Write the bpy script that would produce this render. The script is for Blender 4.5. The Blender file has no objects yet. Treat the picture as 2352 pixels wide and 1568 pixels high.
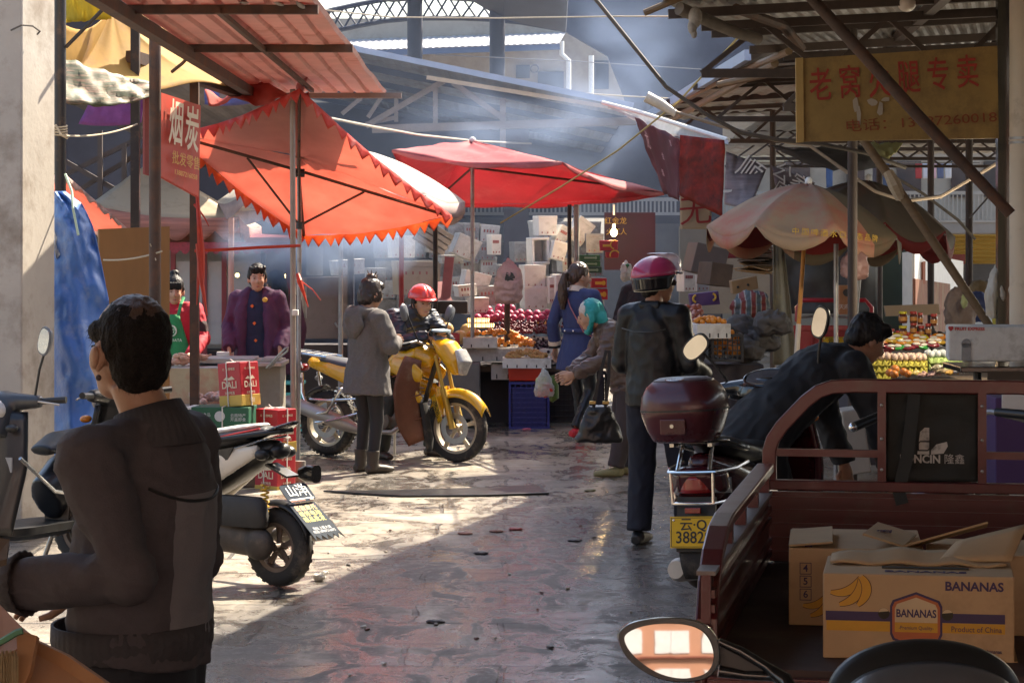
import bpy, bmesh, math, random
from mathutils import Vector as V, Matrix as M, Euler, noise
random.seed(11)
R = math.radians
scn = bpy.context.scene
COL = scn.collection
# ---------------------------------------------------------------- camera, sky, sun, exposure
F, CX, YH, EYE = 5553.0, 1176.0, 550.0, 1.88      # focal length in picture units (2352 wide), horizon, eye height
cam_d = bpy.data.cameras.new("camera")
cam = bpy.data.objects.new("camera", cam_d)
COL.objects.link(cam)
cam.location = (0, 0, EYE)
cam.rotation_euler = (R(90), 0, 0)
cam_d.sensor_width = 36
cam_d.lens = 36 * F / 2352
cam_d.shift_y = -(784 - YH) / 2352
cam_d.clip_end = 2000
cam_d.clip_start = 0.1
scn.camera = cam
SUN_EL, SUN_AZ = 48.0, 40.0                        # azimuth clockwise from +Y (ahead of the camera, to the right)
sdir = V((math.sin(R(SUN_AZ)) * math.cos(R(SUN_EL)), math.cos(R(SUN_AZ)) * math.cos(R(SUN_EL)), math.sin(R(SUN_EL))))
w = bpy.data.worlds.new("World"); scn.world = w; w.use_nodes = True
nt = w.node_tree
bg = nt.nodes["Background"]
sky = nt.nodes.new("ShaderNodeTexSky"); sky.sky_type = 'NISHITA'; sky.sun_disc = False
sky.sun_elevation = R(SUN_EL); sky.sun_rotation = R(SUN_AZ); sky.dust_density = 3.0; sky.air_density = 1.2
nt.links.new(sky.outputs[0], bg.inputs[0]); bg.inputs[1].default_value = 0.105
sl = bpy.data.lights.new("sun", 'SUN'); sl.energy = 4.6; sl.angle = R(0.5); sl.color = (1.0, 0.88, 0.70)
sun = bpy.data.objects.new("sun", sl); COL.objects.link(sun)
sun.rotation_euler = (-sdir).to_track_quat('-Z', 'Y').to_euler()
sun.location = (10, 10, 30)
vs = scn.view_settings; vs.view_transform = 'Standard'; vs.look = 'None'; vs.gamma = 1.0; vs.exposure = 1.85
scn.cycles.max_bounces = 10; scn.cycles.diffuse_bounces = 5; scn.cycles.transparent_max_bounces = 12
scn.cycles.volume_step_rate = 2.0
scn.cycles.sample_clamp_indirect = 6.0
def P(px, py, Y):
 """world point seen at a place of the 2352 wide picture, at distance Y"""
 return V(((px - CX) / F * Y, Y, EYE - (py - YH) / F * Y))
def G(px, py):
 return P(px, py, EYE * F / (py - YH))
# ---------------------------------------------------------------- materials
_mats = {}
def mat(name, col, rough=.6, metal=0, var=.12, scale=5, bump=0, bs=60, transl=0, alpha=1, trans=0, emit=0, coat=0,
  dirt=None, spec=.5, stretch=None, tcol=None, sheen=0, bdist=.004):
 if name in _mats: return _mats[name]
 m = bpy.data.materials.new(name); m.use_nodes = True
 t = m.node_tree; n = t.nodes; L = t.links
 p = n["Principled BSDF"]; out = n["Material Output"]
 tc = n.new("ShaderNodeTexCoord"); src = tc.outputs["Object"]
 if stretch:
  mp = n.new("ShaderNodeMapping"); mp.inputs["Scale"].default_value = stretch
  L.new(src, mp.inputs[0]); src = mp.outputs[0]
 nz = n.new("ShaderNodeTexNoise"); nz.inputs["Scale"].default_value = scale; nz.inputs["Detail"].default_value = 8
 nz.inputs["Roughness"].default_value = .65
 L.new(src, nz.inputs["Vector"])
 mx = n.new("ShaderNodeMix"); mx.data_type = 'RGBA'
 c = col
 mx.inputs[6].default_value = (*[max(0, x * (1 - var * 2.2)) for x in c], 1)
 mx.inputs[7].default_value = (*[min(1, x * (1 + var * 1.8)) for x in c], 1)
 L.new(nz.outputs[0], mx.inputs[0])
 colout = mx.outputs[2]
 if dirt:
  dc, amt, ds = dirt
  n2 = n.new("ShaderNodeTexNoise"); n2.inputs["Scale"].default_value = ds; n2.inputs["Detail"].default_value = 9
  n2.inputs["Roughness"].default_value = .7
  L.new(src, n2.inputs["Vector"])
  mr = n.new("ShaderNodeMapRange"); mr.inputs[1].default_value = .62 - amt * .3; mr.inputs[2].default_value = .72
  L.new(n2.outputs[0], mr.inputs[0])
  m2 = n.new("ShaderNodeMix"); m2.data_type = 'RGBA'
  L.new(mr.outputs[0], m2.inputs[0]); L.new(colout, m2.inputs[6]); m2.inputs[7].default_value = (*dc, 1)
  colout = m2.outputs[2]
 L.new(colout, p.inputs["Base Color"])
 rr = n.new("ShaderNodeMapRange"); rr.inputs[3].default_value = max(.02, rough - .1); rr.inputs[4].default_value = min(1, rough + (.12 if rough > .1 else .01))
 L.new(nz.outputs[0], rr.inputs[0]); L.new(rr.outputs[0], p.inputs["Roughness"])
 p.inputs["Metallic"].default_value = metal
 p.inputs["Specular IOR Level"].default_value = spec
 p.inputs["Coat Weight"].default_value = coat
 p.inputs["Coat Roughness"].default_value = .08
 if sheen: p.inputs["Sheen Weight"].default_value = sheen
 p.inputs["Alpha"].default_value = alpha
 p.inputs["Transmission Weight"].default_value = trans
 if emit:
  L.new(colout, p.inputs["Emission Color"]); p.inputs["Emission Strength"].default_value = emit
 if bump:
  n3 = n.new("ShaderNodeTexNoise"); n3.inputs["Scale"].default_value = bs; n3.inputs["Detail"].default_value = 6
  L.new(src, n3.inputs["Vector"])
  b = n.new("ShaderNodeBump"); b.inputs["Strength"].default_value = min(1, bump); b.inputs["Distance"].default_value = bdist
  L.new(n3.outputs[0], b.inputs["Height"]); L.new(b.outputs[0], p.inputs["Normal"])
 if transl:
  tr = n.new("ShaderNodeBsdfTranslucent")
  if tcol:
   mt = n.new("ShaderNodeMix"); mt.data_type = 'RGBA'; L.new(nz.outputs[0], mt.inputs[0]); L.new(mt.outputs[2], tr.inputs[0])
   mt.inputs[6].default_value = (*[x*.62 for x in tcol], 1); mt.inputs[7].default_value = (*[min(1, x*1.12 + .10) for x in tcol], 1)
  else: L.new(colout, tr.inputs[0])
  ms = n.new("ShaderNodeMixShader"); ms.inputs[0].default_value = transl
  L.new(p.outputs[0], ms.inputs[1]); L.new(tr.outputs[0], ms.inputs[2]); L.new(ms.outputs[0], out.inputs[0])
 _mats[name] = m
 return m
# ---------------------------------------------------------------- mesh building
def rot(rx=0, ry=0, rz=0): return Euler((R(rx), R(ry), R(rz))).to_matrix().to_4x4()
def frame(o, x, y):
 """matrix with origin o whose local x,y point along the given directions"""
 x = V(x).normalized(); y = V(y); z = x.cross(y).normalized(); y = z.cross(x)
 return M.Translation(V(o)) @ M((x, y, z)).transposed().to_4x4()
class MB:
 def __init__(s): s.v = []; s.f = []; s.m = []; s.mi = 0
 def mat(s, i): s.mi = i; return s
 def add(s, vs_, fs, T=None):
  b = len(s.v)
  s.v += [T @ V(x) for x in vs_] if T else [V(x) for x in vs_]
  for f in fs: s.f.append([b + i for i in f]); s.m.append(s.mi)
  return s
 def merge(s, o, T=None):
  b = len(s.v); s.v += [T @ x for x in o.v] if T else list(o.v)
  for f, m in zip(o.f, o.m): s.f.append([b + i for i in f]); s.m.append(m)
  return s
 def box(s, c, d, r=None, T=None, taper=1.0):
  x, y, z = d[0] / 2, d[1] / 2, d[2] / 2; q = taper
  vs_ = [(-x*q, -y*q, -z), (x*q, -y*q, -z), (x*q, y*q, -z), (-x*q, y*q, -z), (-x, -y, z), (x, -y, z), (x, y, z), (-x, y, z)]
  m = M.Translation(V(c)) @ (r if r else M.Identity(4))
  if T: m = T @ m
  return s.add(vs_, [(3, 2, 1, 0), (4, 5, 6, 7), (0, 1, 5, 4), (1, 2, 6, 5), (2, 3, 7, 6), (3, 0, 4, 7)], m)
 def tube(s, pts, r, n=8, cap=True, T=None, a0=0, xref=None):
  """round or elliptical tube; r scalar, list, or list of (rx,ry); xref fixes the cross section's x axis"""
  pts = [V(p) for p in pts]; k = len(pts)
  rs = r if isinstance(r, (list, tuple)) else [r] * k
  tang = []
  for i in range(k):
   a = pts[max(0, i - 1)]; b = pts[min(k - 1, i + 1)]
   d = (b - a); tang.append(d.normalized() if d.length > 1e-9 else V((0, 0, 1)))
  t0 = tang[0]
  up = V(xref) if xref is not None else (V((0, 0, 1)) if abs(t0.z) < .9 else V((1, 0, 0)))
  x = (up - t0 * up.dot(t0)).normalized()
  vs_ = []
  for i in range(k):
   t = tang[i]
   if xref is not None: x = V(xref)
   x = (x - t * x.dot(t)).normalized(); y = t.cross(x)
   rr = rs[i]; rx, ry = rr if isinstance(rr, (tuple, list)) else (rr, rr)
   for j in range(n):
    a = 2 * math.pi * j / n + a0
    vs_.append(pts[i] + x * (rx * math.cos(a)) + y * (ry * math.sin(a)))
  fs = []
  for i in range(k - 1):
   for j in range(n):
    fs.append((i*n + j, i*n + (j+1) % n, (i+1)*n + (j+1) % n, (i+1)*n + j))
  if cap:
   fs.append(tuple(range(n - 1, -1, -1))); fs.append(tuple((k-1)*n + j for j in range(n)))
  return s.add(vs_, fs, T)
 def rtube(s, pts, wd, ht, xref, T=None):
  return s.tube(pts, [(wd*.7071, ht*.7071)]*len(pts), 4, True, T, math.pi/4, xref)
 def ring(s, prof, T=None, n=32):
  """closed profile (radius, z) turned about z: tyres, rims"""
  k = len(prof)
  vs_ = [(r_*math.cos(2*math.pi*j/n), r_*math.sin(2*math.pi*j/n), z) for j in range(n) for r_, z in prof]
  fs = [(j*k + i, ((j+1) % n)*k + i, ((j+1) % n)*k + (i+1) % k, j*k + (i+1) % k) for j in range(n) for i in range(k)]
  return s.add(vs_, fs, T)
 def stack(s, rings, n=36, ex=3.5, T=None):
  """rounded box: rings (z, rx, ry[, cx, cy]) of superellipses"""
  vs_ = []
  for q in rings:
   z, rx, ry = q[:3]; cx, cy = (q[3], q[4]) if len(q) > 3 else (0, 0)
   for j in range(n):
    a = 2*math.pi*j/n; c, d = math.cos(a), math.sin(a)
    vs_.append((cx + rx*abs(c)**(2/ex)*(1 if c >= 0 else -1), cy + ry*abs(d)**(2/ex)*(1 if d >= 0 else -1), z))
  k = len(rings)
  fs = [(i*n + j, i*n + (j+1) % n, (i+1)*n + (j+1) % n, (i+1)*n + j) for i in range(k-1) for j in range(n)]
  fs += [tuple(range(n-1, -1, -1)), tuple((k-1)*n + j for j in range(n))]
  return s.add(vs_, fs, T)
 def ell(s, c, rad, r=None, nu=14, nv=9, T=None):
  vs_ = [(0, 0, -1)]
  for i in range(1, nv):
   ph = math.pi * i / nv - math.pi / 2
   for j in range(nu):
    a = 2 * math.pi * j / nu
    vs_.append((math.cos(ph)*math.cos(a), math.cos(ph)*math.sin(a), math.sin(ph)))
  vs_.append((0, 0, 1)); top = len(vs_) - 1
  fs = [(0, 1 + (j+1) % nu, 1 + j) for j in range(nu)]
  for i in range(nv - 2):
   for j in range(nu):
    a = 1 + i*nu; b = a + nu
    fs.append((a + j, a + (j+1) % nu, b + (j+1) % nu, b + j))
  fs += [(top, 1 + (nv-2)*nu + j, 1 + (nv-2)*nu + (j+1) % nu) for j in range(nu)]
  rad = (rad,)*3 if not isinstance(rad, (tuple, list)) else rad
  m = M.Translation(V(c)) @ (r if r else M.Identity(4)) @ M.Diagonal((*rad, 1))
  if T: m = T @ m
  return s.add(vs_, fs, m)
 def lathe(s, prof, T=None, n=20, cap=True):
  vs_ = []; fs = []
  for r_, z in prof:
   for j in range(n):
    a = 2*math.pi*j/n; vs_.append((r_*math.cos(a), r_*math.sin(a), z))
  for i in range(len(prof) - 1):
   for j in range(n): fs.append((i*n + j, i*n + (j+1) % n, (i+1)*n + (j+1) % n, (i+1)*n + j))
  if cap:
   fs.append(tuple(range(n - 1, -1, -1))); fs.append(tuple((len(prof)-1)*n + j for j in range(n)))
  return s.add(vs_, fs, T)
 def prism(s, poly, d, T=None, z0=0):
  k = len(poly)
  vs_ = [(p[0], p[1], z0) for p in poly] + [(p[0], p[1], z0 + d) for p in poly]
  fs = [tuple(range(k - 1, -1, -1)), tuple(range(k, 2*k))] + [(i, (i+1) % k, k + (i+1) % k, k + i) for i in range(k)]
  return s.add(vs_, fs, T)
 def grid(s, fn, nu, nv, T=None):
  vs_ = [fn(i / nu, j / nv) for j in range(nv + 1) for i in range(nu + 1)]
  fs = [(j*(nu+1) + i, j*(nu+1) + i + 1, (j+1)*(nu+1) + i + 1, (j+1)*(nu+1) + i) for j in range(nv) for i in range(nu)]
  return s.add(vs_, fs, T)
 def poly(s, pts, T=None): return s.add(pts, [tuple(range(len(pts)))], T)
 def text(s, body, size, T, off=0, sx=1, ext=.0006, align='CENTER', gap=1.0):
  cu = bpy.data.curves.new("t", 'FONT'); cu.body = body; cu.size = size; cu.align_x = align; cu.align_y = 'CENTER'
  cu.extrude = ext; cu.offset = off; cu.resolution_u = 3; cu.space_character = gap
  o = bpy.data.objects.new("t", cu); COL.objects.link(o)
  dg = bpy.context.evaluated_depsgraph_get(); dg.update()
  me = bpy.data.meshes.new_from_object(o.evaluated_get(dg))
  s.add([x.co for x in me.vertices], [tuple(q.vertices) for q in me.polygons], T @ M.Diagonal((sx, 1, 1, 1)))
  bpy.data.meshes.remove(me); bpy.data.objects.remove(o); bpy.data.curves.remove(cu)
  return s
WM = {}
def props(o, label=None, cat=None, group=None, kind=None):
 if label: o['label'] = label
 if cat: o['category'] = cat
 if group: o['group'] = group
 if kind: o['kind'] = kind
 return o
def thing(name, label, cat, loc=(0, 0, 0), rz=0, group=None, rx=0, ry=0):
 o = bpy.data.objects.new(name, None); COL.objects.link(o); o.empty_display_size = .1
 o.location = loc; o.rotation_euler = (R(rx), R(ry), R(rz))
 WM[o.name] = M.Translation(V(loc)) @ rot(rx, ry, rz)
 return props(o, label, cat, group)
def put(name, mb, mats, parent=None, world=False, smooth=False, bev=0, solid=0, sub=0, label=None, cat=None, group=None, kind=None, ang=40, keep=False):
 me = bpy.data.meshes.new(name)
 vs_ = mb.v; loc = None
 if parent is not None:
  if world:
   inv = WM[parent.name].inverted(); vs_ = [inv @ x for x in vs_]
 elif not keep and vs_:
  xs = [x.x for x in vs_]; ys = [x.y for x in vs_]; zs = [x.z for x in vs_]
  loc = V(((min(xs)+max(xs))/2, (min(ys)+max(ys))/2, min(zs)))
  vs_ = [x - loc for x in vs_]
 me.from_pydata([tuple(x) for x in vs_], [], mb.f)
 mats = mats if isinstance(mats, (list, tuple)) else [mats]
 for m_ in mats: me.materials.append(m_)
 if len(mats) > 1: me.polygons.foreach_set("material_index", [min(i, len(mats)-1) for i in mb.m])
 if smooth:
  me.polygons.foreach_set("use_smooth", [True]*len(me.polygons))
  me.update()
  if ang < 180: me.set_sharp_from_angle(angle=R(ang))
 me.update()
 o = bpy.data.objects.new(name, me); COL.objects.link(o)
 if loc is not None: o.location = loc
 if parent is not None:
  o.parent = parent; WM[o.name] = WM[parent.name]
 else: WM[o.name] = M.Translation(loc) if loc is not None else M.Identity(4)
 if solid:
  q = o.modifiers.new("solid", 'SOLIDIFY'); q.thickness = solid; q.offset = 0
 if bev:
  q = o.modifiers.new("bevel", 'BEVEL'); q.width = bev; q.segments = 2; q.limit_method = 'ANGLE'; q.angle_limit = R(35)
 if sub:
  q = o.modifiers.new("sub", 'SUBSURF'); q.levels = sub; q.render_levels = sub
 return props(o, label, cat, group, kind)
def one(name, mb, mats, label, cat, group=None, **k): return put(name, mb, mats, label=label, cat=cat, group=group, **k)
def dup(root, loc, rz=None, label=None, group=None, scale=None):
 r_ = root.copy(); COL.objects.link(r_); r_.location = loc
 if rz is not None: r_.rotation_euler = (root.rotation_euler[0], root.rotation_euler[1], R(rz))
 if scale: r_.scale = (scale,)*3
 if label: r_['label'] = label
 if group: r_['group'] = group
 for ch in list(root.children):
  c = ch.copy(); COL.objects.link(c); c.parent = r_
  for g in list(ch.children):
   d = g.copy(); COL.objects.link(d); d.parent = c
 return r_
def blob(mb, voxel, smooth_it=4, fold=0, fs=(9, 9, 5), seed=0):
 """one closed skin round all the shapes of mb (voxel remesh), returned as MB; fold adds cloth creases"""
 me = bpy.data.meshes.new("b"); me.from_pydata([tuple(x) for x in mb.v], [], mb.f); me.update()
 o = bpy.data.objects.new("b", me); COL.objects.link(o)
 q = o.modifiers.new("r", 'REMESH'); q.mode = 'VOXEL'; q.voxel_size = voxel
 if smooth_it:
  q = o.modifiers.new("s", 'SMOOTH'); q.factor = .5; q.iterations = smooth_it
 dg = bpy.context.evaluated_depsgraph_get(); dg.update()
 e = bpy.data.meshes.new_from_object(o.evaluated_get(dg))
 r_ = MB(); r_.v = [x.co.copy() for x in e.vertices]; r_.f = [tuple(p.vertices) for p in e.polygons]; r_.m = [0]*len(r_.f)
 if fold:
  sv = V((seed*7.3, seed*3.1, seed*1.7))
  ns = [x.normal.copy() for x in e.vertices]
  for i, (c, nn) in enumerate(zip(r_.v, ns)):
   a = noise.noise(V((c.x*fs[0], c.y*fs[1], c.z*fs[2] + c.x*3)) + sv)
   b = noise.noise(V((c.x*fs[0]*2.3, c.y*fs[1]*2.3, c.z*fs[2]*2.6 - c.y*4)) + sv)
   r_.v[i] = c + nn * fold * ((1 - abs(a)*2.6) * .7 + (1 - abs(b)*2.4) * .45 - .5)
 bpy.data.objects.remove(o); bpy.data.meshes.remove(me); bpy.data.meshes.remove(e)
 return r_
def arc(c, r0, a0, a1, n, ax=(1, 0, 0), ay=(0, 0, 1)):
 c = V(c); ax = V(ax); ay = V(ay)
 return [c + ax*(r0*math.cos(R(a0 + (a1-a0)*i/n))) + ay*(r0*math.sin(R(a0 + (a1-a0)*i/n))) for i in range(n + 1)]
def sag(a, b, s_, n=12):
 a = V(a); b = V(b)
 return [a.lerp(b, i/n) - V((0, 0, s_*4*(i/n)*(1 - i/n))) for i in range(n + 1)]
# ---------------------------------------------------------------- shared materials
m_rust = mat("rusty_steel", (.085, .055, .042), .7, .3, .3, 9, .4, 40, dirt=((.16, .07, .035), .5, 5))
m_darkpipe = mat("dark_painted_steel", (.03, .026, .026), .5, .3, .3, 6, .2, 60, dirt=((.1, .06, .04), .25, 9))
m_bamboo = mat("old_bamboo", (.16, .105, .055), .65, 0, .3, 10, .3, 50, stretch=(1, 1, 3))
m_chrome = mat("chrome", (.75, .74, .72), .18, 1, .1, 8)
m_steel = mat("dull_steel", (.42, .41, .40), .42, .9, .2, 8, .1)
m_alu = mat("galvanised_pipe", (.38, .37, .36), .5, .7, .25, 9, .15, dirt=((.2, .13, .08), .25, 7))
m_rubber = mat("tyre_rubber", (.022, .021, .021), .75, 0, .3, 12, .3, 80, dirt=((.16, .13, .10), .35, 4))
m_black = mat("black_plastic", (.016, .016, .017), .38, 0, .25, 8, .05)
m_blackgloss = mat("glossy_black", (.012, .012, .013), .15, 0, .2, 5, coat=.5)
m_foam = mat("white_foam", (.66, .64, .60), .75, 0, .08, 14, .3, 160, dirt=((.38, .35, .30), .35, 6))
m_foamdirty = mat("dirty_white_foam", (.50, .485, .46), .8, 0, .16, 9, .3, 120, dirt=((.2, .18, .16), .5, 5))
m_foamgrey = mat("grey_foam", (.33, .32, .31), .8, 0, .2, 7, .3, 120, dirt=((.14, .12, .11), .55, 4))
m_card = mat("brown_cardboard", (.42, .25, .115), .8, 0, .14, 7, .25, 90, dirt=((.25, .15, .08), .25, 3))
m_carddark = mat("dark_cardboard", (.13, .09, .06), .85, 0, .25, 6, .3, 60)
m_white = mat("white_paint", (.72, .72, .70), .5, 0, .08, 5, .05)
m_glass = mat("dusty_glass", (.55, .58, .58), .12, 0, .1, 4, alpha=.45)
m_lampglass = mat("lamp_lens", (.42, .42, .41), .1, 0, .3, 30, .4, 60, coat=.8)
m_redlens = mat("red_lamp_lens", (.32, .012, .012), .12, 0, .2, 20, coat=.6)
m_amber = mat("amber_lens", (.6, .2, .02), .2, 0, .1, 20, coat=.4)
m_mirror = mat("mirror_glass", (.58, .58, .56), .03, 1, .02, 3)
m_plate = mat("yellow_plate", (.72, .46, .015), .45, .2, .08, 8, .05)
m_ink = mat("black_ink", (.02, .02, .02), .5, 0, .1)
m_rope = mat("fibre_rope", (.42, .35, .25), .85, 0, .2, 40, .4, 200)
m_cable = mat("old_cable", (.10, .085, .07), .7, 0, .2, 20)
m_redstring = mat("red_plastic_string", (.55, .05, .02), .5, 0, .15, 20, transl=.3)
# ================================================================ GROUND
def ground_material():
 m = bpy.data.materials.new("wet_concrete"); m.use_nodes = True
 t = m.node_tree; n = t.nodes; L = t.links; p = n["Principled BSDF"]
 tc = n.new("ShaderNodeTexCoord")
 def noise_(s, d=8, r=.6, src=None, dist=0):
  q = n.new("ShaderNodeTexNoise"); q.inputs["Scale"].default_value = s; q.inputs["Detail"].default_value = d
  q.inputs["Roughness"].default_value = r; q.inputs["Distortion"].default_value = dist
  L.new(src or tc.outputs["Object"], q.inputs["Vector"]); return q.outputs[0]
 def rng(x, a, b, c=0, d=1):
  q = n.new("ShaderNodeMapRange"); q.inputs[1].default_value = a; q.inputs[2].default_value = b
  q.inputs[3].default_value = c; q.inputs[4].default_value = d; L.new(x, q.inputs[0]); return q.outputs[0]
 def mixc(f, a, b):
  q = n.new("ShaderNodeMix"); q.data_type = 'RGBA'; L.new(f, q.inputs[0])
  for i, x in ((6, a), (7, b)):
   if isinstance(x, tuple): q.inputs[i].default_value = (*x, 1)
   else: L.new(x, q.inputs[i])
  return q.outputs[2]
 def math_(op, a, b):
  q = n.new("ShaderNodeMath"); q.operation = op
  for i, x in enumerate((a, b)):
   if isinstance(x, (int, float)): q.inputs[i].default_value = x
   else: L.new(x, q.inputs[i])
  return q.outputs[0]
 mp = n.new("ShaderNodeMapping"); mp.inputs["Scale"].default_value = (1, .55, 1); L.new(tc.outputs["Object"], mp.inputs[0])
 big = noise_(.9, 9, .62, mp.outputs[0], .4)
 fine = noise_(14, 9, .7)
 sep = n.new("ShaderNodeSeparateXYZ"); L.new(tc.outputs["Object"], sep.inputs[0])
 c = mixc(rng(fine, .3, .7), (.23, .195, .15), (.40, .345, .265))
 c = mixc(rng(big, .42, .62), c, (.11, .095, .082))
 shade_lane = math_('MULTIPLY', rng(math_('SUBTRACT', sep.outputs[0], math_('MULTIPLY', sep.outputs[1], .25)), -4.6, -3.9), rng(sep.outputs[1], 22, 17))  # mask bounded by the roof's shade edge on the ground
 # old red paint washed into the slab, near the front
 red = math_('MULTIPLY', rng(noise_(1.7, 9, .75, None, .6), .55, .72), rng(sep.outputs[1], 15.5, 12.5))
 red = math_('MULTIPLY', red, rng(sep.outputs[0], .4, -.3))
 c = mixc(math_('MULTIPLY', red, .16), c, (.17, .035, .038))
 # pale bluish patches that paint the wet glints into the colour
 pale = rng(noise_(3.1, 9, .78, mp.outputs[0], 1.2), .57, .70)
 c = mixc(math_('MULTIPLY', pale, .6), c, (.38, .385, .40))
 grit = rng(noise_(55, 4, .8), .68, .74)
 c = mixc(math_('MULTIPLY', grit, .7), c, (.05, .04, .035))
 # slab joints
 br = n.new("ShaderNodeTexBrick"); br.offset = .37; br.inputs["Scale"].default_value = .42; br.inputs["Mortar Size"].default_value = .007
 br.inputs["Mortar Smooth"].default_value = .4
 wob = n.new("ShaderNodeVectorMath"); wob.operation = 'ADD'
 nv = n.new("ShaderNodeTexNoise"); nv.inputs["Scale"].default_value = 2.2; nv.inputs["Detail"].default_value = 6; L.new(tc.outputs["Object"], nv.inputs["Vector"])
 sc_ = n.new("ShaderNodeVectorMath"); sc_.operation = 'SCALE'; sc_.inputs[3].default_value = .10; L.new(nv.outputs[1], sc_.inputs[0])
 L.new(tc.outputs["Object"], wob.inputs[0]); L.new(sc_.outputs[0], wob.inputs[1]); L.new(wob.outputs[0], br.inputs["Vector"])
 joint = br.outputs["Fac"]
 c = mixc(math_('MULTIPLY', joint, .8), c, (.03, .026, .025))
 wet = rng(math_('ADD', noise_(1.3, 8, .66, mp.outputs[0], .8), math_('MULTIPLY', shade_lane, .10)), .40, .56)
 c = mixc(math_('MULTIPLY', math_('MULTIPLY', wet, math_('ADD', math_('MULTIPLY', shade_lane, .62), .25)), .9), c, (.030, .028, .030))  # wetness darkens; along this mask it also paints in the roof's shade
 L.new(c, p.inputs["Base Color"])
 film = rng(math_('ADD', noise_(4.2, 10, .72, mp.outputs[0], 1.0), math_('MULTIPLY', noise_(26, 6, .7), .25)), .56, .68)
 ro = math_('ADD', rng(math_('MULTIPLY', wet, film), 0, 1, .50, .05), rng(fine, .35, .7, -.04, .10))
 L.new(ro, p.inputs["Roughness"]); L.new(rng(film, 0, 1, .30, 1.0), p.inputs["Specular IOR Level"])
 p.inputs["Coat Roughness"].default_value = .06; L.new(math_('MULTIPLY', film, wet), p.inputs["Coat Weight"])
 h = math_('ADD', math_('MULTIPLY', noise_(38, 7, .72), .55), math_('MULTIPLY', noise_(7, 6, .6), 1.2))
 h = math_('ADD', h, math_('MULTIPLY', noise_(2.6, 5, .6, mp.outputs[0]), 3.0))
 h = math_('ADD', h, math_('MULTIPLY', noise_(110, 5, .75), .30))
 h = math_('SUBTRACT', h, math_('MULTIPLY', joint, .9))
 b = n.new("ShaderNodeBump"); b.inputs["Strength"].default_value = 1.0; b.inputs["Distance"].default_value = .011
 L.new(h, b.inputs["Height"]); L.new(b.outputs[0], p.inputs["Normal"])
 b2 = n.new("ShaderNodeBump"); b2.inputs["Strength"].default_value = 1.0; b2.inputs["Distance"].default_value = .0018
 L.new(h, b2.inputs["Height"]); L.new(b2.outputs[0], p.inputs["Coat Normal"])
 return m
gmb = MB().poly([(-150, -120, 0), (150, -120, 0), (150, 250, 0), (-150, 250, 0)])
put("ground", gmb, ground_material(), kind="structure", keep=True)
# ---------------------------------------------------------------- helpers for flat built pieces
def slab4(a, b, c, d, th):
 """thick plate through four world points"""
 a, b, c, d = V(a), V(b), V(c), V(d)
 nn = (b - a).cross(d - a).normalized() * (th / 2)
 mb = MB()
 return mb.add([a - nn, b - nn, c - nn, d - nn, a + nn, b + nn, c + nn, d + nn],
                  [(3, 2, 1, 0), (4, 5, 6, 7), (0, 1, 5, 4), (1, 2, 6, 5), (2, 3, 7, 6), (3, 0, 4, 7)])
def bar(a, b, wd, ht=None):
 """square steel bar between two points, into a MB"""
 a, b = V(a), V(b); ht = ht or wd
 return MB().tube([a, b], [(wd*.7071, ht*.7071)]*2, n=4) if False else _bar(a, b, wd, ht)
def _bar(a, b, wd, ht):
 d = (b - a); L_ = d.length; z = d.normalized()
 x = V((0, 0, 1)).cross(z) if abs(z.z) < .95 else V((1, 0, 0))
 x.normalize(); y = z.cross(x)
 T = M.Translation((a + b) / 2) @ M((x, y, z)).transposed().to_4x4()
 return MB().box((0, 0, 0), (wd, ht, L_), T=T)
def sheet_roof(corner, xv, yv, period=.18, amp=.018, th=.002, ny=6, wob=0, seed=0):
 """corrugated sheet: ribs run along yv"""
 corner, xv, yv = V(corner), V(xv), V(yv); nx = int(xv.length / period * 4)
 up = xv.cross(yv).normalized()
 def fn(u, v):
  k = (u * nx) % 4
  h = (0, amp, amp, 0)[int(round(k)) % 4]
  w_ = noise.noise(V((u*5 + seed, v*7, 3))) * wob
  return corner + xv*u + yv*v + up*(h + w_)
 return MB().grid(fn, nx, ny)
def grime(*a, **k): return mat(*a, **k)
m_tin = mat("grey_roof_sheet", (.30, .29, .27), .55, .2, .25, 3, .15, 30, dirt=((.16, .09, .05), .45, 2.2))
m_tinbounce = mat("bounce_red_roof_sheet", (.60, .38, .33), .55, 0, .2, 2.5, .15, 30, dirt=((.36, .17, .12), .3, 3), transl=.16, tcol=(.9, .24, .18))  # red bounce from the parasol is put into the sheet's colour
m_tinblue = mat("blue_roof_edge", (.30, .37, .49), .45, .2, .15, 4)
m_beam = mat("brown_roof_steel", (.075, .055, .045), .7, .2, .3, 6, .3, 40)
m_pale = mat("pale_painted_steel", (.23, .19, .165), .65, .1, .25, 5, .2, 40)
m_hall = mat("dark_hall_steel", (.055, .06, .085), .7, .2, .25, 2)
m_plaster = mat("weathered_plaster", (.34, .295, .24), .85, 0, .12, 2.5, .3, 25, dirt=((.22, .18, .14), .45, 1.2))
m_plasterlight = mat("pale_plaster", (.80, .78, .74), .85, 0, .10, 2.5, .2, 25, dirt=((.30, .26, .22), .35, 1.3))
m_darkwall = mat("dark_shed_wall", (.05, .043, .05), .8, 0, .3, 2)
m_window = mat("dark_window", (.03, .035, .045), .15, 0, .2, 2)
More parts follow.
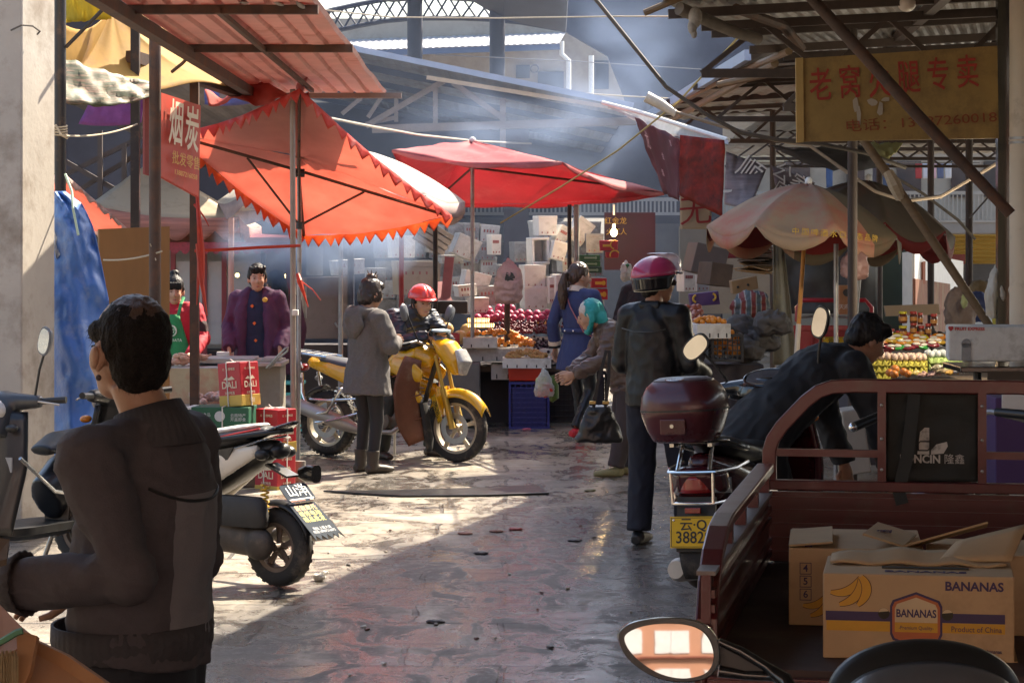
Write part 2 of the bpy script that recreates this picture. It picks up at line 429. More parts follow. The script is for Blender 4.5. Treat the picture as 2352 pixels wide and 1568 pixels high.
# ================================================================ LEFT CONCRETE PILLAR
cA = P(50, 550, 15); u = V((.3, .954, 0)).normalized(); v_ = V((-.954, .3, 0))
mb = MB(); s_ = .43
q = [(cA + u*a + v_*b) for a, b in ((0, 0), (s_, 0), (s_, s_), (0, s_))]
mb.add([(p.x, p.y, 0) for p in q] + [(p.x, p.y, 4.6) for p in q], [(3, 2, 1, 0), (4, 5, 6, 7), (0, 1, 5, 4), (1, 2, 6, 5), (2, 3, 7, 6), (3, 0, 4, 7)])
m_pillar = mat("whitewashed_concrete", (.40, .36, .31), .85, 0, .12, 3, .45, 30, dirt=((.20, .16, .12), .45, 2.6))
one("concrete_pillar", mb, m_pillar, "whitewashed square concrete pillar with a diagonal band of sunlight", "pillar", bev=.012)
# bent wire fixed to it, and the notice
n0 = V((.954, -.3, 0))
wp = [P(25, 70, 14.98), P(50, 58, 14.95), P(75, 60, 15.0), P(92, 72, 15.1), P(85, 80, 15.1)]
one("bent_wire", MB().tube(wp, .006, 6), m_cable, "thin bent wire sticking out of the whitewashed pillar near its top", "wire")
t = thing("paper_notice", "orange and yellow printed notice on the whitewashed pillar", "notice", tuple(cA + u*.05 + V((0, 0, 1.78))))
T = frame(cA + u*.24 + n0*.012 + V((0, 0, 1.86)), u, (0, 0, 1))
put("board", MB().box((0, 0, 0), (.36, .20, .016), T=T), mat("notice_red", (.62, .16, .10), .6), t, True)
put("sheet", MB().box((.015, .012, .010), (.31, .15, .004), T=T), mat("notice_orange", (.80, .48, .12), .6, 0, .15, 20), t, True)
put("lettering", MB().text("烟草专卖", .062, T @ M.Translation((.015, .045, .0135)), sx=1.0).text("零售许可", .045, T @ M.Translation((.015, -.02, .0135))), mat("notice_ink", (.75, .28, .08), .6), t, True)
# ================================================================ POSTS ON THE LEFT
def post(name, label, px, y0, y1, Y, rad, m, cat="post", sq=False, px1=None):
 a = P(px, y0, Y); b = P(px1 if px1 is not None else px, y1, Y)
 mb = bar(a, b, rad*2) if sq else MB().tube([a, b], rad, 12)
 return one(name, mb, m, label, cat, smooth=not sq)
gy = lambda Y: YH + EYE*F/Y
post("steel_post", "black steel post close beside the whitewashed pillar", 139, -60, gy(15.9), 15.9, .037, m_darkpipe)
post("steel_post", "slim dark post behind the thicker brown one by the plywood board", 311, -60, gy(18), 18, .032, m_darkpipe, sq=True)
post("steel_post", "thick dark brown round post in front of the plywood board", 356, -80, gy(16.5), 16.5, .041, m_rust)
post("steel_post", "dark post with red string beside the red charcoal sign", 447, 140, gy(18.6), 18.6, .034, m_rust, sq=True)
one("bracing_rod", MB().tube([P(470, -40, 15.2), P(545, 0, 15.5), P(420, 145, 16.4), P(395, 165, 16.5)], .012, 8), m_rust, "thin diagonal rod under the tin awning joined to the thick brown post", "rod")
one("bracing_rod", MB().tube([P(268, -10, 15.7), P(152, 108, 15.9)], .013, 8), m_darkpipe, "thin diagonal rod in front of the yellow tarpaulin", "rod")
one("steel_beam", bar(P(300, 130, 18), P(620, 235, 19.8), .09), m_rust, "brown sloping beam under the tin awning behind the red sign", "beam")
one("steel_beam", bar(P(455, 150, 18.6), P(600, 225, 19.7), .07), m_rust, "short brown brace between post and far edge of the tin awning", "beam")
one("tie_wire", MB().tube(sag(P(152, 312, 15.8), P(315, 285, 17.9), .03), .006, 6), m_rope, "pale tie wire stretched from black post to slim dark post", "wire")
mb = MB()
for k in range(4): mb.tube(arc(P(139, 290 + k*6, 15.9), .043, 0, 360, 14, (1, 0, 0), (0, .98, .2)), .006, 5, cap=False)
mb.tube([P(128, 287, 15.86), P(140, 310, 15.82), P(156, 318, 15.84)], .008, 5)
one("wire_knot", mb, m_rope, "pale wire wound round the black post", "wire")
# ================================================================ TIN AWNING (left)
t = thing("tin_awning", "rusty tin awning glowing pink above the red parasol", "awning", (-1.6, 16, 3.05))
x0, x1, ya, yb = -2.16, -1.07, 10.8, 20.65
za, zb = 3.20, 3.115
EDGE = lambda u: yb - .22*abs(noise.noise(V((u*4.1, 2, 0)))) - (.25*max(0, .5 - abs(u - .75)*6))
def fn(u, v):
 x = x0 + (x1 - x0)*u; k = int(round(u*64)) % 8
 y = ya + (EDGE(u) - ya)*v
 z = za + (zb - za)*(y - ya)/(yb - ya) + (.022 if k in (0, 1) else 0) + .02*noise.noise(V((u*3, y*.7, 0)))
 return (x, y, z)
put("roof_sheet", MB().grid(fn, 64, 24), m_tinbounce, t, True, solid=.002)
pur = MB()
for i, y in enumerate((13.35, 15.8)):
 z = za + (zb - za)*(y - ya)/(yb - ya) - .03
 put("purlin", bar((x0 - .05, y, z), (x1 + (.0 if i == 0 else .03), y, z), .05), m_rust, t, True)
put("purlin", bar((x0 - .3, 20.35, 3.09), (x1 + .14, 20.35, 3.09), .045), m_pale, t, True)
put("purlin", bar((-1.62, 13.3, za - .06), (-1.62, 19.6, zb - .03), .03), m_rust, t, True)
put("purlin", bar((x0 + .05, 11, za - .08), (x0 + .05, 19.6, zb - .05), .07), m_rust, t, True)
for k, (px, py) in enumerate(((560, 4), (640, 8), (690, 12))):
 one("sheet_scrap", MB().ell(P(px, py, 13.3), (.03, .05, .012), rot(10, 20*k, 30)), m_tin, ("crumpled scrap caught on the tin awning, left of three", "crumpled scrap caught on the tin awning, middle of three", "crumpled scrap caught on the tin awning, right of three")[k], "scrap")
# torn cloth hanging at the far edge
def fn(u, v):
 a = P(470 + 240*u, 205 + 18*math.sin(u*9), 19.4); b = P(480 + 235*u, 235 + 10*math.sin(u*14 + 1), 19.3)
 return a.lerp(b, v) + V((0, .05*math.sin(u*17), .03*noise.noise(V((u*9, v*3, 0)))))
one("torn_cloth", MB().grid(fn, 40, 5), mat("torn_red_cloth", (.55, .12, .09), .8, 0, .2, 8, transl=.4), "strip of torn red cloth along the far edge of the tin awning", "cloth", solid=.004, smooth=True)
# ================================================================ TARPAULINS top left
m_yel = mat("yellow_brown_tarp", (.50, .29, .065), .75, 0, .25, 3, .4, 15, transl=.35, dirt=((.30, .17, .08), .35, 3))
def cloth(name, corners, nu, nv, m, label, cat="tarpaulin", sagz=.1, rip=.02, rf=8, th=.005, seed=0, parent=None):
 a, b, c, d = [V(p) for p in corners]
 nn = (b - a).cross(d - a).normalized()
 def fn(u, v):
  p = a.lerp(b, u).lerp(d.lerp(c, u), v)
  p = p - V((0, 0, sagz*4*u*(1-u)*(.3 + .7*v)))
  return p + nn*(rip*(noise.noise(V((u*rf + seed, v*rf*.35, seed))) + .5*noise.noise(V((u*rf*2.7 + seed, v*rf, seed)))))
 mb = MB().grid(fn, nu, nv)
 if parent is not None: return put(name, mb, m, parent, True, smooth=True, solid=th, ang=180)
 return one(name, mb, m, label, cat, smooth=True, solid=th, ang=180)
apex = P(258, 20, 18.2)
def fn(u, v):
 e = [P(135, 60, 17.0), P(140, 195, 17.4), P(250, 205, 17.6), P(345, 200, 17.9), P(520, 195, 18.4), P(330, -40, 19.5)]
 k = u*5; i = min(4, int(k)); q_ = e[i].lerp(e[i+1], k - i)
 p = apex.lerp(q_, v); p.z -= .10*math.sin(math.pi*v)
 return p + V((0, .04, .03))*math.cos(u*26)*v
one("yellow_tarpaulin", MB().grid(fn, 50, 10), m_yel, "yellow brown tarpaulin peaked like a tent at the top corner", "tarpaulin", smooth=True, solid=.004, ang=180)
cloth("yellow_cloth", [P(150, -60, 17.2), P(270, -60, 17.2), P(255, 45, 17.3), P(150, 52, 17.1)], 20, 8, mat("bright_yellow_cloth", (.55, .42, .03), .7, 0, .2, 6, transl=.4), "bright yellow cloth over the top of the brown tarpaulin", "cloth", .0, .03)
cloth("striped_tarpaulin", [P(128, 128, 16.2), P(370, 193, 16.8), P(345, 222, 16.6), P(128, 232, 16.0)], 30, 10, None or mat("green_striped_tarp", (.07, .08, .04), .6, 0, .45, 9, .3, 20, stretch=(1, 1, 9), dirt=((.45, .24, .16), .5, 5)), "dirty green striped tarpaulin strip slung beside the black post", "tarpaulin", .05, .03, seed=4)
cloth("purple_cloth", [P(205, 235, 19), P(330, 222, 19), P(325, 282, 19), P(180, 285, 19)], 16, 6, mat("purple_cloth", (.24, .09, .30), .7, 0, .3, 7, transl=.3), "faded purple cloth hanging behind the slim dark post", "cloth", .02, .02)
cloth("blue_cloth", [P(470, 205, 20.4), P(555, 190, 20.6), P(590, 235, 20.6), P(470, 240, 20.4)], 12, 5, mat("blue_yellow_cloth", (.14, .17, .40), .7, 0, .3, 6, transl=.25), "blue cloth scrap under the tin awning above the red sign", "cloth", .02, .02)
one("shed_roof", sheet_roof(P(150, 232, 22.0), V((1.75, 0, .3)), V((.1, 9, -.35)), .2, .02), mat('dark_old_sheet', (.12, .11, .11), .7, .1, .3, 3), "dark grey corrugated shed roof behind the slim left posts", "roof", solid=.003)
mb = MB()
for (a, b) in (((152, 400), (330, 312)), ((152, 455), (330, 345)), ((152, 372), (300, 455)), ((285, 330), (285, 560)), ((230, 300), (230, 560))):
 mb.merge(bar(P(*a, 26 + a[1]*.0007), P(*b, 26 + a[1]*.0007), .05))
one("shed_truss", mb, m_beam, "dark steel roof lattice seen between pillar and charcoal sign", "truss")
one("dark_backdrop_wall", MB().box(P(300, 420, 34) + V((-3, 0, 0)), (9, .2, 5.5)), m_darkwall, "dark shed wall far behind the left stalls", "wall")
# ================================================================ RED CHARCOAL SIGN
t = thing("shop_sign", "tall red sign with white characters hanging between two posts", "sign", tuple(P(405, 430, 17.3)))
a, b, c, d = P(366, 213, 16.9), P(457, 243, 17.5), P(452, 452, 17.5), P(366, 405, 16.9)
put("panel", slab4(a, b, c, d, .03), mat("red_sign_paint", (.50, .055, .03), .55, 0, .15, 5, .1, dirt=((.25, .06, .04), .3, 4)), t, True)
T = frame((a + b + c + d)/4, b - a, a - d); nn = T.to_3x3() @ V((0, 0, 1)); T = M.Translation(nn*(.05 if nn.y < 0 else -.05)) @ T
W_ = (b - a).length; H_ = (a - d).length
mbt = MB().text("烟", .34, T @ M.Translation((-W_*.24, .10, 0)), off=.004, sx=W_*.36/.34).text("炭", .34, T @ M.Translation((W_*.16, .09, 0)), off=.004, sx=W_*.36/.34)
put("lettering", mbt, mat("cream_ink", (.75, .66, .5), .6), t, True)
put("lettering", MB().text("批发零售", .1, T @ M.Translation((.03, -.13, 0)), sx=W_*.2/.1*.9).text("13887216058", .05, T @ M.Translation((.03, -.225, 0)), sx=W_*.62/.29), mat("gold_ink", (.62, .36, .08), .6), t, True)
one("sign_back_panel", slab4(P(330, 215, 16.7), P(364, 222, 16.8), P(364, 410, 16.8), P(330, 400, 16.7), .02), mat("dark_red_panel", (.24, .04, .03), .6), "narrow dark red panel behind the thick brown post", "panel")
one("hanging_string", MB().tube([P(452, 440, 18.4), P(458, 520, 18.3), P(462, 580, 18.3), P(466, 650, 18.25)], [.012, .02, .03, .012], 7).tube([P(455, 560, 18.3), P(462, 640, 18.25), P(476, 725, 18.2)], [.02, .02, .004], 6).tube([P(458, 600, 18.3), P(452, 700, 18.25)], [.018, .003], 6).tube([P(447, 470, 18.5), P(470, 500, 18.4), P(480, 520, 18.4)], [.012, .006, .003], 6), m_redstring, "frayed red plastic string tied to the post beside the charcoal sign", "string")
for px, k in ((440, 0), (468, 1)):
 pass
# tape from post to parasol pole
one("plastic_tape", MB().tube([P(447, 576, 18.5), P(520, 573, 18.6), P(600, 568, 18.7), P(690, 564, 18.9)], [(.012, .004)]*4, 6), m_redstring, "red plastic tape stretched from post to parasol pole", "tape")
# ================================================================ PLYWOOD BOARD, BLUE TARP
one("plywood_board", slab4(P(226, 526, 17.2), P(388, 520, 17.5), P(388, gy(17.5) - 5, 17.5), P(226, gy(17.2) - 5, 17.2), .025), mat("brown_plywood", (.24, .115, .035), .6, 0, .18, 4, .15, 30, stretch=(1, 1, .25)), "brown plywood board standing behind the bald man's head", "board")
one("cord", MB().tube(sag(P(238, 597, 17.1), P(372, 577, 16.4), .02), .006, 6).tube([P(352, 578, 16.5), P(345, 560, 16.45)], .004, 5).tube([P(352, 578, 16.5), P(358, 598, 16.45)], .004, 5), m_rope, "white cord tied across the plywood board to the round post", "cord")
m_bluetarp = mat("blue_tarpaulin", (.05, .15, .46), .42, 0, .25, 3, .5, 14, spec=.6, bdist=.02, dirt=((.20, .26, .40), .3, 4))
edge_r = [(150, 440), (190, 470), (214, 520), (232, 600), (250, 690), (252, 800), (250, 900), (262, 1000), (280, 1060)]
def fn(u, v):
 k = v*8; i = min(7, int(k)); x_, y_ = [edge_r[i][j]*(1 - k + i) + edge_r[i+1][j]*(k - i) for j in (0, 1)]
 px = 112 + (x_ - 112)*u; py = 436 + (y_ - 436)*(v**0 ) if u > .5 else 436 + (y_ - 436)
 bul = math.sin(math.pi*min(1, u*1.05))
 cre = .09*noise.noise(V((u*1.6 + v*2.2, v*5 - u*1.5, 1))) + .05*noise.noise(V((u*3 + v*6, v*12 - u*4, 5))) + .016*noise.noise(V((u*8 + v*9, v*30, 2)))
 fan = .02*math.sin((u*13 + 3*v))*max(0, 1 - v*2.2)
 return P(px, py, 15.75 - .28*bul*(.4 + .6*v) + cre + fan)
one("blue_tarpaulin", MB().grid(fn, 70, 90), m_bluetarp, "big blue tarpaulin bundled beside the whitewashed pillar", "tarpaulin", smooth=True, solid=.006, ang=180)
one("tarp_tie", MB().tube([P(150, 400, 15.6), P(165, 440, 15.5), P(168, 480, 15.4), P(180, 540, 15.35)], .008, 6), mat("pale_green_tie", (.42, .55, .42), .6), "pale green tie gathering the top of the blue tarpaulin", "cord")
m_whiteblue = mat("crinkled_white_sheet", (.45, .5, .6), .45, 0, .35, 12, .6, 25, bdist=.02)
cloth("plastic_sheet", [P(118, 442, 15.72), P(160, 446, 15.72), P(138, 585, 15.7), P(128, 600, 15.7)], 8, 16, m_whiteblue, "crinkled pale plastic sheet between the pillar and the blue tarpaulin", "sheet", 0, .05)
# ================================================================ RIGHT ROOFS
def truss(y, xa, xb, zt, zb_, m, name, parent, slope=0, n=6, wd=.05):
 mb = MB()
 mb.merge(bar((xa, y, zb_), (xb, y, zb_), wd)); mb.merge(bar((xa, y, zt), (xb, y, zt + slope*(xb - xa)), wd))
 for i in range(n):
  u0, u1 = xa + (xb - xa)*i/n, xa + (xb - xa)*(i + .5)/n; u2 = xa + (xb - xa)*(i + 1)/n
  za_ = zt + slope*(u1 - xa)
  mb.merge(bar((u0, y + .003, zb_), (u1, y + .003, za_), wd*.6)); mb.merge(bar((u1, y + .004, za_), (u2, y + .004, zb_), wd*.6))
 put(name, mb, m, parent, True)
def ROOF_X(y):
 return .56 + (y - 13.56)*.2 if y < 16.06 else 1.06 + (y - 16.06)*.28
t = thing("market_roof", "grey corrugated market roof on brown trusses above the yellow sign", "roof", (4, 14, 3.4))
def fn(u, v):
 y = 5.5 + 15.2*v; xe = ROOF_X(y)
 k = int(round(u*360)) % 4
 x = xe + (9.5 - xe)*u
 return (x, y, 3.42 + .055*(x - xe) + (0, .02, .02, 0)[k])
put("roof_sheet", MB().grid(fn, 360, 14), m_tin, t, True, solid=.003)
put('roof_sheet', MB().grid(lambda u, v: (-7.2 + 16.7*u, -1.5 + 7.1*v, 3.44 + (0, .02, .02, 0)[int(round(u*600)) % 4]), 600, 2), m_tin, t, True, solid=.003)  # unseen sheet over the camera, added to darken the foreground
for x_ in (-6.8, 9.3): one('shade_wall', MB().box((x_, 6 if x_ < 0 else 6, 1.7), (.2, 12 if x_ < 0 else 30, 3.4)), m_plaster, 'long unseen wall added to dim the sky light on the %s side' % ('near left' if x_ < 0 else 'far right'), 'wall')  # walls out of view, added to cut the sky fill
for y in (15.9, 17.4, 18.9, 19.95):
 xe = ROOF_X(y)
 put("purlin", bar((xe, y, 3.36), (9.5, y, 3.36 + .055*(9.5 - xe)), .06), m_beam, t, True)
truss(16.6, 1.3, 9, 3.34, 3.02, m_beam, "truss", t, .05, 9, .06)
truss(19.6, 2.2, 9, 3.36, 2.95, m_beam, "truss", t, .05, 8, .06)
for x in (2.6, 3.5, 4.4):
 put("rafter", bar((x, 13, 3.33 + .04*(x)), (x + .5, 20, 3.36 + .04*x), .07), m_beam, t, True)
t2 = thing("shed_roof", "low roof with pale blue edge behind the yellow sign", "roof", (4, 24, 3.3))
put("roof_sheet", sheet_roof((1.98, 20.3, 3.44), V((8, 0, .5)), V((-.42, 9.5, -.12)), .2, .02), m_tin, t2, True, solid=.003)
put("edge_strip", bar((1.97, 20.2, 3.42), (1.56, 29.8, 3.33), .055, .09), m_tinblue, t2, True)
put("edge_pole", MB().tube([(2.12, 19.5, 3.30), (1.72, 29.5, 3.22)], .035, 8), m_bamboo, t2, True)
for y in (21.5, 23.5, 26, 29):
 put("purlin", bar((1.9 - (y - 20)*.04, y, 3.36), (9.5, y, 3.80), .06), m_beam, t2, True)
truss(22.5, 1.9, 9, 3.34, 3.0, m_beam, "truss", t2, .05, 8, .05)
truss(27.5, 1.75, 9, 3.34, 3.0, m_beam, "truss", t2, .05, 8, .05)
t3 = thing("shed_roof", "far dark shed roof on thin trusses beyond the washing lines", "roof", (7, 36, 3.4))
put("roof_sheet", sheet_roof((3.6, 31, 3.72), V((9, 0, .1)), V((0, 14, -.3)), .25, .02), m_tin, t3, True, solid=.003)
for y in (31.2, 34, 38, 42): truss(y, 3.7, 12.5, 3.6, 3.15, m_beam, "truss", t3, 0, 7, .05)
for k, (px, y, lab) in enumerate(((1958, 17.2, "dark post under the near end of the yellow sign"), (2138, 25, "thin dark post right of the beige umbrellas"), (2226, 23, "thin dark post nearest the hanging white plastic bags"), (2020, 27, "thin dark post between the beige umbrella and the leaning pole"), (1775, 28, "thin dark post behind the striped banners"))):
 post("roof_post", lab, px, YH - 1.5*F/y, gy(y), y, .035, m_beam)
post("roof_post", "grey metal pole beside hanging pink bag and red tricycle", 1920, 560, gy(18.8), 18.8, .018, m_alu)
post("roof_post", "black post behind the round white pillar", 2303, -60, gy(15.6), 15.6, .038, m_blackgloss, sq=True)
t = thing("round_pillar", "round cream pillar at the frame edge behind the white foam box", "pillar", tuple(P(2358, gy(15), 15)))
put("shaft", MB().tube([P(2358, gy(15), 15), P(2358, -120, 15)], .105, 24), mat("cream_pipe_paint", (.60, .50, .38), .5, 0, .08, 4, .08, 20, dirt=((.35, .26, .18), .2, 3)), t, True, smooth=True)
for y_ in (318, 328): put("strap", MB().tube([P(2358, y_ + 3, 15), P(2358, y_ - 3, 15)], .109, 24), m_alu, t, True, smooth=True)
# leaning poles
one("leaning_pole", MB().tube([P(1845, -25, 14.2), P(1960, 100, 14.1), P(2105, 262, 14.0), P(2322, 492, 13.9)], [.034, .036, .036, .033], 12), m_rust, "long dark wooden pole leaning across the yellow sign", "pole", smooth=True)
one("leaning_pole", MB().tube([P(1982, 320, 16.2), P(2060, 430, 16.1), P(2150, 565, 16.0), P(2275, 752, 15.9)], [.03, .032, .031, .028], 12), m_bamboo, "brown pole leaning down to the foam box from under the yellow sign", "pole", smooth=True)
one("pole_binding", MB().tube([P(2040, 395, 16.08), P(2055, 425, 16.05), P(2068, 455, 16.08)], [.036, .048, .036], 8), m_rope, "rag binding tied round the brown leaning pole", "binding", smooth=True)
one("roof_pole", MB().tube([P(1690, 20, 16), P(1800, 60, 16.5), P(1840, 110, 16.9)], .035, 8), m_rust, "short dark rafter pole at the market roof's open edge", "pole", smooth=True)
one("roof_pole", MB().tube([P(1560, 20, 15.6), P(1690, 75, 15.9), P(1745, 90, 16)], [.045, .04, .035], 10), mat("grey_weathered_wood", (.17, .145, .12), .8, 0, .3, 8, .4, 40), "weathered rolled pole lashed along the market roof's open edge", "pole", smooth=True)
one("roof_pole", MB().tube([P(1480, 30, 15.6), P(1600, -20, 15.5)], .022, 8), m_bamboo, "pale bamboo stub sticking out over the smoky yard", "pole", smooth=True)
one("rag_bundle", MB().ell(P(1597, 40, 15.6), (.045, .04, .07)).ell(P(1590, 62, 15.6), (.03, .03, .05)).ell(P(1594, 78, 15.6), (.02, .02, .03)), mat("grey_rag", (.35, .32, .28), .85, 0, .4, 14, .6, 40), "dirty pale rag bundle hanging from the roof edge pole", "rag", smooth=True)
one("bamboo_pole", MB().tube([P(1560, 232, 25.5), P(1700, 165, 21.5), P(1812, 118, 18.5)], .03, 8), m_bamboo, "long bamboo pole under the blue edged roof", "pole", smooth=True)
one("bamboo_pole", MB().tube([P(1650, 195, 20.5), P(1760, 172, 20.2), P(1826, 160, 19.8)], .03, 8), m_bamboo, "short bamboo pole butting against the yellow sign", "pole", smooth=True)
for k, (px, py) in enumerate(((2000, 30), (1990, 5))): pass
t = thing("ceiling_lamp", "round white ceiling lamp under the trusses at the top", "lamp", tuple(P(2083, 8, 15.9)))
put("globe", MB().ell(P(2083, 8, 15.9), (.062, .062, .058)), mat("milky_globe", (.62, .55, .48), .35, 0, .1, 6), t, True, smooth=True)
put("base", MB().tube([P(2083, -8, 15.9), P(2083, -24, 15.9)], .035, 12), m_darkpipe, t, True, smooth=True)
# yellow sign
t = thing("shop_sign", "big stained yellow sign with red characters under the trusses", "sign", tuple(P(2060, 320, 15.4)))
a, b, c, d = P(1829, 136, 15.4), P(2289, 106, 15.4), P(2292, 318, 15.4), P(1831, 326, 15.4)
put("panel", slab4(a, b, c, d, .05), mat("stained_yellow_board", (.34, .215, .065), .7, 0, .25, 2.5, .3, 25, dirt=((.12, .07, .03), .5, 2.2)), t, True)
put("edge_strip", slab4(P(1827, 134, 15.37), P(1844, 133, 15.37), P(1846, 327, 15.37), P(1829, 328, 15.37), .03), mat("lighter_yellow_edge", (.44, .28, .09), .7, 0, .2, 4), t, True)
T = frame(P(2062, 185, 15.37), b - a, (0, 0, 1))
m_redink = mat("faded_red_ink", (.36, .035, .02), .65, 0, .25, 12)
mbt = MB()
for i, chx in enumerate("老窝火腿专卖"):
 px = 1885 + i*67.5; mbt.text(chx, .225, frame(P(px, 200 - i*6 + (i == 2)*4, 15.365), b - a, (0, 0, 1)), off=.0015, sx=.66)
put("lettering", mbt, m_redink, t, True)
put("lettering", MB().text("电话：13987260018", .085, frame(P(2115, 281, 15.365), b - a, (0, 0, 1)), sx=1.35), mat("very_faded_red_ink", (.26, .06, .02), .65, 0, .3, 20), t, True)
mbt = MB()
for px, py, w_, h_ in ((1965, 240, 8, 22), (1972, 262, 6, 30), (2005, 235, 14, 10), (2022, 250, 8, 22), (2035, 228, 12, 8)):
 k = 7; pts = [(w_*(.6 + .5*random.random())*math.cos(6.283*i/k), h_*(.5 + .6*random.random())*math.sin(6.283*i/k)) for i in range(k)]
 mbt.poly([P(px + q_[0], py + q_[1], 15.366) for q_ in pts])
put("peeled_patch", mbt, mat("bare_primer", (.42, .35, .27), .8), t, True)
# ================================================================ MIDDLE SHED (gable with blue edge)
t = thing("market_shed", "open market shed with blue roof edge and pale truss", "shed", (0.5, 32, 0))
A_, B_ = P(795, 106, 30), P(1455, 243, 30); C_ = P(1668, 312, 28)
L_ = P(560, 60, 30)
put("roof_sheet", sheet_roof(L_ + V((0, 0, .02)), B_ - L_, V((0, 12, -.25)), .22, .02), m_tin, t, True, solid=.003)
put("edge_strip", bar(L_, B_, .09, .07), m_tinblue, t, True)
put("edge_pole", bar(P(980, 178, 30.1), P(1460, 256, 30.1), .05), mat("pale_wood_batten", (.5, .40, .28), .7, 0, .2, 8), t, True)
put("tie_beam", bar(P(855, 297, 31), P(1500, 277, 31), .16, .10), m_pale, t, True)
for k, (a, b, w_) in enumerate((((840, 290), (1020, 186), .07), ((1000, 192), (1000, 290), .06), ((1040, 190), (1155, 272), .07), ((1155, 226), (1155, 405), .075), ((785, 262), (830, 225), .05), ((845, 270), (875, 225), .05), ((910, 225), (910, 280), .05), ((840, 285), (910, 270), .05))):
 put("truss_bar", bar(P(*a, 31 + .004*k), P(*b, 31 + .004*k), w_), m_pale, t, True)
for y in (31.5, 34, 37, 40): put("purlin", bar(L_ + V((0, y - 30, -.08 - (y - 30)*.02)), B_ + V((0, y - 30, -.08 - (y - 30)*.02)), .08), m_hall, t, True)
for k, (px, w_) in enumerate(((1186, .33),)):
 put("column", MB().box(P(px, 0, 32).to_2d().to_3d() + V((0, 0, 1.7)), (w_, .25, 3.4)), mat("dark_column", (.06, .05, .058), .7, 0, .25, 3), t, True)
put("back_wall", MB().box((-2.2, 42, 2.1), (11.7, .2, 4.3)), m_darkwall, t, True)
# ================================================================ BIG DARK HALL behind
t = thing("market_hall", "huge dark hall roof with an arched lattice truss far behind", "hall", (1, 50, 0))
for px in (953, 1142):
 put("column", MB().tube([P(px, YH + EYE*F/47, 47), P(px, -60, 47)], .15, 16), m_hall, t, True, smooth=True)
lo = [P(x, y, 47.5) for x, y in ((700, 96), (760, 73), (820, 60), (880, 49), (940, 43), (1000, 42), (1060, 42), (1130, 45), (1200, 52), (1280, 66))]
hi = [p + V((0, 0, .42)) for p in lo]
mb = MB().tube(lo, .05, 6).tube(hi, .05, 6)
for i in range(len(lo) - 1):
 for k in range(2):
  f0, f1 = k/2, (k + 1)/2
  a0, a1 = lo[i].lerp(lo[i+1], f0), lo[i].lerp(lo[i+1], f1); b0, b1 = hi[i].lerp(hi[i+1], f0), hi[i].lerp(hi[i+1], f1)
  mb.tube([a0, b1], .022, 5).tube([b0, a1], .022, 5)
put("arched_truss", mb, m_hall, t, True)
ceil = [P(540, -30, 47), P(700, -20, 47), P(820, -12, 47), P(900, 0, 47), P(1000, -6, 47), P(1090, 0, 47), P(1160, 40, 47), P(1300, 70, 47)]
put("roof_panel", MB().grid(lambda u, v: (ceil[min(6, int(u*7))].lerp(ceil[min(6, int(u*7)) + 1], u*7 - min(6, int(u*7)))) + V((0, -9*v, 2.4*v)), 14, 3), m_hall, t, True, solid=.1)
put("gable_wall", MB().add([P(*q_, 50.5) for q_ in ((1160, -160), (1165, 34), (1285, 66), (1395, 130), (1438, 238), (1525, 238), (1720, 200), (2400, 180), (2400, -160))], [tuple(range(9))]), m_hall, t, True, solid=.15)
# ================================================================ BUILDINGS behind the hall
t = thing("long_building", "beige building with grey tin roof and blue fascia behind the columns", "building", tuple(P(1050, 300, 60)))
put("wall", MB().box(P(1080, 250, 62), (9.2, .3, 4.6)), m_plaster, t, True)
put("roof", sheet_roof(P(760, 118, 60), P(1285, 100, 60) - P(760, 118, 60), P(830, 66, 64) - P(765, 120, 60), .16, .010), mat("pale_grey_tin", (.30, .31, .34), .5, .3, .15, 3), t, True, solid=.004)
put("fascia", bar(P(760, 126, 59.9), P(1286, 108, 59.9), .1, .14), mat("blue_fascia", (.08, .11, .19), .5), t, True)
for a, b, c, d in ((1235, 165, 1295, 205), (1365, 140, 1398, 205)):
 put("window", slab4(P(a, b, 61.8), P(c, b, 61.8), P(c, d, 61.8), P(a, d, 61.8), .1), m_window, t, True)
put("window", slab4(P(1185, 150, 61.8), P(1217, 150, 61.8), P(1217, 180, 61.8), P(1185, 180, 61.8), .1), m_window, t, True)
for k, pts in enumerate((((1290, 95), (1290, 125), (1306, 140), (1306, 215)), ((1358, 128), (1358, 235)))):
 put("drainpipe", MB().tube([P(x, y, 60.5) for x, y in pts], .065, 8), m_white, t, True, smooth=True)
put("cable_coil", MB().tube(arc(P(1228, 158, 61.6), .10, 0, 360, 16), .02, 6, cap=False), m_cable, t, True, smooth=True)
t = thing("balcony_building", "cream house with railed balcony beyond the right sheds", "building", tuple(P(1980, 620, 48)))
put("wall", MB().box(P(2010, 470, 52) + V((0, 0, 0)), (7.6, .3, 6.4)), m_plaster, t, True)
put("balcony_slab", MB().box(P(1960, 520, 50.4), (8, 2.4, .28)), mat("grey_slab", (.24, .22, .2), .8, 0, .2, 2), t, True)
mb = MB()
for i in range(70): mb.merge(bar(P(1650 + i*9.8, 445, 49.2), P(1650 + i*9.8, 510, 49.2), .025))
mb.merge(bar(P(1640, 443, 49.2), P(2340, 443, 49.2), .07)); mb.merge(bar(P(1640, 508, 49.2), P(2340, 508, 49.2), .05))
put("railing", mb, mat("pale_railing", (.30, .28, .25), .5), t, True)
for x0_, x1_ in ((1700, 1740), (1800, 1860), (1945, 1985), (2060, 2115), (2185, 2225), (2260, 2290)):
 put("window", slab4(P(x0_, 370, 51.8), P(x1_, 370, 51.8), P(x1_, 452, 51.8), P(x0_, 452, 51.8), .1), m_window, t, True)
put("window", slab4(P(1690, 318, 51.8), P(1850, 318, 51.8), P(1850, 372, 51.8), P(1690, 372, 51.8), .1), mat("curtained_window", (.45, .40, .28), .6), t, True)
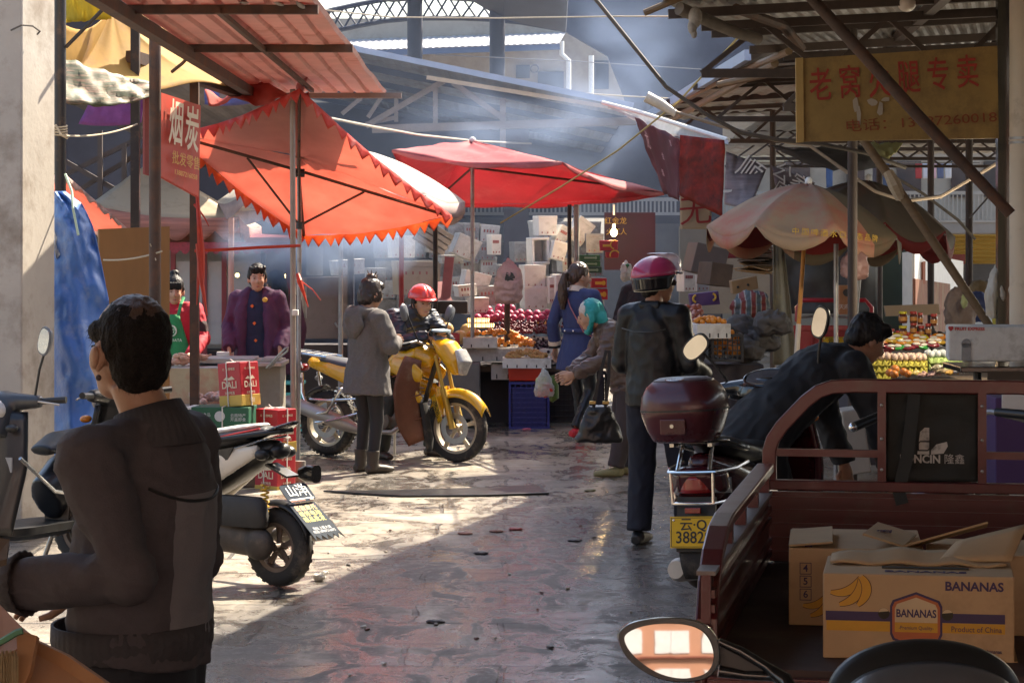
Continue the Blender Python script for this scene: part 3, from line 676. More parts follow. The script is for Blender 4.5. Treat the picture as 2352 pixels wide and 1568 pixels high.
lau = [(2110, (.35, .05, .05)), (2127, (.5, .5, .55)), (2143, (.55, .35, .4)), (2160, (.1, .12, .2)), (2178, (.5, .5, .52)), (2035, (.06, .08, .13)), (1905, (.05, .09, .2)), (2012, (.07, .06, .07))]
names_ = ["red", "pale grey", "pink", "dark blue", "white", "dark navy", "blue", "black"]
for (px, c_), nm in zip(lau, names_):
 h_ = 34 if px > 2050 else 55
 cloth("laundry_garment", [P(px - 8, 376, 48.9), P(px + 8, 376, 48.9), P(px + 7, 376 + h_, 48.9), P(px - 7, 376 + h_, 48.9)], 6, 6, mat("laundry_" + nm.replace(" ", "_"), c_, .85), "%s garment drying on the far balcony" % nm, "laundry", 0, .03)
one("washing_line", MB().tube([P(1880, 374, 48.9), P(2250, 374, 48.9)], .012, 5), m_cable, "washing line across the far balcony", "line")
# white railing and awning seen under the red canopy
t = thing("back_fence", "white railed fence behind the pile of foam boxes", "fence", tuple(P(1350, 500, 40)))
mb = MB()
for i in range(58): mb.merge(bar(P(1010 + i*9.5, 458, 40), P(1010 + i*9.5, 492, 40), .03))
mb.merge(bar(P(1000, 458, 40), P(1570, 458, 40), .06)); mb.merge(bar(P(1000, 491, 40), P(1570, 491, 40), .05))
put("railing", mb, mat('dusty_railing', (.34, .33, .32), .6), t, True)
put("awning_sheet", slab4(P(1010, 505, 39), P(1395, 505, 39), P(1395, 560, 37), P(1010, 560, 37), .06), mat("grey_awning_slats", (.11, .105, .10), .7, 0, .3, 6, stretch=(.3, 1, 8)), t, True)
put("wall", MB().box(P(1290, 640, 39.6) + V((0, 0, -.4)), (5.2, .2, 2.6)), mat("grey_back_wall", (.11, .10, .10), .8, 0, .3, 2), t, True)
t = thing("yellow_shop", "small yellow slatted shop with red beam beyond the right stall", "shop", tuple(P(2130, 760, 42)))
put("shutter", MB().grid(lambda u, v: P(2010 + 300*u, 540 + 190*v, 43 + .06*(int(v*40) % 2)), 2, 40), mat("yellow_shutter", (.60, .40, .10), .6, 0, .1, 3), t, True, solid=.03)
put("beam", slab4(P(2000, 588, 42.6), P(2215, 584, 42.6), P(2215, 606, 42.6), P(2000, 608, 42.6), .15), mat("dull_red_beam", (.30, .07, .06), .7), t, True)
one("tiled_lean_to", slab4(P(2180, 612, 38), P(2320, 612, 38), P(2320, 650, 36), P(2180, 650, 36), .08), mat("dark_tiles", (.16, .13, .11), .85, 0, .35, 6, .4, 12), "dark tiled lean to roof beside the yellow shop", "roof")
one("white_wall", slab4(P(2190, 650, 39), P(2352, 650, 39), P(2352, 800, 39), P(2190, 800, 39), .2), m_plasterlight, "low white wall beneath the dark tiled lean to", "wall")
t = thing("white_kiosk", "white painted kiosk with a rusty red door", "kiosk", tuple(P(2130, 770, 30)))
put("end_wall", slab4(P(2075, 580, 29.5), P(2098, 577, 29.2), P(2098, 770, 29.2), P(2075, 772, 29.5), .03), mat("kiosk_white", (.74, .73, .70), .5), t, True)
put("side_wall", slab4(P(2098, 577, 29.2), P(2210, 600, 33), P(2210, 750, 33), P(2098, 770, 29.2), .03), mat("kiosk_shade_tint", (.70, .70, .70), .5), t, True)  # the shaded side's greyer tone is put into the colour
put("door", slab4(P(2100, 640, 29.1), P(2180, 652, 31.6), P(2180, 760, 31.6), P(2100, 770, 29.1), .03), mat("rusty_red_door", (.26, .10, .06), .75, 0, .4, 7, .3, 30, stretch=(1, 1, .3), dirt=((.35, .25, .14), .45, 6)), t, True)
put("stain", slab4(P(2118, 602, 29.6), P(2124, 600, 29.7), P(2124, 652, 29.7), P(2118, 652, 29.6), .02), mat("rust_streak", (.30, .09, .05), .8), t, True)
t = thing("green_cabinet", "dark green metal cabinet with a blue drinks poster", "cabinet", tuple(P(2010, 770, 30)))
put("body", MB().box(P(2040, 665, 30.4), (.40, .5, 1.5)), mat("dark_green_metal", (.035, .06, .052), .5, .1, .25, 3), t, True, bev=.01)
put("poster", slab4(P(1966, 632, 29.8), P(2006, 632, 29.8), P(2006, 745, 29.8), P(1966, 745, 29.8), .02), mat("blue_poster", (.12, .30, .50), .5, 0, .5, 3), t, True)
put("poster_print", MB().ell(P(1980, 700, 29.76), (.045, .01, .12)), mat("poster_yellow", (.55, .42, .05), .6), t, True)
put("poster_print", MB().text("冰爽", .14, frame(P(1984, 655, 29.76), (1, 0, 0), (0, 0, 1))), mat("poster_pink", (.6, .1, .2), .6), t, True)
put("header", slab4(P(1966, 606, 29.8), P(2006, 606, 29.8), P(2006, 630, 29.8), P(1966, 630, 29.8), .02), m_white, t, True)
# building behind the camera: it stands in the mirrors and sends light back
t = thing("peach_building", "peach apartment building with white windows, seen in the foreground mirror", "building", (2, -26, 0))
put("wall", MB().box((2, -26, 9), (44, .6, 18)), mat("peach_render", (.42, .20, .12), .8, 0, .06, 1), t, True)
for i in range(9):
 for j in range(5):
  put("window", MB().box((-14 + i*4.1, -25.68, 2.5 + j*3.2), (3.0, .1, 1.9)).box((-14 + i*4.1, -25.64, 2.5 + j*3.2), (.12, .1, 1.9)), mat("white_curtained_window", (.62, .60, .58), .3, 0, .1, 2), t, True)
for j in range(5): put("ledge", MB().box((2, -25.55, 1.2 + j*3.2), (44, .3, .14)), mat("brick_red_ledge", (.20, .05, .03), .8), t, True)
# ================================================================ PEOPLE
m_skin = mat("skin", (.46, .26, .17), .5, 0, .08, 18, .1, 150, spec=.4)
m_skindark = mat("tanned_skin", (.36, .19, .115), .5, 0, .1, 18, .15, 150, spec=.4)
m_hair = mat("black_hair", (.014, .011, .010), .5, 0, .4, 30, .7, 60, stretch=(1, 1, .25), bdist=.006, spec=.25)
m_hairbrown = mat("brown_hair", (.06, .032, .02), .38, 0, .4, 30, .6, 60, stretch=(1, 1, .2), bdist=.006)
m_eye = mat("dark_eye", (.012, .01, .01), .2)
m_lip = mat("lips", (.36, .13, .10), .5)
def joints(H=1.7):
 k = H/1.7
 j = dict(pel=(0, 0, .93), waist=(0, 0, 1.06), chest=(0, .0, 1.27), neck=(0, -.015, 1.45), head=(0, .02, 1.575),
             sl=(-.185, -.01, 1.39), sr=(.185, -.01, 1.39), el=(-.25, -.03, 1.12), er=(.25, -.03, 1.12), wl=(-.26, .04, .88), wr=(.26, .04, .88),
             hl=(-.09, 0, .90), hr=(.09, 0, .90), kl=(-.10, .03, .48), kr=(.10, .03, .48), al=(-.10, -.01, .085), ar=(.10, -.01, .085),
             fl=(-.12, .15, .03), fr=(.12, .15, .03), hdl=(0, 0, -1), hdr=(0, 0, -1))
 return {a: (V(b)*k if not a.startswith('hd') else V(b)) for a, b in j.items()}
def hand(mb, w_, d, n_, curl=.5, side=1):
 """palm, four fingers and a thumb; d along the hand, n_ out of the palm, side = where the thumb lies"""
 d = V(d).normalized(); n_ = V(n_); n_ = (n_ - d*n_.dot(d)).normalized(); x = d.cross(n_)*side
 w_ = V(w_)
 mb.tube([w_ - d*.03, w_ + d*.01, w_ + d*.05, w_ + d*.095], [(.026, .022), (.032, .018), (.042, .016), (.038, .012)], 10, xref=x)
 for i, (o_, L_) in enumerate(((.030, .070), (.010, .080), (-.011, .074), (-.030, .058))):
  p = w_ + d*.085 + x*o_; a = 0; pts = [p]
  for k in range(3):
   a += curl*(.45 + .25*k); p = p + (d*math.cos(a) + n_*math.sin(a))*(L_*(.42, .33, .25)[k]); pts.append(p)
  mb.tube(pts, [.0095, .0088, .008, .006], 6)
 t0 = w_ + d*.03 + x*.034
 mb.tube([t0 - x*.012, t0 + x*.018 + d*.025, t0 + x*.026 + d*.05 + n_*.012*curl*2, t0 + x*.022 + d*.075 + n_*.02*curl*2], [.013, .012, .010, .007], 6)
def head_shapes(mb, c, Hm):
 T = M.Translation(c) @ Hm
 mb.ell((0, -.012, .03), (.075, .094, .094), T=T).ell((0, .028, -.025), (.060, .068, .082), T=T).ell((0, .043, -.078), (.042, .042, .036), T=T)
 mb.ell((0, .098, -.022), (.013, .020, .022), T=T).ell((0, .09, -.005), (.010, .014, .03), T=T)
 for s_ in (-1, 1):
  mb.ell((s_*.076, -.004, -.012), (.011, .022, .033), T=T); mb.ell((s_*.03, .06, -.03), (.025, .03, .03), T=T)
def face_feats(mb, c, Hm):
 T = M.Translation(c) @ Hm
 mb.mat(1)
 for s_ in (-1, 1):
  mb.ell((s_*.030, .0850, .003), (.011, .007, .0042), T=T, nu=8, nv=5); mb.ell((s_*.032, .0860, .022), (.017, .007, .0028), T=T, nu=8, nv=5)
 mb.mat(2).ell((0, .0855, -.068), (.018, .008, .006), T=T, nu=8, nv=5); mb.mat(0)
def hair_shapes(mb, c, Hm, kind):
 T = M.Translation(c) @ Hm
 mb.ell((0, -.022, .044), (.082, .100, .094), T=T)
 if kind in ('short', 'shortf', 'bun', 'bob', 'pony', 'long'):
  mb.ell((0, -.062, -.01), (.074, .058, .075), T=T)
  for s_ in (-1, 1): mb.ell((s_*.068, -.015, .02), (.018, .045, .045), T=T)
 if kind in ('shortf', 'bob'):
  mb.ell((0, .045, .075), (.066, .05, .042), T=T)
 if kind == 'shortf':
  for i in range(9): mb.ell((-.06 + i*.015, .055 + .012*math.sin(i*2.1), .085 + .012*math.cos(i*3)), (.016, .03, .02), T=T)
 if kind == 'bob':
  mb.ell((0, -.05, -.045), (.085, .06, .07), T=T)
  for s_ in (-1, 1): mb.ell((s_*.07, .015, -.01), (.022, .045, .06), T=T)
 if kind == 'bun': mb.ell((0, -.06, .145), (.042, .042, .036), T=T)
 if kind == 'pony':
  mb.tube([(0, -.10, .03), (0, -.15, .01), (.0, -.165, -.10), (0, -.15, -.22), (0, -.14, -.32)], [.022, .03, .045, .05, .018], 10, T=T)
 if kind == 'long': mb.tube([(0, -.07, .03), (0, -.11, -.06), (0, -.12, -.2), (0, -.11, -.33)], [(.08, .05), (.085, .05), (.075, .04), (.05, .02)], 12, T=T, xref=(1, 0, 0))
def person(label, loc, rz, J, hrot=(0, 0, 0), skin=None, hair='short', hairm=None, curl=(.5, .5), palm=None, vox=.0085, body_arms=True):
 t = thing("person", label, "person", loc, rz)
 Hm = rot(*hrot); mb = MB()
 head_shapes(mb, J['head'], Hm)
 nb = J['neck']; hd = J['head']
 mb.tube([nb - V((0, 0, .06)), nb, hd + (Hm @ V((0, -.025, -.06)))], [.07, .057, .054], 12)
 ax = (J['sr'] - J['sl']).normalized()
 mb.tube([J['pel'] - V((0, 0, .05)), J['waist'], J['chest'], nb], [(.13, .09), (.12, .085), (.14, .095), (.07, .06)], 14, xref=ax)
 for s_, S, E, W_ in (('l', 'sl', 'el', 'wl'), ('r', 'sr', 'er', 'wr')):
  mb.tube([J[S].lerp(J['chest'], .3), J[S], J[E], J[W_]], [.05, .048, .038, .026], 10)
 for s_ in 'lr':
  mb.tube([J['h' + s_] + V((0, 0, .05)), J['h' + s_], J['k' + s_], J['a' + s_]], [.075, .08, .05, .034], 10)
  mb.ell((J['a' + s_] + J['f' + s_])/2 - V((0, 0, .02)), .035)
 body = blob(mb, vox, 3)
 for i, s_ in enumerate('lr'):
  hv = J['hd' + s_]; pn = (palm[i] if palm else ((1, 0, 0) if s_ == 'l' else (-1, 0, 0)))
  hand(body, J['w' + s_], hv, pn, curl[i], 1 if s_ == 'l' else -1)
 face_feats(body, J['head'], Hm)
 put("body", body, [skin or m_skin, m_eye, m_lip], t, smooth=True, ang=180)
 if hair:
  h = MB(); hair_shapes(h, J['head'], Hm, hair)
  put("hair", blob(h, .008, 2, .006, (40, 40, 14)), hairm or m_hair, t, smooth=True, ang=180)
 return t
def torso(mb, J, hem, hrx, hry, rx=.185, ry=.13, waist=.95, sh=.075):
 """hem: point where the garment ends"""
 ax = (J['sr'] - J['sl']).normalized()
 up = J['neck']
 pts = [V(hem), J['pel'].lerp(V(hem), .35) if (V(hem) - J['pel']).length > .12 else J['pel'], J['waist'], J['chest'], J['chest'].lerp(up, .6), up + (up - J['chest'])*.12]
 mb.tube(pts, [(hrx, hry), ((hrx + rx*waist)/2 + .006, (hry + ry)/2 + .004), (rx*waist, ry*waist), (rx, ry), (rx*.86, ry*.85), (.07, .07)], 20, xref=ax)
 mb.tube([J['sl'], J['sl'].lerp(J['sr'], .5) + (up - J['chest'])*.12, J['sr']], [sh, sh*1.05, sh], 12)
def sleeve(mb, S, E, W_, r0=.078, r1=.064, r2=.046, ext=.0):
 mb.ell(S, r0*1.02)
 mb.tube([S + (S - E).normalized()*.02, S.lerp(E, .5), E, E.lerp(W_, .5), W_ + (W_ - E)*ext], [r0, (r0 + r1)/2, r1, (r1 + r2)/2 + .004, r2], 12)
 mb.ell(E, r1*1.02)
def legs(mb, J, r=(.10, .075, .058), hem=.0, hipr=(.155, .115)):
 ax = (J['hr'] - J['hl']).normalized()
 mb.tube([J['pel'] + V((0, 0, .06)), J['pel'], J['hl'].lerp(J['hr'], .5) - V((0, 0, .06))], [(hipr[0]*.92, hipr[1]*.9), hipr, (hipr[0]*.95, hipr[1])], 16, xref=ax)
 for s_ in 'lr':
  h, k, a = J['h' + s_], J['k' + s_], J['a' + s_]
  mb.tube([h + V((0, 0, .03)), h.lerp(k, .4), k, k.lerp(a, .5), a - (a - k)*hem], [r[0], r[0]*.92, r[1], (r[1] + r[2])/2, r[2]], 14)
def shoe(t, a, f, m, h=.05, wd=.043, name="shoe", ankle=.0, high=0):
 a, f = V(a), V(f); d = (f - a); d.z = 0; d.normalize()
 heel = V((a.x, a.y, 0)) - d*.06; toe = heel + d*.25
 x = V((d.y, -d.x, 0)); z0 = min(a.z - .085, 0) if False else a.z - .085
 b = MB(); zz = V((0, 0, max(0, z0)))
 b.tube([heel + V((0, 0, .032)) + zz, heel + d*.07 + V((0, 0, .04)) + zz, heel + d*.17 + V((0, 0, .035)) + zz, toe + V((0, 0, .026)) + zz], [(wd*.8, .032), (wd*.85, .040), (wd*1.05, .034), (wd*.7, .022)], 12, xref=x)
 b.ell(heel + d*.05 + V((0, 0, h)) + zz, (.045, .045, .045))
 if high: b.tube([heel + d*.055 + V((0, 0, .04)) + zz, a + V((0, 0, .04)), a + V((0, 0, high))], [.046, .05, .056], 12)
 return put(name, blob(b, .008, 2), m, t, smooth=True, ang=60)
def wear(t, name, mb, m, vox=.011, it=4, fold=.008, fs=(9, 9, 5), seed=0, split=None, **k):
 b = blob(mb, vox, it, fold, fs, seed)
 if split:
  for i, f in enumerate(b.f):
   c = V((0, 0, 0))
   for q_ in f: c += b.v[q_]
   b.m[i] = split(c/len(f))
 return put(name, b, m, t, smooth=True, ang=180, **k)
# ---------------------------------------------------------------- bald man in the foreground, seen from behind
J = joints(1.77)
J['head'] = V((.0, .035, 1.632)); J['neck'] = V((0, -.02, 1.485))
J['sl'] = V((-.205, -.0, 1.41)); J['sr'] = V((.205, .0, 1.41)); J['chest'] = V((0, -.02, 1.30))
J['el'] = V((-.235, -.115, 1.175)); J['wl'] = V((-.235, .185, 1.135)); J['hdl'] = V((.15, .9, -.25))
J['er'] = V((.27, .02, 1.14)); J['wr'] = V((.14, .25, 1.06)); J['hdr'] = V((-.4, .9, -.1))
p0 = P(318, 700, 5.33)
man = person("balding man in dark zip jacket seen from behind, holding torn cardboard", (p0.x + .0, 5.36, 0), 67, J, (4, 0, -26), m_skindark, None, palm=((.6, 0, -.6), (-.5, 0, -.6)), curl=(.45, .5), vox=.007)
Hm = rot(4, 0, -26); h = MB(); c = J['head']; T = M.Translation(c) @ Hm
h.ell((0, -.030, .040), (.081, .092, .090), T=T).ell((0, -.058, -.018), (.073, .056, .078), T=T)
for s_ in (-1, 1): h.ell((s_*.064, -.036, .028), (.018, .035, .045), T=T).ell((s_*.062, .022, .042), (.016, .035, .028), T=T)
hb = blob(h, .006, 2, .0035, (50, 50, 16)); crown = c + (Hm @ V((.01, -.045, .125)))
def thin(cc): return 1 if ((cc - crown) * V((1, 1, 1))).length < .068 + .025*noise.noise(cc*40) else 0
for i, f in enumerate(hb.f): hb.m[i] = thin(sum((hb.v[q_] for q_ in f), V())/len(f))
random.seed(3)
for k in range(2600):
 f = hb.f[random.randrange(len(hb.f))]
 if len(f) < 4: continue
 p = sum((hb.v[q_] for q_ in f), V())/len(f); nn = (hb.v[f[1]] - hb.v[f[0]]).cross(hb.v[f[2]] - hb.v[f[0]]).normalized()
 if nn.dot(p - c) < 0: nn = -nn
 d = (p - crown); d.z -= .05; d += V((random.gauss(0, .015), random.gauss(0, .015), random.gauss(0, .015))); d = (d - nn*d.dot(nn)).normalized(); x = d.cross(nn)*.0005
 L_ = random.uniform(.010, .024); e = p + d*L_ + nn*(.002 + .1*L_); mm = thin(p)
 if mm and random.random() < .55: continue
 b_ = len(hb.v); hb.v += [p - x - nn*.001, p + x - nn*.001, e]; hb.f.append((b_, b_ + 1, b_ + 2)); hb.m.append(mm)
put("hair", hb, [mat("cropped_black_hair", (.016, .012, .010), .65, 0, .4, 60, .9, 160, bdist=.008, spec=.15), mat("thinning_hair", (.075, .04, .024), .5, 0, .35, 60, .6, 220)], man, smooth=True, ang=180)
put('ear', blob(MB().ell(c + (Hm @ V((-.082, .0, -.012))), (.010, .018, .028), Hm).ell(c + (Hm @ V((-.087, -.008, -.006))), (.007, .014, .022), Hm), .005, 2), m_skindark, man, smooth=True, ang=180)
put("ear_mole", MB().ell(c + (Hm @ V((-.078, -.012, -.055))), (.006, .007, .007)), mat("dark_mole", (.06, .03, .025), .5), man, smooth=True)
m_jk = mat("dark_mauve_jacket", (.080, .067, .070), .85, 0, .12, 60, .35, 260, spec=.25)
mb = MB(); torso(mb, J, (0, .02, 1.00), .175, .148, .19, .142, 1.02, .076)
sleeve(mb, J['sl'], J['el'], J['wl'], .074, .064, .054, -.02); sleeve(mb, J['sr'], J['er'], J['wr'], .074, .064, .054, -.02)
def panel(m, c2):
 t = m.node_tree; n = t.nodes; L = t.links; p = n["Principled BSDF"]; src = p.inputs["Base Color"].links[0].from_socket
 tc = n.new("ShaderNodeTexCoord"); sp = n.new("ShaderNodeSeparateXYZ"); L.new(tc.outputs["Object"], sp.inputs[0]); f = None
 for ax, lo, hi in ((0, -.085, .155), (1, -9, .06), (2, 1.005, 1.325)):
  for op, v in (('GREATER_THAN', lo), ('LESS_THAN', hi)):
   q = n.new("ShaderNodeMath"); q.operation = op; L.new(sp.outputs[ax], q.inputs[0]); q.inputs[1].default_value = v
   if f:
    r_ = n.new("ShaderNodeMath"); r_.operation = 'MULTIPLY'; L.new(f, r_.inputs[0]); L.new(q.outputs[0], r_.inputs[1]); f = r_.outputs[0]
   else: f = q.outputs[0]
 mx = n.new("ShaderNodeMix"); mx.data_type = 'RGBA'; L.new(f, mx.inputs[0]); L.new(src, mx.inputs[6]); mx.inputs[7].default_value = (*c2, 1); L.new(mx.outputs[2], p.inputs["Base Color"])
panel(m_jk, (.175, .160, .163))
jb = wear(man, "jacket", mb, m_jk, .009, 4, .010, (6, 6, 9), 3)
rib = mat("ribbed_knit", (.048, .041, .043), .85, 0, .15, 20, .5, 120)
def ribbed(name, pts, rs, n, amp, ax=None):
 mb = MB(); k = len(pts); nn = n*4
 vs_ = []; pts = [V(p) for p in pts]
 for i, p in enumerate(pts):
  tdir = (pts[min(k-1, i+1)] - pts[max(0, i-1)]).normalized()
  x = V(ax) if ax is not None else V((1, 0, 0)); x = (x - tdir*x.dot(tdir)).normalized(); y = tdir.cross(x)
  for jx in range(nn):
   a = 2*math.pi*jx/nn; e = 1 + (amp if jx % 4 in (0, 1) else -amp)
   vs_.append(p + x*rs[i][0]*e*math.cos(a) + y*rs[i][1]*e*math.sin(a))
 fs = [(i*nn + jx, i*nn + (jx+1) % nn, (i+1)*nn + (jx+1) % nn, (i+1)*nn + jx) for i in range(k-1) for jx in range(nn)]
 mb.add(vs_, fs); return put(name, mb, rib, man, solid=.006, smooth=True, ang=180)
ribbed("collar", [J['neck'] + V((0, -.014, -.06)), J['neck'] + V((0, -.010, -.015)), J['neck'] + V((0, .002, .022))], [(.120, .110), (.090, .086), (.075, .073)], 36, .007)
ribbed("hem_band", [(0, .02, 1.035), (0, .02, 1.00), (0, .02, .962), (0, .02, .945)], [(.197, .166), (.197, .168), (.188, .160), (.172, .146)], 56, .003)
wd_ = (J['wl'] - J['el']).normalized()
ribbed("cuff", [J['wl'] - wd_*.045, J['wl'] - wd_*.02, J['wl'] + wd_*.03], [(.068, .068), (.060, .058), (.048, .045)], 20, .02, (1, 0, .2))
mb = MB(); legs(mb, J, (.105, .085, .07)); wear(man, "trousers", mb, mat("black_trousers", (.014, .014, .018), .8, 0, .2, 20, .2, 200), .011, 4, .006, seed=5)
for s_ in 'lr': shoe(man, J['a' + s_], J['f' + s_], m_black)
# seams over the shoulder yoke
def snap(o, x, z):
 q = [v.co for v in o.data.vertices if abs(v.co.x - x) < .014 and abs(v.co.z - z) < .014]
 return min(q, key=lambda a_: a_.y) + V((0, -.002, 0)) if q else None
yk = [snap(jb, -.155 + .31*i/14, 1.335 - .02*math.cos((-.155 + .31*i/14)*12)) for i in range(15)]
yk = [p for p in yk if p]
for _ in range(4): yk = [yk[0]] + [(yk[i-1] + yk[i]*2 + yk[i+1])/4 for i in range(1, len(yk)-1)] + [yk[-1]]
put("seam", MB().tube([p - V((0, .002, 0)) for p in yk], .0035, 6), mat("black_piping", (.01, .01, .01), .6), man, smooth=True)
# ---------------------------------------------------------------- woman in grey hooded coat by the yellow motorcycle
J = joints(1.52)
J['head'] = V((0, .035, 1.44)); J['el'] = V((-.25, .05, 1.03)); J['wl'] = V((-.06, .22, 1.06)); J['er'] = V((.24, .06, 1.03)); J['wr'] = V((.05, .23, 1.05))
J['hdl'] = V((.6, .6, .1)); J['hdr'] = V((-.6, .6, .1)); J['al'] = V((-.10, .0, .085)); J['ar'] = V((.10, -.02, .085))
pg = G(845, 1085)
wom = person("short haired woman in grey hooded coat and black leggings beside the yellow motorcycle", (pg.x, pg.y, 0), -52, J, (-14, 0, 0), m_skin, 'bob', mat("dark_brown_hair", (.03, .018, .014), .42, 0, .4, 30, .6, 60, stretch=(1, 1, .25), bdist=.006))
h = MB(); T = M.Translation(J['head']) @ rot(-14)
h.ell((0, -.03, .125), (.045, .05, .04), T=T)
for i in range(14):
 a = i*.9; h.tube([(.02*math.cos(a), -.03 + .02*math.sin(a), .13), (.05*math.cos(a), -.03 + .05*math.sin(a), .165 + .02*math.sin(i*3))], [.008, .002], 5, T=T)
put("hair_bun", h, m_hairbrown, wom, smooth=True)
m_coat = mat("grey_wool_coat", (.115, .105, .10), .85, 0, .18, 50, .5, 200)
mb = MB(); torso(mb, J, (0, -.01, .63), .235, .19, .185, .145, 1.02, .08)
sleeve(mb, J['sl'], J['el'], J['wl'], .085, .074, .06); sleeve(mb, J['sr'], J['er'], J['wr'], .085, .074, .06)
wear(wom, "coat", mb, m_coat, .011, 4, .012, (7, 7, 4), 8)
mb = MB(); mb.tube([J['sl'] + V((.02, .03, .04)), J['neck'] + V((-.05, -.10, .0)), J['neck'] + V((0, -.15, -.06)), J['neck'] + V((.05, -.10, 0)), J['sr'] + V((-.02, .03, .04))], [.035, .06, .075, .06, .035], 10)
mb.ell(J['chest'] + V((0, -.145, .07)), (.13, .06, .13))
wear(wom, "hood", mb, m_coat, .011, 4, .012, (8, 8, 6), 2)
put("scarf", blob(MB().tube([J['neck'] + V((-.06, .03, .0)), J['neck'] + V((0, -.065, .02)), J['neck'] + V((.06, .03, 0)), J['neck'] + V((0, .07, -.02))], .036, 10), .01, 3, .006, (20, 20, 20)), mat("blue_scarf", (.05, .09, .20), .8, 0, .25, 20), wom, smooth=True, ang=180)
mb = MB(); legs(mb, J, (.078, .056, .044)); wear(wom, "leggings", mb, mat("black_leggings", (.014, .013, .015), .7, 0, .2, 20), .010, 3, .002)
for s_ in 'lr': shoe(wom, J['a' + s_], J['f' + s_], mat("brown_ankle_boots", (.045, .035, .026), .55, 0, .3, 14, .3, 60), name="boot", high=.10)
# ---------------------------------------------------------------- rider with the red helmet
J = joints(1.68)
J.update(pel=V((0, 0, .86)), waist=V((0, .08, .97)), chest=V((0, .22, 1.13)), neck=V((0, .29, 1.25)), head=V((.0, .385, 1.335)), sl=V((-.19, .24, 1.20)), sr=V((.19, .24, 1.20)),
         el=V((-.25, .40, 1.00)), er=V((.25, .42, 1.0)), wl=V((-.05, .60, 1.07)), wr=V((.10, .60, 1.06)), hdl=V((.5, .6, .1)), hdr=V((-.4, .7, .1)),
         hl=V((-.12, 0, .82)), hr=V((.12, 0, .82)), kl=V((-.22, .36, .52)), kr=V((.26, .30, .50)), al=V((-.24, .20, .085)), ar=V((.27, .16, .085)), fl=V((-.26, .36, .03)), fr=V((.30, .33, .03)))
rid = person("motorcyclist in red helmet and navy padded jacket leaning on the yellow motorcycle", (-1.02, 21.02, 0), -140, J, (-4, 0, -12), m_skin, 'short')
Hm = rot(-4, 0, -12); T = M.Translation(J['head']) @ Hm
def helmet_shell(T, zcut=.0, s_=1.0, n=24, mv=12):
 def fn(u, v):
  a = 2*math.pi*u; ph = math.pi/2*(1 - v*1.02); cz = math.sin(ph)
  return (.112*s_*math.cos(ph)*math.sin(a), -.01 + .132*s_*math.cos(ph)*math.cos(a), zcut + .115*s_*cz)
 return MB().grid(fn, n, mv, T)
m_redhel = mat("red_helmet_paint", (.60, .055, .05), .22, 0, .06, 5, coat=.5)
put("helmet", helmet_shell(T, .045), m_redhel, rid, solid=.012, smooth=True)
put("helmet_peak", MB().grid(lambda u, v: (.108*math.sin((u - .5)*2.4), -.01 + (.126 + .05*v)*math.cos((u - .5)*2.0) , .05 - .018*v), 14, 3, T), m_redhel, rid, solid=.008, smooth=True)
put("chin_strap", MB().tube([T @ V((-.098, .01, .04)), T @ V((-.07, .03, -.08)), T @ V((0, .04, -.13)), T @ V((.07, .03, -.08)), T @ V((.098, .01, .04))], [(.009, .002)]*5, 6), m_ink, rid)
mb = MB(); torso(mb, J, J['pel'] + V((0, -.03, -.06)), .18, .15, .195, .15, 1.0, .08)
sleeve(mb, J['sl'], J['el'], J['wl'], .088, .076, .055); sleeve(mb, J['sr'], J['er'], J['wr'], .088, .076, .055)
mb.tube([J['neck'] + V((0, 0, -.03)), J['neck'] + V((0, .02, .05))], [.10, .085], 14)
wear(rid, "jacket", mb, mat("navy_padded_jacket", (.022, .028, .045), .45, 0, .2, 12, .3, 60), .010, 3, .016, (5, 5, 22), 4)
mb = MB(); legs(mb, J, (.10, .08, .07)); wear(rid, "trousers", mb, mat("dark_green_trousers", (.03, .034, .03), .8, 0, .2, 14), .011, 3, .007)
for s_ in 'lr': shoe(rid, J['a' + s_], J['f' + s_], mat("dark_brown_shoes", (.05, .03, .022), .5, 0, .2, 14))
# ---------------------------------------------------------------- woman in the blue coat, seen from behind
J = joints(1.66)
J['al'] = V((-.08, .13, .085)); J['ar'] = V((.09, -.16, .16)); J['kl'] = V((-.09, .10, .47)); J['kr'] = V((.09, .06, .50)); J['fl'] = V((-.08, .3, .03)); J['fr'] = V((.09, .0, .04))
J['el'] = V((-.25, -.08, 1.10)); J['wl'] = V((-.27, -.02, .87)); J['er'] = V((.25, .05, 1.12)); J['wr'] = V((.18, .24, 1.05)); J['hdr'] = V((-.2, .8, .1))
pb = G(1330, 1019)
blue = person("woman in dark blue coat with long ponytail carrying vegetables past the fruit stall", (pb.x, pb.y + .05, 0), -42, J, (-6, 0, -28), m_skin, 'pony', m_hairbrown, curl=(1.0, .5))
m_bc = mat("navy_blue_coat", (.030, .040, .12), .75, 0, .12, 30, .25, 180)
mb = MB(); torso(mb, J, (0, .0, .68), .235, .20, .175, .125, .90, .07)
sleeve(mb, J['sl'], J['el'], J['wl'], .072, .06, .052, -.12); sleeve(mb, J['sr'], J['er'], J['wr'], .072, .06, .052, -.1)
wear(blue, "coat", mb, m_bc, .010, 4, .008, (9, 9, 3), 5)
put("cuff", MB().tube([J['wl'].lerp(J['el'], .32), J['wl'].lerp(J['el'], .16)], [.060, .062], 14), mat("cream_cuff", (.62, .50, .38), .8), blue, smooth=True)
put("cuff", MB().tube([J['wl'].lerp(J['el'], .17), J['wl'].lerp(J['el'], .05)], [.056, .054], 14), mat("black_cuff", (.015, .015, .02), .8), blue, smooth=True)
put("collar", MB().tube([J['neck'] + V((0, -.01, -.02)), J['neck'] + V((0, .0, .03))], [.085, .075], 16), mat("cream_collar", (.62, .50, .40), .8), blue, smooth=True)
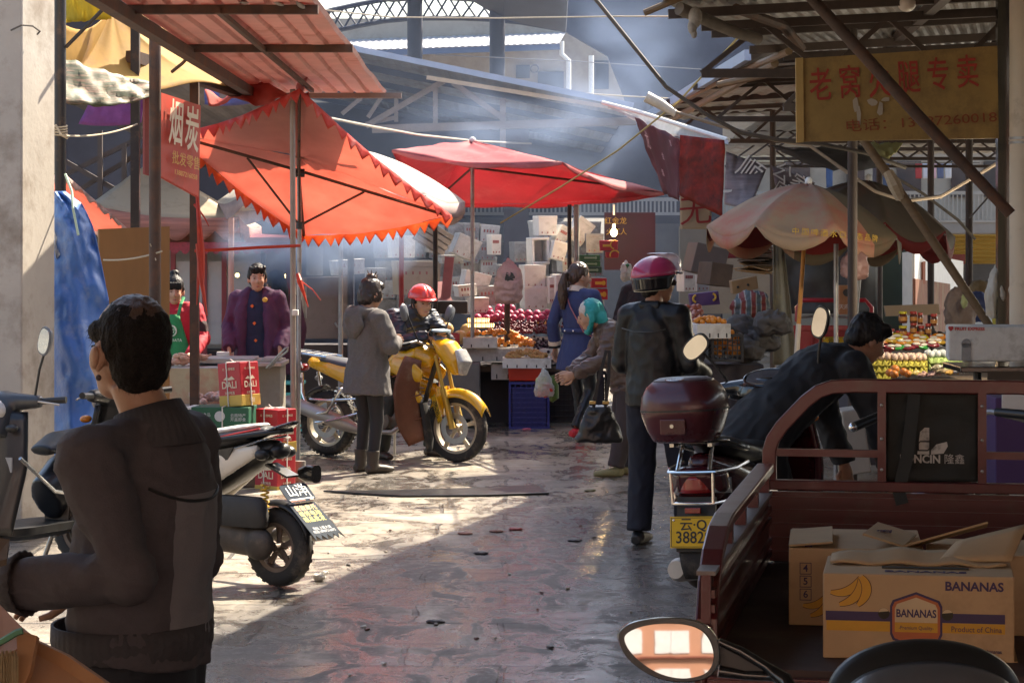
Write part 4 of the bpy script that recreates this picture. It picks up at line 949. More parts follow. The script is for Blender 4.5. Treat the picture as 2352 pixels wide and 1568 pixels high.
put("belt_tab", MB().grid(lambda u, v: (.165*math.sin((u - .5)*2.2), -.13*math.cos((u - .5)*2.2) - .008, 1.02 + .045*v), 14, 2), m_bc, blue, solid=.008, smooth=True)
for s_ in (-.05, .05): put("button", MB().ell((s_, -.142, 1.042), (.010, .006, .010)), m_chrome, blue)
put("bag_strap", MB().tube([J['sl'] + V((.06, -.05, .06)), J['chest'] + V((.02, -.145, .02)), J['waist'] + V((.14, -.10, .0)), J['waist'] + V((.19, .0, -.06))], [(.010, .004)]*4, 6), mat("pink_strap", (.35, .12, .14), .6), blue, smooth=True)
mb = MB(); legs(mb, J, (.085, .058, .042)); wear(blue, "leggings", mb, mat("shiny_black_leggings", (.018, .018, .020), .35, 0, .2, 10), .010, 3, .004, (14, 14, 10))
for s_ in 'lr': shoe(blue, J['a' + s_], J['f' + s_], mat("bright_red_shoes", (.62, .03, .045), .4, 0, .08, 10), h=.035)
# ---------------------------------------------------------------- old woman with the teal headscarf
J = joints(1.55)
J.update(chest=V((0, .10, 1.13)), neck=V((0, .21, 1.27)), head=V((0, .31, 1.34)), sl=V((-.17, .15, 1.21)), sr=V((.17, .15, 1.21)), waist=V((0, .03, .97)),
         el=V((-.23, .24, .98)), wl=V((-.16, .46, .86)), er=V((.23, .26, .98)), wr=V((.14, .46, .85)), hdl=V((.1, .9, -.3)), hdr=V((-.1, .9, -.3)),
         al=V((-.09, .10, .085)), ar=V((.09, -.08, .085)), fl=V((-.1, .3, .03)), fr=V((.1, .1, .03)))
po = G(1395, 1094)
old = person("stooped old woman in teal headscarf and brown padded jacket", (po.x + .15, po.y + .06, 0), 98, J, (-16, 0, 0), m_skin, 'short', mat("grey_hair", (.5, .48, .45), .5, 0, .2, 30, .5, 80), curl=(.8, .8))
Hm = rot(-16); T = M.Translation(J['head']) @ Hm
mb = MB().ell((0, -.035, .045), (.094, .105, .10), T=T).ell((0, -.075, -.03), (.088, .07, .09), T=T)
for s_ in (-1, 1): mb.tube([(s_*.085, -.01, .05), (s_*.088, .0, -.03), (s_*.05, .04, -.11), (0, .055, -.13)], [.024, .024, .024, .03], 8, T=T)
mb.tube([(0, -.08, -.02), (0, -.11, -.10), (0, -.10, -.17)], [(.085, .05), (.09, .04), (.06, .02)], 12, T=T, xref=(1, 0, 0))
put("headscarf", blob(mb, .008, 3, .008, (16, 16, 9), 3), mat("teal_headscarf", (.012, .26, .27), .6, 0, .15, 12, .2, 120), old, smooth=True, ang=180)
mb = MB(); torso(mb, J, (0, -.03, .72), .185, .16, .175, .145, 1.03, .08)
sleeve(mb, J['sl'], J['el'], J['wl'], .083, .074, .055); sleeve(mb, J['sr'], J['er'], J['wr'], .083, .074, .055)
wear(old, "jacket", mb, mat("brown_padded_jacket", (.085, .055, .045), .42, 0, .2, 12, .3, 60), .010, 3, .015, (6, 6, 18), 6)
mb = MB(); legs(mb, J, (.095, .08, .075)); wear(old, "trousers", mb, mat("plum_brown_trousers", (.045, .032, .034), .8, 0, .2, 12), .011, 3, .007)
for s_ in 'lr': shoe(old, J['a' + s_], J['f' + s_], mat("olive_shoes", (.22, .20, .10), .75, 0, .25, 30), wd=.047)
old.scale = (.95,)*3
# ---------------------------------------------------------------- man in black leather jacket and pink helmet
J = joints(1.72)
J['head'] = V((.0, .04, 1.60)); J['el'] = V((-.225, .0, 1.12)); J['wl'] = V((-.16, .20, 1.02)); J['er'] = V((.235, .0, 1.12)); J['sl'].x += .02; J['sr'].x -= .02; J['wr'] = V((.22, .24, 1.04)); J['hdl'] = V((.2, .9, .1)); J['hdr'] = V((-.2, .9, .1))
J['al'] = V((-.10, -.02, .085)); J['ar'] = V((.12, .22, .085)); J['kr'] = V((.11, .16, .48)); J['fr'] = V((.13, .4, .03))
pl = G(1478, 1252)
lea = person("man in black leather jacket and pink helmet standing beside the maroon scooter", (pl.x + .07, pl.y + .02, 0), -30, J, (4, 0, -34), m_skindark, 'short')
m_lea = mat("black_leather", (.008, .0075, .008), .42, 0, .05, 60, .15, 200, spec=.35, bdist=.001)
mb = MB(); torso(mb, J, (0, .0, .86), .185, .155, .18, .14, 1.0, .08)
sleeve(mb, J['sl'], J['el'], J['wl'], .08, .07, .058); sleeve(mb, J['sr'], J['er'], J['wr'], .08, .07, .058)
wear(lea, "leather_jacket", mb, m_lea, .010, 4, .009, (6, 6, 4), 7)
put("collar", blob(MB().tube([J['neck'] + V((-.07, .04, -.02)), J['neck'] + V((-.05, -.05, .01)), J['neck'] + V((.05, -.05, .01)), J['neck'] + V((.07, .04, -.02))], .030, 10), .009, 2, .004, (20, 20, 20)), m_lea, lea, smooth=True, ang=180)
put("seam", MB().tube([(-.15, -.150, 1.335), (-.06, -.168, 1.315), (.06, -.168, 1.315), (.15, -.150, 1.335)], .004, 6), m_black, lea)
mb = MB(); legs(mb, J, (.105, .085, .075)); wear(lea, "trousers", mb, mat("dark_navy_trousers", (.012, .014, .026), .8, 0, .2, 14, .2, 150), .011, 4, .008)
for s_ in 'lr': shoe(lea, J['a' + s_], J['f' + s_], m_black)
Hm = rot(6, 0, -34); T = M.Translation(J['head']) @ Hm
T2 = T @ M.Translation((0, -.005, .02))
def fn(u, v):
 a = 2*math.pi*u; ph = math.pi/2*(1 - v)
 return (.120*math.cos(ph)*math.sin(a), -.012 + .146*math.cos(ph)*math.cos(a), .04 + .115*math.sin(ph))
m_pink = mat("pink_helmet_paint", (.40, .035, .11), .2, 0, .06, 5, coat=.6)
put("helmet", MB().grid(fn, 28, 12, T2), m_pink, lea, solid=.014, smooth=True)
def fn(u, v):
 a = 2*math.pi*u; ca = math.cos(a); low = .085 if ca < .25 else .085 - .075*min(1, (ca - .25)/.35)
 return (.121*math.sin(a)*(1 - .08*v), -.012 + .147*ca*(1 - .07*v), .042 - low*v)
put("helmet_rim", MB().grid(fn, 40, 6, T2), m_blackgloss, lea, solid=.013, smooth=True)
put("visor", MB().grid(lambda u, v: (.130*math.sin((u - .5)*2.5)*(1 - .12*v), ((1-v)**2*.155 + 2*v*(1-v)*.215 + v*v*.03)*math.cos((u - .5)*1.7) - .01, (1-v)**2*.055 + 2*v*(1-v)*.185 + v*v*.172), 18, 10, T2), mat("smoky_clear_visor", (.66, .62, .68), .15, 0, .05, 8, alpha=.55, spec=.9), lea, solid=.003, smooth=True)
put("peak", MB().grid(lambda u, v: (.12*math.sin((u - .5)*2.2), -.012 + (.14 + .05*v)*math.cos((u - .5)*1.7), .05 - .012*v), 14, 3, T2), m_blackgloss, lea, solid=.008, smooth=True)
put("rim_trim", MB().tube([T2 @ V((.113*math.sin(a), -.012 + .138*math.cos(a), -.043 if math.cos(a) < .2 else -.043 + .08*min(1, (math.cos(a) - .2)/.4))) for a in [1.0 + i*(4.28/16) for i in range(17)]], .005, 6), mat("cream_trim", (.6, .55, .42), .4), lea, smooth=True)
put("sunglasses", MB().box((-.034, .092, .004), (.056, .012, .036), T=T).box((.034, .092, .004), (.056, .012, .036), T=T).box((0, .094, .01), (.02, .008, .008), T=T).box((.074, .04, .008), (.006, .11, .012), T=T).box((-.074, .04, .008), (.006, .11, .012), T=T), m_blackgloss, lea, bev=.004)
# ---------------------------------------------------------------- man in black bending over behind the tricycle
J = joints(1.70)
J.update(pel=V((0, -.10, .92)), waist=V((0, .04, 1.05)), chest=V((0, .26, 1.20)), neck=V((0, .44, 1.30)), head=V((0, .56, 1.375)), sl=V((-.19, .36, 1.25)), sr=V((.19, .36, 1.25)),
         el=V((-.24, .48, .97)), wl=V((-.20, .55, .74)), er=V((.24, .48, .97)), wr=V((.22, .56, .74)), hdl=V((0, .2, -1)), hdr=V((0, .2, -1)), hl=V((-.10, -.10, .88)), hr=V((.10, -.10, .88)), kl=V((-.12, .0, .47)), kr=V((.12, .02, .47)))
ben = person("man in black jacket bending over behind the red tricycle", (1.27, 11.9, 0), -66, J, (-28, 0, -4), m_skindark, 'shortf')
mb = MB(); torso(mb, J, (0, -.20, .80), .20, .17, .20, .15, 1.05, .085)
sleeve(mb, J['sl'], J['el'], J['wl'], .088, .075, .06); sleeve(mb, J['sr'], J['er'], J['wr'], .088, .075, .06)
wear(ben, "jacket", mb, mat("black_cotton_jacket", (.009, .009, .011), .7, 0, .2, 14, .2, 160), .010, 4, .011, (6, 6, 6), 9)
mb = MB(); legs(mb, J, (.11, .09, .08)); wear(ben, "trousers", mb, mat("black_cotton_trousers", (.012, .012, .014), .8, 0, .2, 14), .011, 4, .008)
for s_ in 'lr': shoe(ben, J['a' + s_], J['f' + s_], m_black)
# ---------------------------------------------------------------- stall people on the left
J = joints(1.66); J['wl'] = V((-.24, .16, .93)); J['wr'] = V((.20, .22, .93)); J['hdr'] = V((-.2, .6, -.7)); J['er'] = V((.26, -.02, 1.12))
pp = P(592, 1000, 21.2)
pur = person("young man in open purple jacket and navy jumper standing at the meat stall", (pp.x, 21.2, 0), 172, J, (0, 0, 18), m_skin, 'shortf')
mb = MB(); torso(mb, J, (0, 0, .84), .165, .125, .165, .115, .95, .06)
put("jumper", blob(mb, .010, 3, .005, (9, 9, 6), 1), mat("navy_jumper", (.014, .018, .05), .85, 0, .15, 30), pur, smooth=True, ang=180)
mb = MB()
for i, (z, x) in enumerate(((1.30, .02), (1.15, .0), (1.0, -.01))): mb.box((x, .119 - .004*i, z), (.022, .02, .022), rot(0, 45, 0))
put("diamond_motif", mb, mat("orange_motif", (.75, .16, .03), .8), pur)
put("badge", MB().ell((-.095, .125, 1.355), (.024, .012, .022)), mat("yellow_badge", (.7, .42, .06), .6), pur)
m_pj = mat("purple_jacket", (.075, .022, .065), .8, 0, .15, 20, .3, 150)
mb = MB()
ax = V((1, 0, 0))
for s_ in (-1, 1):
 mb.tube([(s_*.125, .02, .74), (s_*.13, .01, 1.0), (s_*.125, .0, 1.25), (s_*.10, -.01, 1.39), (s_*.06, -.02, 1.45)], [(.078, .145), (.07, .135), (.085, .125), (.075, .09), (.04, .06)], 14, xref=ax)
mb.tube([(0, -.05, .74), (0, -.05, 1.0), (0, -.05, 1.25), (0, -.04, 1.40)], [(.17, .095), (.16, .09), (.175, .09), (.14, .06)], 16, xref=ax)
sleeve(mb, J['sl'], J['el'], J['wl'], .08, .068, .055); sleeve(mb, J['sr'], J['er'], J['wr'], .08, .068, .055)
wear(pur, "jacket", mb, m_pj, .010, 3, .010, (8, 8, 5), 2)
mb = MB(); legs(mb, J); wear(pur, "trousers", mb, mat("dark_jeans", (.02, .022, .035), .8), .012, 3, .005)
for s_ in 'lr': shoe(pur, J['a' + s_], J['f' + s_], m_black)
J = joints(1.55); J['wl'] = V((-.20, .30, .90)); J['wr'] = V((.20, .30, .90)); J['el'] = V((-.25, .05, 1.03)); J['er'] = V((.25, .05, 1.03)); J['hdl'] = V((.2, .8, -.3)); J['hdr'] = V((-.2, .8, -.3))
pa = P(402, 1000, 20.8)
apr = person("stall woman in green apron and red jacket half hidden by the plywood board", (pa.x, 20.8, 0), 176, J, (-4, 0, 12), m_skin, 'bun')
mb = MB(); T = M.Translation(J['head']) @ rot(-4, 0, 12)
for i in range(9): mb.ell((-.05 + i*.0125, .075 - .25*abs(-.05 + i*.0125)**1.6, .05), (.011, .016, .035), T=T)
put("fringe", mb, m_hair, apr, smooth=True)
mb = MB(); torso(mb, J, (0, 0, .70), .18, .14, .18, .135, .98, .07)
sleeve(mb, J['sl'], J['el'], J['wl'], .078, .068, .055); sleeve(mb, J['sr'], J['er'], J['wr'], .078, .068, .055)
def rsplit(q_): return 1 if int((q_.z + 9)*11) % 3 == 0 and abs(q_.x) > .17 else 0
wear(apr, "jacket", mb, [mat("red_jacket", (.45, .012, .03), .75, 0, .12, 14, .2, 100), mat("black_jacket_stripe", (.03, .01, .014), .8)], .010, 3, .008, (9, 9, 6), 4, rsplit)
put("apron", MB().grid(lambda u, v: ((-.06 - .10*min(1, v*2.2))*(1 - 2*u), .150 + .012*math.sin(u*9)*v - .03*(2*u - 1)**2, 1.24 - .70*v), 14, 16), mat("green_apron", (.022, .24, .08), .75, 0, .15, 8, .2, 60), apr, solid=.006, smooth=True)
for s_ in (-1, 1): put("apron_strap", MB().tube([(s_*.06, .15, 1.23), (s_*.075, .11, 1.33), (s_*.08, .02, 1.385)], [(.014, .004)]*3, 6), mat("green_apron", (.022, .24, .08)), apr)
put("apron_print", MB().tube(arc((0, .162, 1.10), .045, 0, 360, 18), .006, 5, cap=False).text("老奶", .05, frame((0, .163, 1.10), (-1, 0, 0), (0, 0, 1))).text("MAMABATA", .035, frame((0, .163, 1.02), (-1, 0, 0), (0, 0, 1))), mat("pale_print", (.65, .75, .62), .7), apr)
put("collar", MB().tube([J['neck'] - V((0, 0, .03)), J['neck'] + V((0, .005, .03))], [.08, .068], 14), m_ink, apr, smooth=True)
mb = MB(); legs(mb, J); wear(apr, "trousers", mb, mat("dark_jeans", (.02, .022, .035), .8), .012, 3, .005)
for s_ in 'lr': shoe(apr, J['a' + s_], J['f' + s_], m_black)
J = joints(1.58)
pd = P(634, 1000, 22.6)
dk = person("dark haired woman in wine red coat turned away behind the young man", (pd.x, 22.6, 0), 30, J, (0, 0, 0), m_skin, 'long')
mb = MB(); torso(mb, J, (0, 0, .62), .2, .16, .185, .14, 1, .075); sleeve(mb, J['sl'], J['el'], J['wl']); sleeve(mb, J['sr'], J['er'], J['wr'])
wear(dk, "coat", mb, mat("wine_coat", (.07, .014, .035), .8, 0, .15, 14), .012, 3, .008)
mb = MB(); legs(mb, J); wear(dk, "trousers", mb, mat("dark_jeans", (.02, .022, .035), .8), .012, 3, .005)
for s_ in 'lr': shoe(dk, J['a' + s_], J['f' + s_], m_black)
# fruit vendor hidden behind the pink helmet: dark jacket, a bare forearm held out
J = joints(1.65); J['wl'] = V((-.10, .30, 1.08)); J['el'] = V((-.27, .08, 1.06)); J['hdl'] = V((.9, .3, .0)); J['wr'] = V((.05, .28, 1.06)); J['er'] = V((.26, .06, 1.05)); J['hdr'] = V((-.6, .5, .05))
pv = P(1478, 1000, 24.8)
ven = person("fruit seller in dark jacket mostly hidden behind the pink helmet", (pv.x, 24.8, 0), 150, J, (-10, 0, 20), m_skindark, 'short')
mb = MB(); torso(mb, J, (0, 0, .75), .19, .15, .19, .14, 1, .08); sleeve(mb, J['sl'], J['el'], J['wl'], ext=-.25); sleeve(mb, J['sr'], J['er'], J['wr'], ext=-.2)
wear(ven, "jacket", mb, mat("dark_grey_jacket", (.018, .018, .024), .75, 0, .2, 14), .012, 3, .008)
mb = MB(); legs(mb, J); wear(ven, "trousers", mb, mat("dark_jeans", (.02, .022, .035), .8), .012, 3, .005)
for s_ in 'lr': shoe(ven, J['a' + s_], J['f' + s_], m_black)
# ================================================================ VEHICLES
AXX = rot(0, 90, 0)                                   # turns a lathe about the x axis
def wheel(t, c, r, wd, rim, spokes=5, m_rim=None, disc=True, n=40, knob=0):
 T = M.Translation(V(c)) @ AXX
 pr = [(rim, -wd*.42), (rim + (r - rim)*.45, -wd*.5), (r - wd*.18, -wd*.43), (r - wd*.03, -wd*.22), (r, 0), (r - wd*.03, wd*.22), (r - wd*.18, wd*.43), (rim + (r - rim)*.45, wd*.5), (rim, wd*.42)]
 mb = MB().ring(pr, T, n)
 for i in range(n if knob else 26):
  a = 2*math.pi*i/(n if knob else 26)
  for s_ in (-1, 1):
   mb.box((r - (.002 if knob else .006), 0, s_*wd*.22), (.010 if knob else .006, .020, wd*.22), T=T @ rot(0, 0, math.degrees(a)) @ rot(s_*18, 0, 0) if not knob else T @ rot(0, 0, math.degrees(a) + s_*3))
 w_ = put("wheel", mb, m_rubber, t, smooth=True)
 rm = MB().ring([(rim + .004, -wd*.40), (rim - .022, -wd*.34), (rim - .028, 0), (rim - .022, wd*.34), (rim + .004, wd*.40), (rim - .004, 0)], T, n)
 rm.tube([V(c) - V((wd*.45, 0, 0)), V(c) + V((wd*.45, 0, 0))], rim*.17, 14)
 for i in range(spokes):
  a = 2*math.pi*i/spokes + .3; d = V((0, math.cos(a), math.sin(a)))
  rm.tube([V(c) + d*rim*.1, V(c) + d*rim*.55, V(c) + d*(rim - .015)], [(.016, .014), (.012, .018), (.013, .026)], 6, xref=(1, 0, 0))
 put("rim", rm, m_rim or m_alu, w_, smooth=True)
 if disc:
  put("brake_disc", MB().ring([(rim*.62, wd*.52), (rim*.40, wd*.52), (rim*.40, wd*.56), (rim*.62, wd*.56)], T, 30), m_steel, w_)
 return w_
def mirror(t, base, head, tilt, sz=(.05, .036), face=(0, -1, 0), m=None, outline=None):
 """round-cornered rear view mirror: stem, shell, glass"""
 base, head = V(base), V(head)
 f = V(face).normalized(); x = V((0, 0, 1)).cross(f).normalized()
 T = frame(head, x, f.cross(x)) @ rot(0, 0, tilt)
 if T.to_3x3().col[2].dot(f) < 0: T = T @ rot(0, 180, 0)
 sh = MB().stack([(-.024, sz[0]*.6, sz[1]*.6), (-.014, sz[0]*.95, sz[1]*.95), (.004, sz[0]*1.08, sz[1]*1.1), (.010, sz[0]*1.04, sz[1]*1.05)], 28, 2.6, T)
 o = put("mirror", sh, m or m_black, t, smooth=True)
 put("mirror_glass", MB().stack([(.0102, sz[0]*.93, sz[1]*.93), (.0125, sz[0]*.92, sz[1]*.92)], 28, 2.6, T), m_mirror, o)
 put("mirror_stem", MB().tube([base, base.lerp(head, .45) + V((0, 0, .015)), head - f*.018], .007, 8), m_black, o, smooth=True)
def plate(t, T, w_, h_, l1, l2, s1, s2):
 o = put("licence_plate", MB().box((0, 0, 0), (w_, h_, .003), T=T), m_plate, t, bev=.004)
 b = MB(); q = .004
 for (cx, cy, a, c_) in ((0, h_/2 - .006, w_ - .012, .0025), (0, -h_/2 + .006, w_ - .012, .0025), (w_/2 - .006, 0, .0025, h_ - .012), (-w_/2 + .006, 0, .0025, h_ - .012)):
  b.box((cx, cy, .0022), (a, c_, .0012), T=T)
 b.text(l1, s1, T @ M.Translation((0, h_*.22, .0025)), off=.0008).text(l2, s2, T @ M.Translation((0, -h_*.18, .0025)), off=.0008, sx=.92)
 put("plate_lettering", b, m_ink, o)
 for s_ in (-1, 1): put("bolt", MB().ell((s_*w_*.42, h_*.38, .003), (.006, .006, .003), T=T), m_chrome, o)
 return o
def scooter(label, loc, rz, body, body2, seatm, lean=0, details=True, rear_plate=None, dark=m_black, panel=None):
 t = thing("scooter", label, "scooter", loc, rz, ry=lean)
 r = .215
 wheel(t, (0, -.62, r), r, .105, .135, 5, mat("dusty_rim", (.16, .12, .095), .6, .3, .25, 8)); wheel(t, (0, .62, r), r, .10, .135, 5, mat("dusty_rim", (.16, .12, .095)))
 # front end
 put("fork", MB().tube([(-.065, .62, r), (-.065, .54, .5)], .018, 8).tube([(.065, .62, r), (.065, .54, .5)], .018, 8), m_steel, t, smooth=True)
 put("front_fender", MB().grid(lambda u, v: ((u - .5)*.13*(1 + .2*math.sin(math.pi*v)), .62 + .25*math.cos(R(20 + 125*v)), r + .25*math.sin(R(20 + 125*v)) - .05*(2*u - 1)**2), 8, 14), body, t, solid=.006, smooth=True)
 sh = MB().grid(lambda u, v: ((u - .5)*(.40 - .18*abs(v - .55)) , .50 - .12*v + .10*math.cos((u - .5)*2.6) - .06, .28 + .66*v), 14, 14)
 put("leg_shield", sh, body, t, solid=.03, smooth=True)
 put("floorboard", MB().stack([(.24, .13, .26), (.27, .17, .30), (.31, .17, .30)], T=M.Translation((0, .16, 0))), dark, t, smooth=True)
 put("cowl", blob(MB().ell((0, .36, .98), (.12, .09, .075)).tube([(-.24, .33, 1.0), (0, .37, .99), (.24, .33, 1.0)], [.035, .062, .035], 10).tube([(0, .44, .80), (0, .38, .95)], [.09, .10], 12), .012, 4), body2, t, smooth=True)
 hl = put("headlight", MB().ell((0, .455, .955), (.095, .035, .062)), m_lampglass, t, smooth=True)
 for s_ in (-1, 1):
  put("handlebar_grip", MB().tube([(s_*.22, .325, 1.0), (s_*.36, .27, 1.01)], [.017, .019], 10), m_black, t, smooth=True)
  put("brake_lever", MB().tube([(s_*.21, .36, 1.005), (s_*.29, .35, .995), (s_*.355, .32, .985)], .006, 6), m_steel, t, smooth=True)
  put("indicator", MB().ell((s_*.14, .46, .86), (.04, .03, .022)), m_amber, t, smooth=True)
 # rear body, one smooth shell
 rb = MB().tube([(0, .02, .42), (0, -.15, .52), (0, -.42, .60), (0, -.70, .70), (0, -.86, .765)], [(.10, .14), (.145, .16), (.15, .13), (.115, .085), (.045, .035)], 20, xref=(1, 0, 0))
 put("rear_body", blob(rb, .014, 5), body, t, smooth=True)
 if panel:
  for s_ in (-1, 1):
   put("side_panel", blob(MB().tube([(s_*.135, -.02, .40), (s_*.150, -.28, .52), (s_*.135, -.55, .655), (s_*.10, -.80, .745)], [(.03, .10), (.03, .13), (.03, .085), (.02, .03)], 14, xref=(1, 0, 0)), .012, 3), panel, t, smooth=True)
   put("side_vent", MB().prism([(-.30, .585), (-.62, .685), (-.66, .755), (-.55, .735)], .012, M.Translation((s_*.148 - .006, 0, 0)) @ M(((0, 0, 1, 0), (1, 0, 0, 0), (0, 1, 0, 0), (0, 0, 0, 1)))), mat("vent_dark", (.05, .045, .04), .4, .2, .4, 20), t)
 seat = MB().tube([(0, .06, .70), (0, -.10, .745), (0, -.34, .755), (0, -.58, .80), (0, -.80, .845)], [(.085, .03), (.125, .055), (.135, .055), (.12, .055), (.06, .022)], 18, xref=(1, 0, 0))
 put("seat", blob(seat, .012, 4), seatm, t, smooth=True)
 put("grab_rail", MB().tube([(-.13, -.55, .79), (-.125, -.80, .83), (-.05, -.90, .845), (.05, -.90, .845), (.125, -.80, .83), (.13, -.55, .79)], .014, 8), body2, t, smooth=True)
 put("tail_light", MB().ell((0, -.865, .735), (.075, .045, .045)), m_black if panel else m_redlens, t, smooth=True)
 for s_ in (-1, 1): put("indicator", MB().ell((s_*.11, -.83, .72), (.045, .04, .032)), m_black if panel else m_amber, t, smooth=True)
 # engine, drive case, silencer, stand, mudguard
 m_eng = mat("greasy_engine_alloy", (.085, .07, .058), .6, .4, .35, 10, .35, 40, dirt=((.16, .12, .085), .35, 6))
 put("engine_case", blob(MB().tube([(-.10, -.10, .27), (-.115, -.35, .26), (-.12, -.62, .235)], [(.045, .10), (.05, .085), (.045, .075)], 14, xref=(1, 0, 0)).ell((-.13, -.14, .27), (.06, .105, .10)).ell((-.125, -.58, .24), (.06, .10, .09)).ell((-.06, -.32, .37), (.10, .17, .10)), .012, 3), m_eng, t, smooth=True)
 for k in range(5): put("engine_fin", MB().box((-.02, -.05 - k*.022, .33), (.17, .008, .13)), m_eng, t)
 put("drive_cover", MB().tube([(-.17, -.13, .27), (-.195, -.13, .27)], [.085, .07], 20), m_eng, t, smooth=True)
 put("air_box", MB().stack([(-.03, .05, .17), (0, .06, .19), (.10, .055, .17), (.13, .04, .14)], 24, 2.6, M.Translation((-.13, -.46, .36))), mat("black_air_box", (.03, .028, .026), .6, 0, .3, 10, .3, 50), t, smooth=True)
 put("shock_spring", MB().tube([(-.10 + .022*math.cos(i*1.1), -.60 + .022*math.sin(i*1.1) - .0*i, .34 + i*.0045) for i in range(50)], .006, 5), mat("yellow_spring", (.6, .36, .03), .4, .2), t, smooth=True)
 put("silencer", MB().tube([(.13, -.20, .20), (.15, -.42, .24), (.155, -.55, .26), (.155, -.84, .31)], [.02, .028, .06, .055], 16), mat("sooty_silencer", (.22, .2, .18), .45, .6, .3, 8), t, smooth=True)
 put("rear_fender", MB().grid(lambda u, v: ((u - .5)*.12, -.62 + .255*math.cos(R(75 + 85*v)), r + .255*math.sin(R(75 + 85*v)) - .025*(2*u - 1)**2), 6, 12), m_black, t, solid=.006, smooth=True)
 put("stand", MB().tube([(-.10, -.15, .2), (-.17, -.13, .03), (-.24, -.20, .02)], .013, 8).tube([(.10, -.15, .2), (.16, -.13, .03)], .013, 8), m_steel, t, smooth=True)
 put("foot_peg", MB().tube([(-.12, -.05, .25), (-.25, -.09, .255)], .014, 8), m_rubber, t, smooth=True)
 return t
# ---------------------------------------------------------------- white scooter with the advertising mud flap
m_wsc = mat("cream_scooter_paint", (.62, .58, .50), .28, 0, .06, 5, coat=.4, dirt=((.30, .25, .19), .22, 5))
pw = G(640, 1350); fwd = V((-.82, .57, 0)); rzw = math.degrees(math.atan2(-fwd.x, fwd.y))
loc = V((-1.262, 13.12, 0)) + fwd*.86
ws = scooter("white and black scooter with dirty rear wheel behind the bald man", tuple(loc), rzw, m_black, m_black, mat("silver_black_seat", (.10, .10, .10), .45, 0, .3, 8), 0, panel=m_wsc)
for o in ws.children:
 if o.name.split(".")[0] in ("rear_fender", "engine_case", "drive_cover", "air_box", "shock_spring", "silencer") or (o.name.startswith("wheel") and o.data.vertices[0].co.y < 0): o.location.y -= .24
put("seat_cover", blob(MB().tube([(0, -.05, .775), (0, -.30, .795), (0, -.58, .842), (0, -.76, .872)], [(.11, .02), (.125, .022), (.105, .022), (.05, .012)], 16, xref=(1, 0, 0)), .010, 3), mat("silver_seat_top", (.55, .53, .50), .5, 0, .1, 8), ws, smooth=True)
put("seat_piping", MB().tube([(-.137, -.05, .745), (-.138, -.35, .765), (-.12, -.60, .815), (-.07, -.78, .855)], .005, 6), mat("red_piping", (.5, .02, .02), .5), ws, smooth=True)
put("tail_wing", blob(MB().tube([(0, -.70, .80), (0, -.90, .865), (0, -.975, .895)], [(.12, .02), (.09, .018), (.03, .012)], 14, xref=(1, 0, 0)), .009, 3), m_blackgloss, ws, smooth=True)
put("chrome_trim", MB().tube([(-.152, -.38, .655), (-.13, -.62, .74), (-.10, -.84, .80), (0, -.90, .815), (.10, -.84, .80)], [(.006, .012)]*5, 8), m_chrome, ws, smooth=True)
put("plate_bracket", MB().rtube([(0, -.80, .66), (0, -.95, .60)], .10, .012, (1, 0, 0)), m_black, ws)
Tf = frame((0, -1.00, .555), (-1, 0, 0), (0, .40, 1)); Tf = frame((0, -.985, .515), (1, 0, 0), (0, .68, .73))
ad = put("advert_plate", MB().stack([(-.002, .115, .062), (.002, .115, .062)], 28, 6, Tf), mat("slate_advert", (.04, .05, .068), .85, 0, .25, 6, spec=.1), ws)
put("advert_lettering", MB().text("山洋", .085, Tf @ M.Translation((.0, .008, .003))).box((0, -.044, .003), (.20, .006, .001), T=Tf).box((.085, -.005, .003), (.006, .085, .001), T=Tf), m_white, ad)
put("advert_lettering", MB().text("SANYANG", .018, Tf @ M.Translation((-.04, -.054, .003)), sx=1.4).box((.075, -.054, .003), (.03, .010, .001), T=Tf), mat("orange_print", (.5, .12, .05), .5), ad)
Tm = Tf @ M.Translation((0, -.175, -.006)) @ rot(-6, 0, 0)
zig = [(-.105, .115), (.105, .115)] + [(.115 - i*.023, -.115 if i % 2 == 0 else -.150) for i in range(1, 11)]
zig = [(-.105, .115)] + [(-.118 + (.236)*i/10, -.118 if i % 2 else -.155) for i in range(11)] + [(.105, .115)]
fl = put("mud_flap", MB().prism(zig, .003, Tm), mat("grey_rubber_flap", (.055, .065, .08), .85, 0, .2, 6, spec=.1), ws)
put("flap_lettering", MB().text("鑫达车行", .045, Tm @ M.Translation((0, .078, .0036))), mat("maroon_print", (.30, .04, .07), .6), fl)
put("flap_lettering", MB().text("新款摩托\n维修电动\n精品批发", .042, Tm @ M.Translation((0, .035, .0036)), gap=1.1), mat("yellow_print", (.62, .55, .06), .6), fl)
put("flap_lettering", MB().text("地址:上街大道\n电话:18987216075", .024, Tm @ M.Translation((0, -.085, .0036))), mat("pale_print_grey", (.5, .52, .55), .6), fl)
put("brand_lettering", MB().text("ZYMT", .042, frame((-.1955, -.37, .262), (0, -1, .12), (0, .12, 1))), m_steel, ws)
mirr = MB().stack([(-.02, .05, .03), (.0, .06, .045), (.012, .055, .04)], 24, 3, frame((.33, -.60, .60), (.2, 1, 0), (0, 0, 1)))
put("rear_indicator", MB().stack([(-.06, .03, .03), (0, .045, .05), (.05, .042, .048)], 20, 3, frame((.18, -.92, .60), (1, 0, 0), (0, 0, 1))), m_blackgloss, ws, smooth=True)
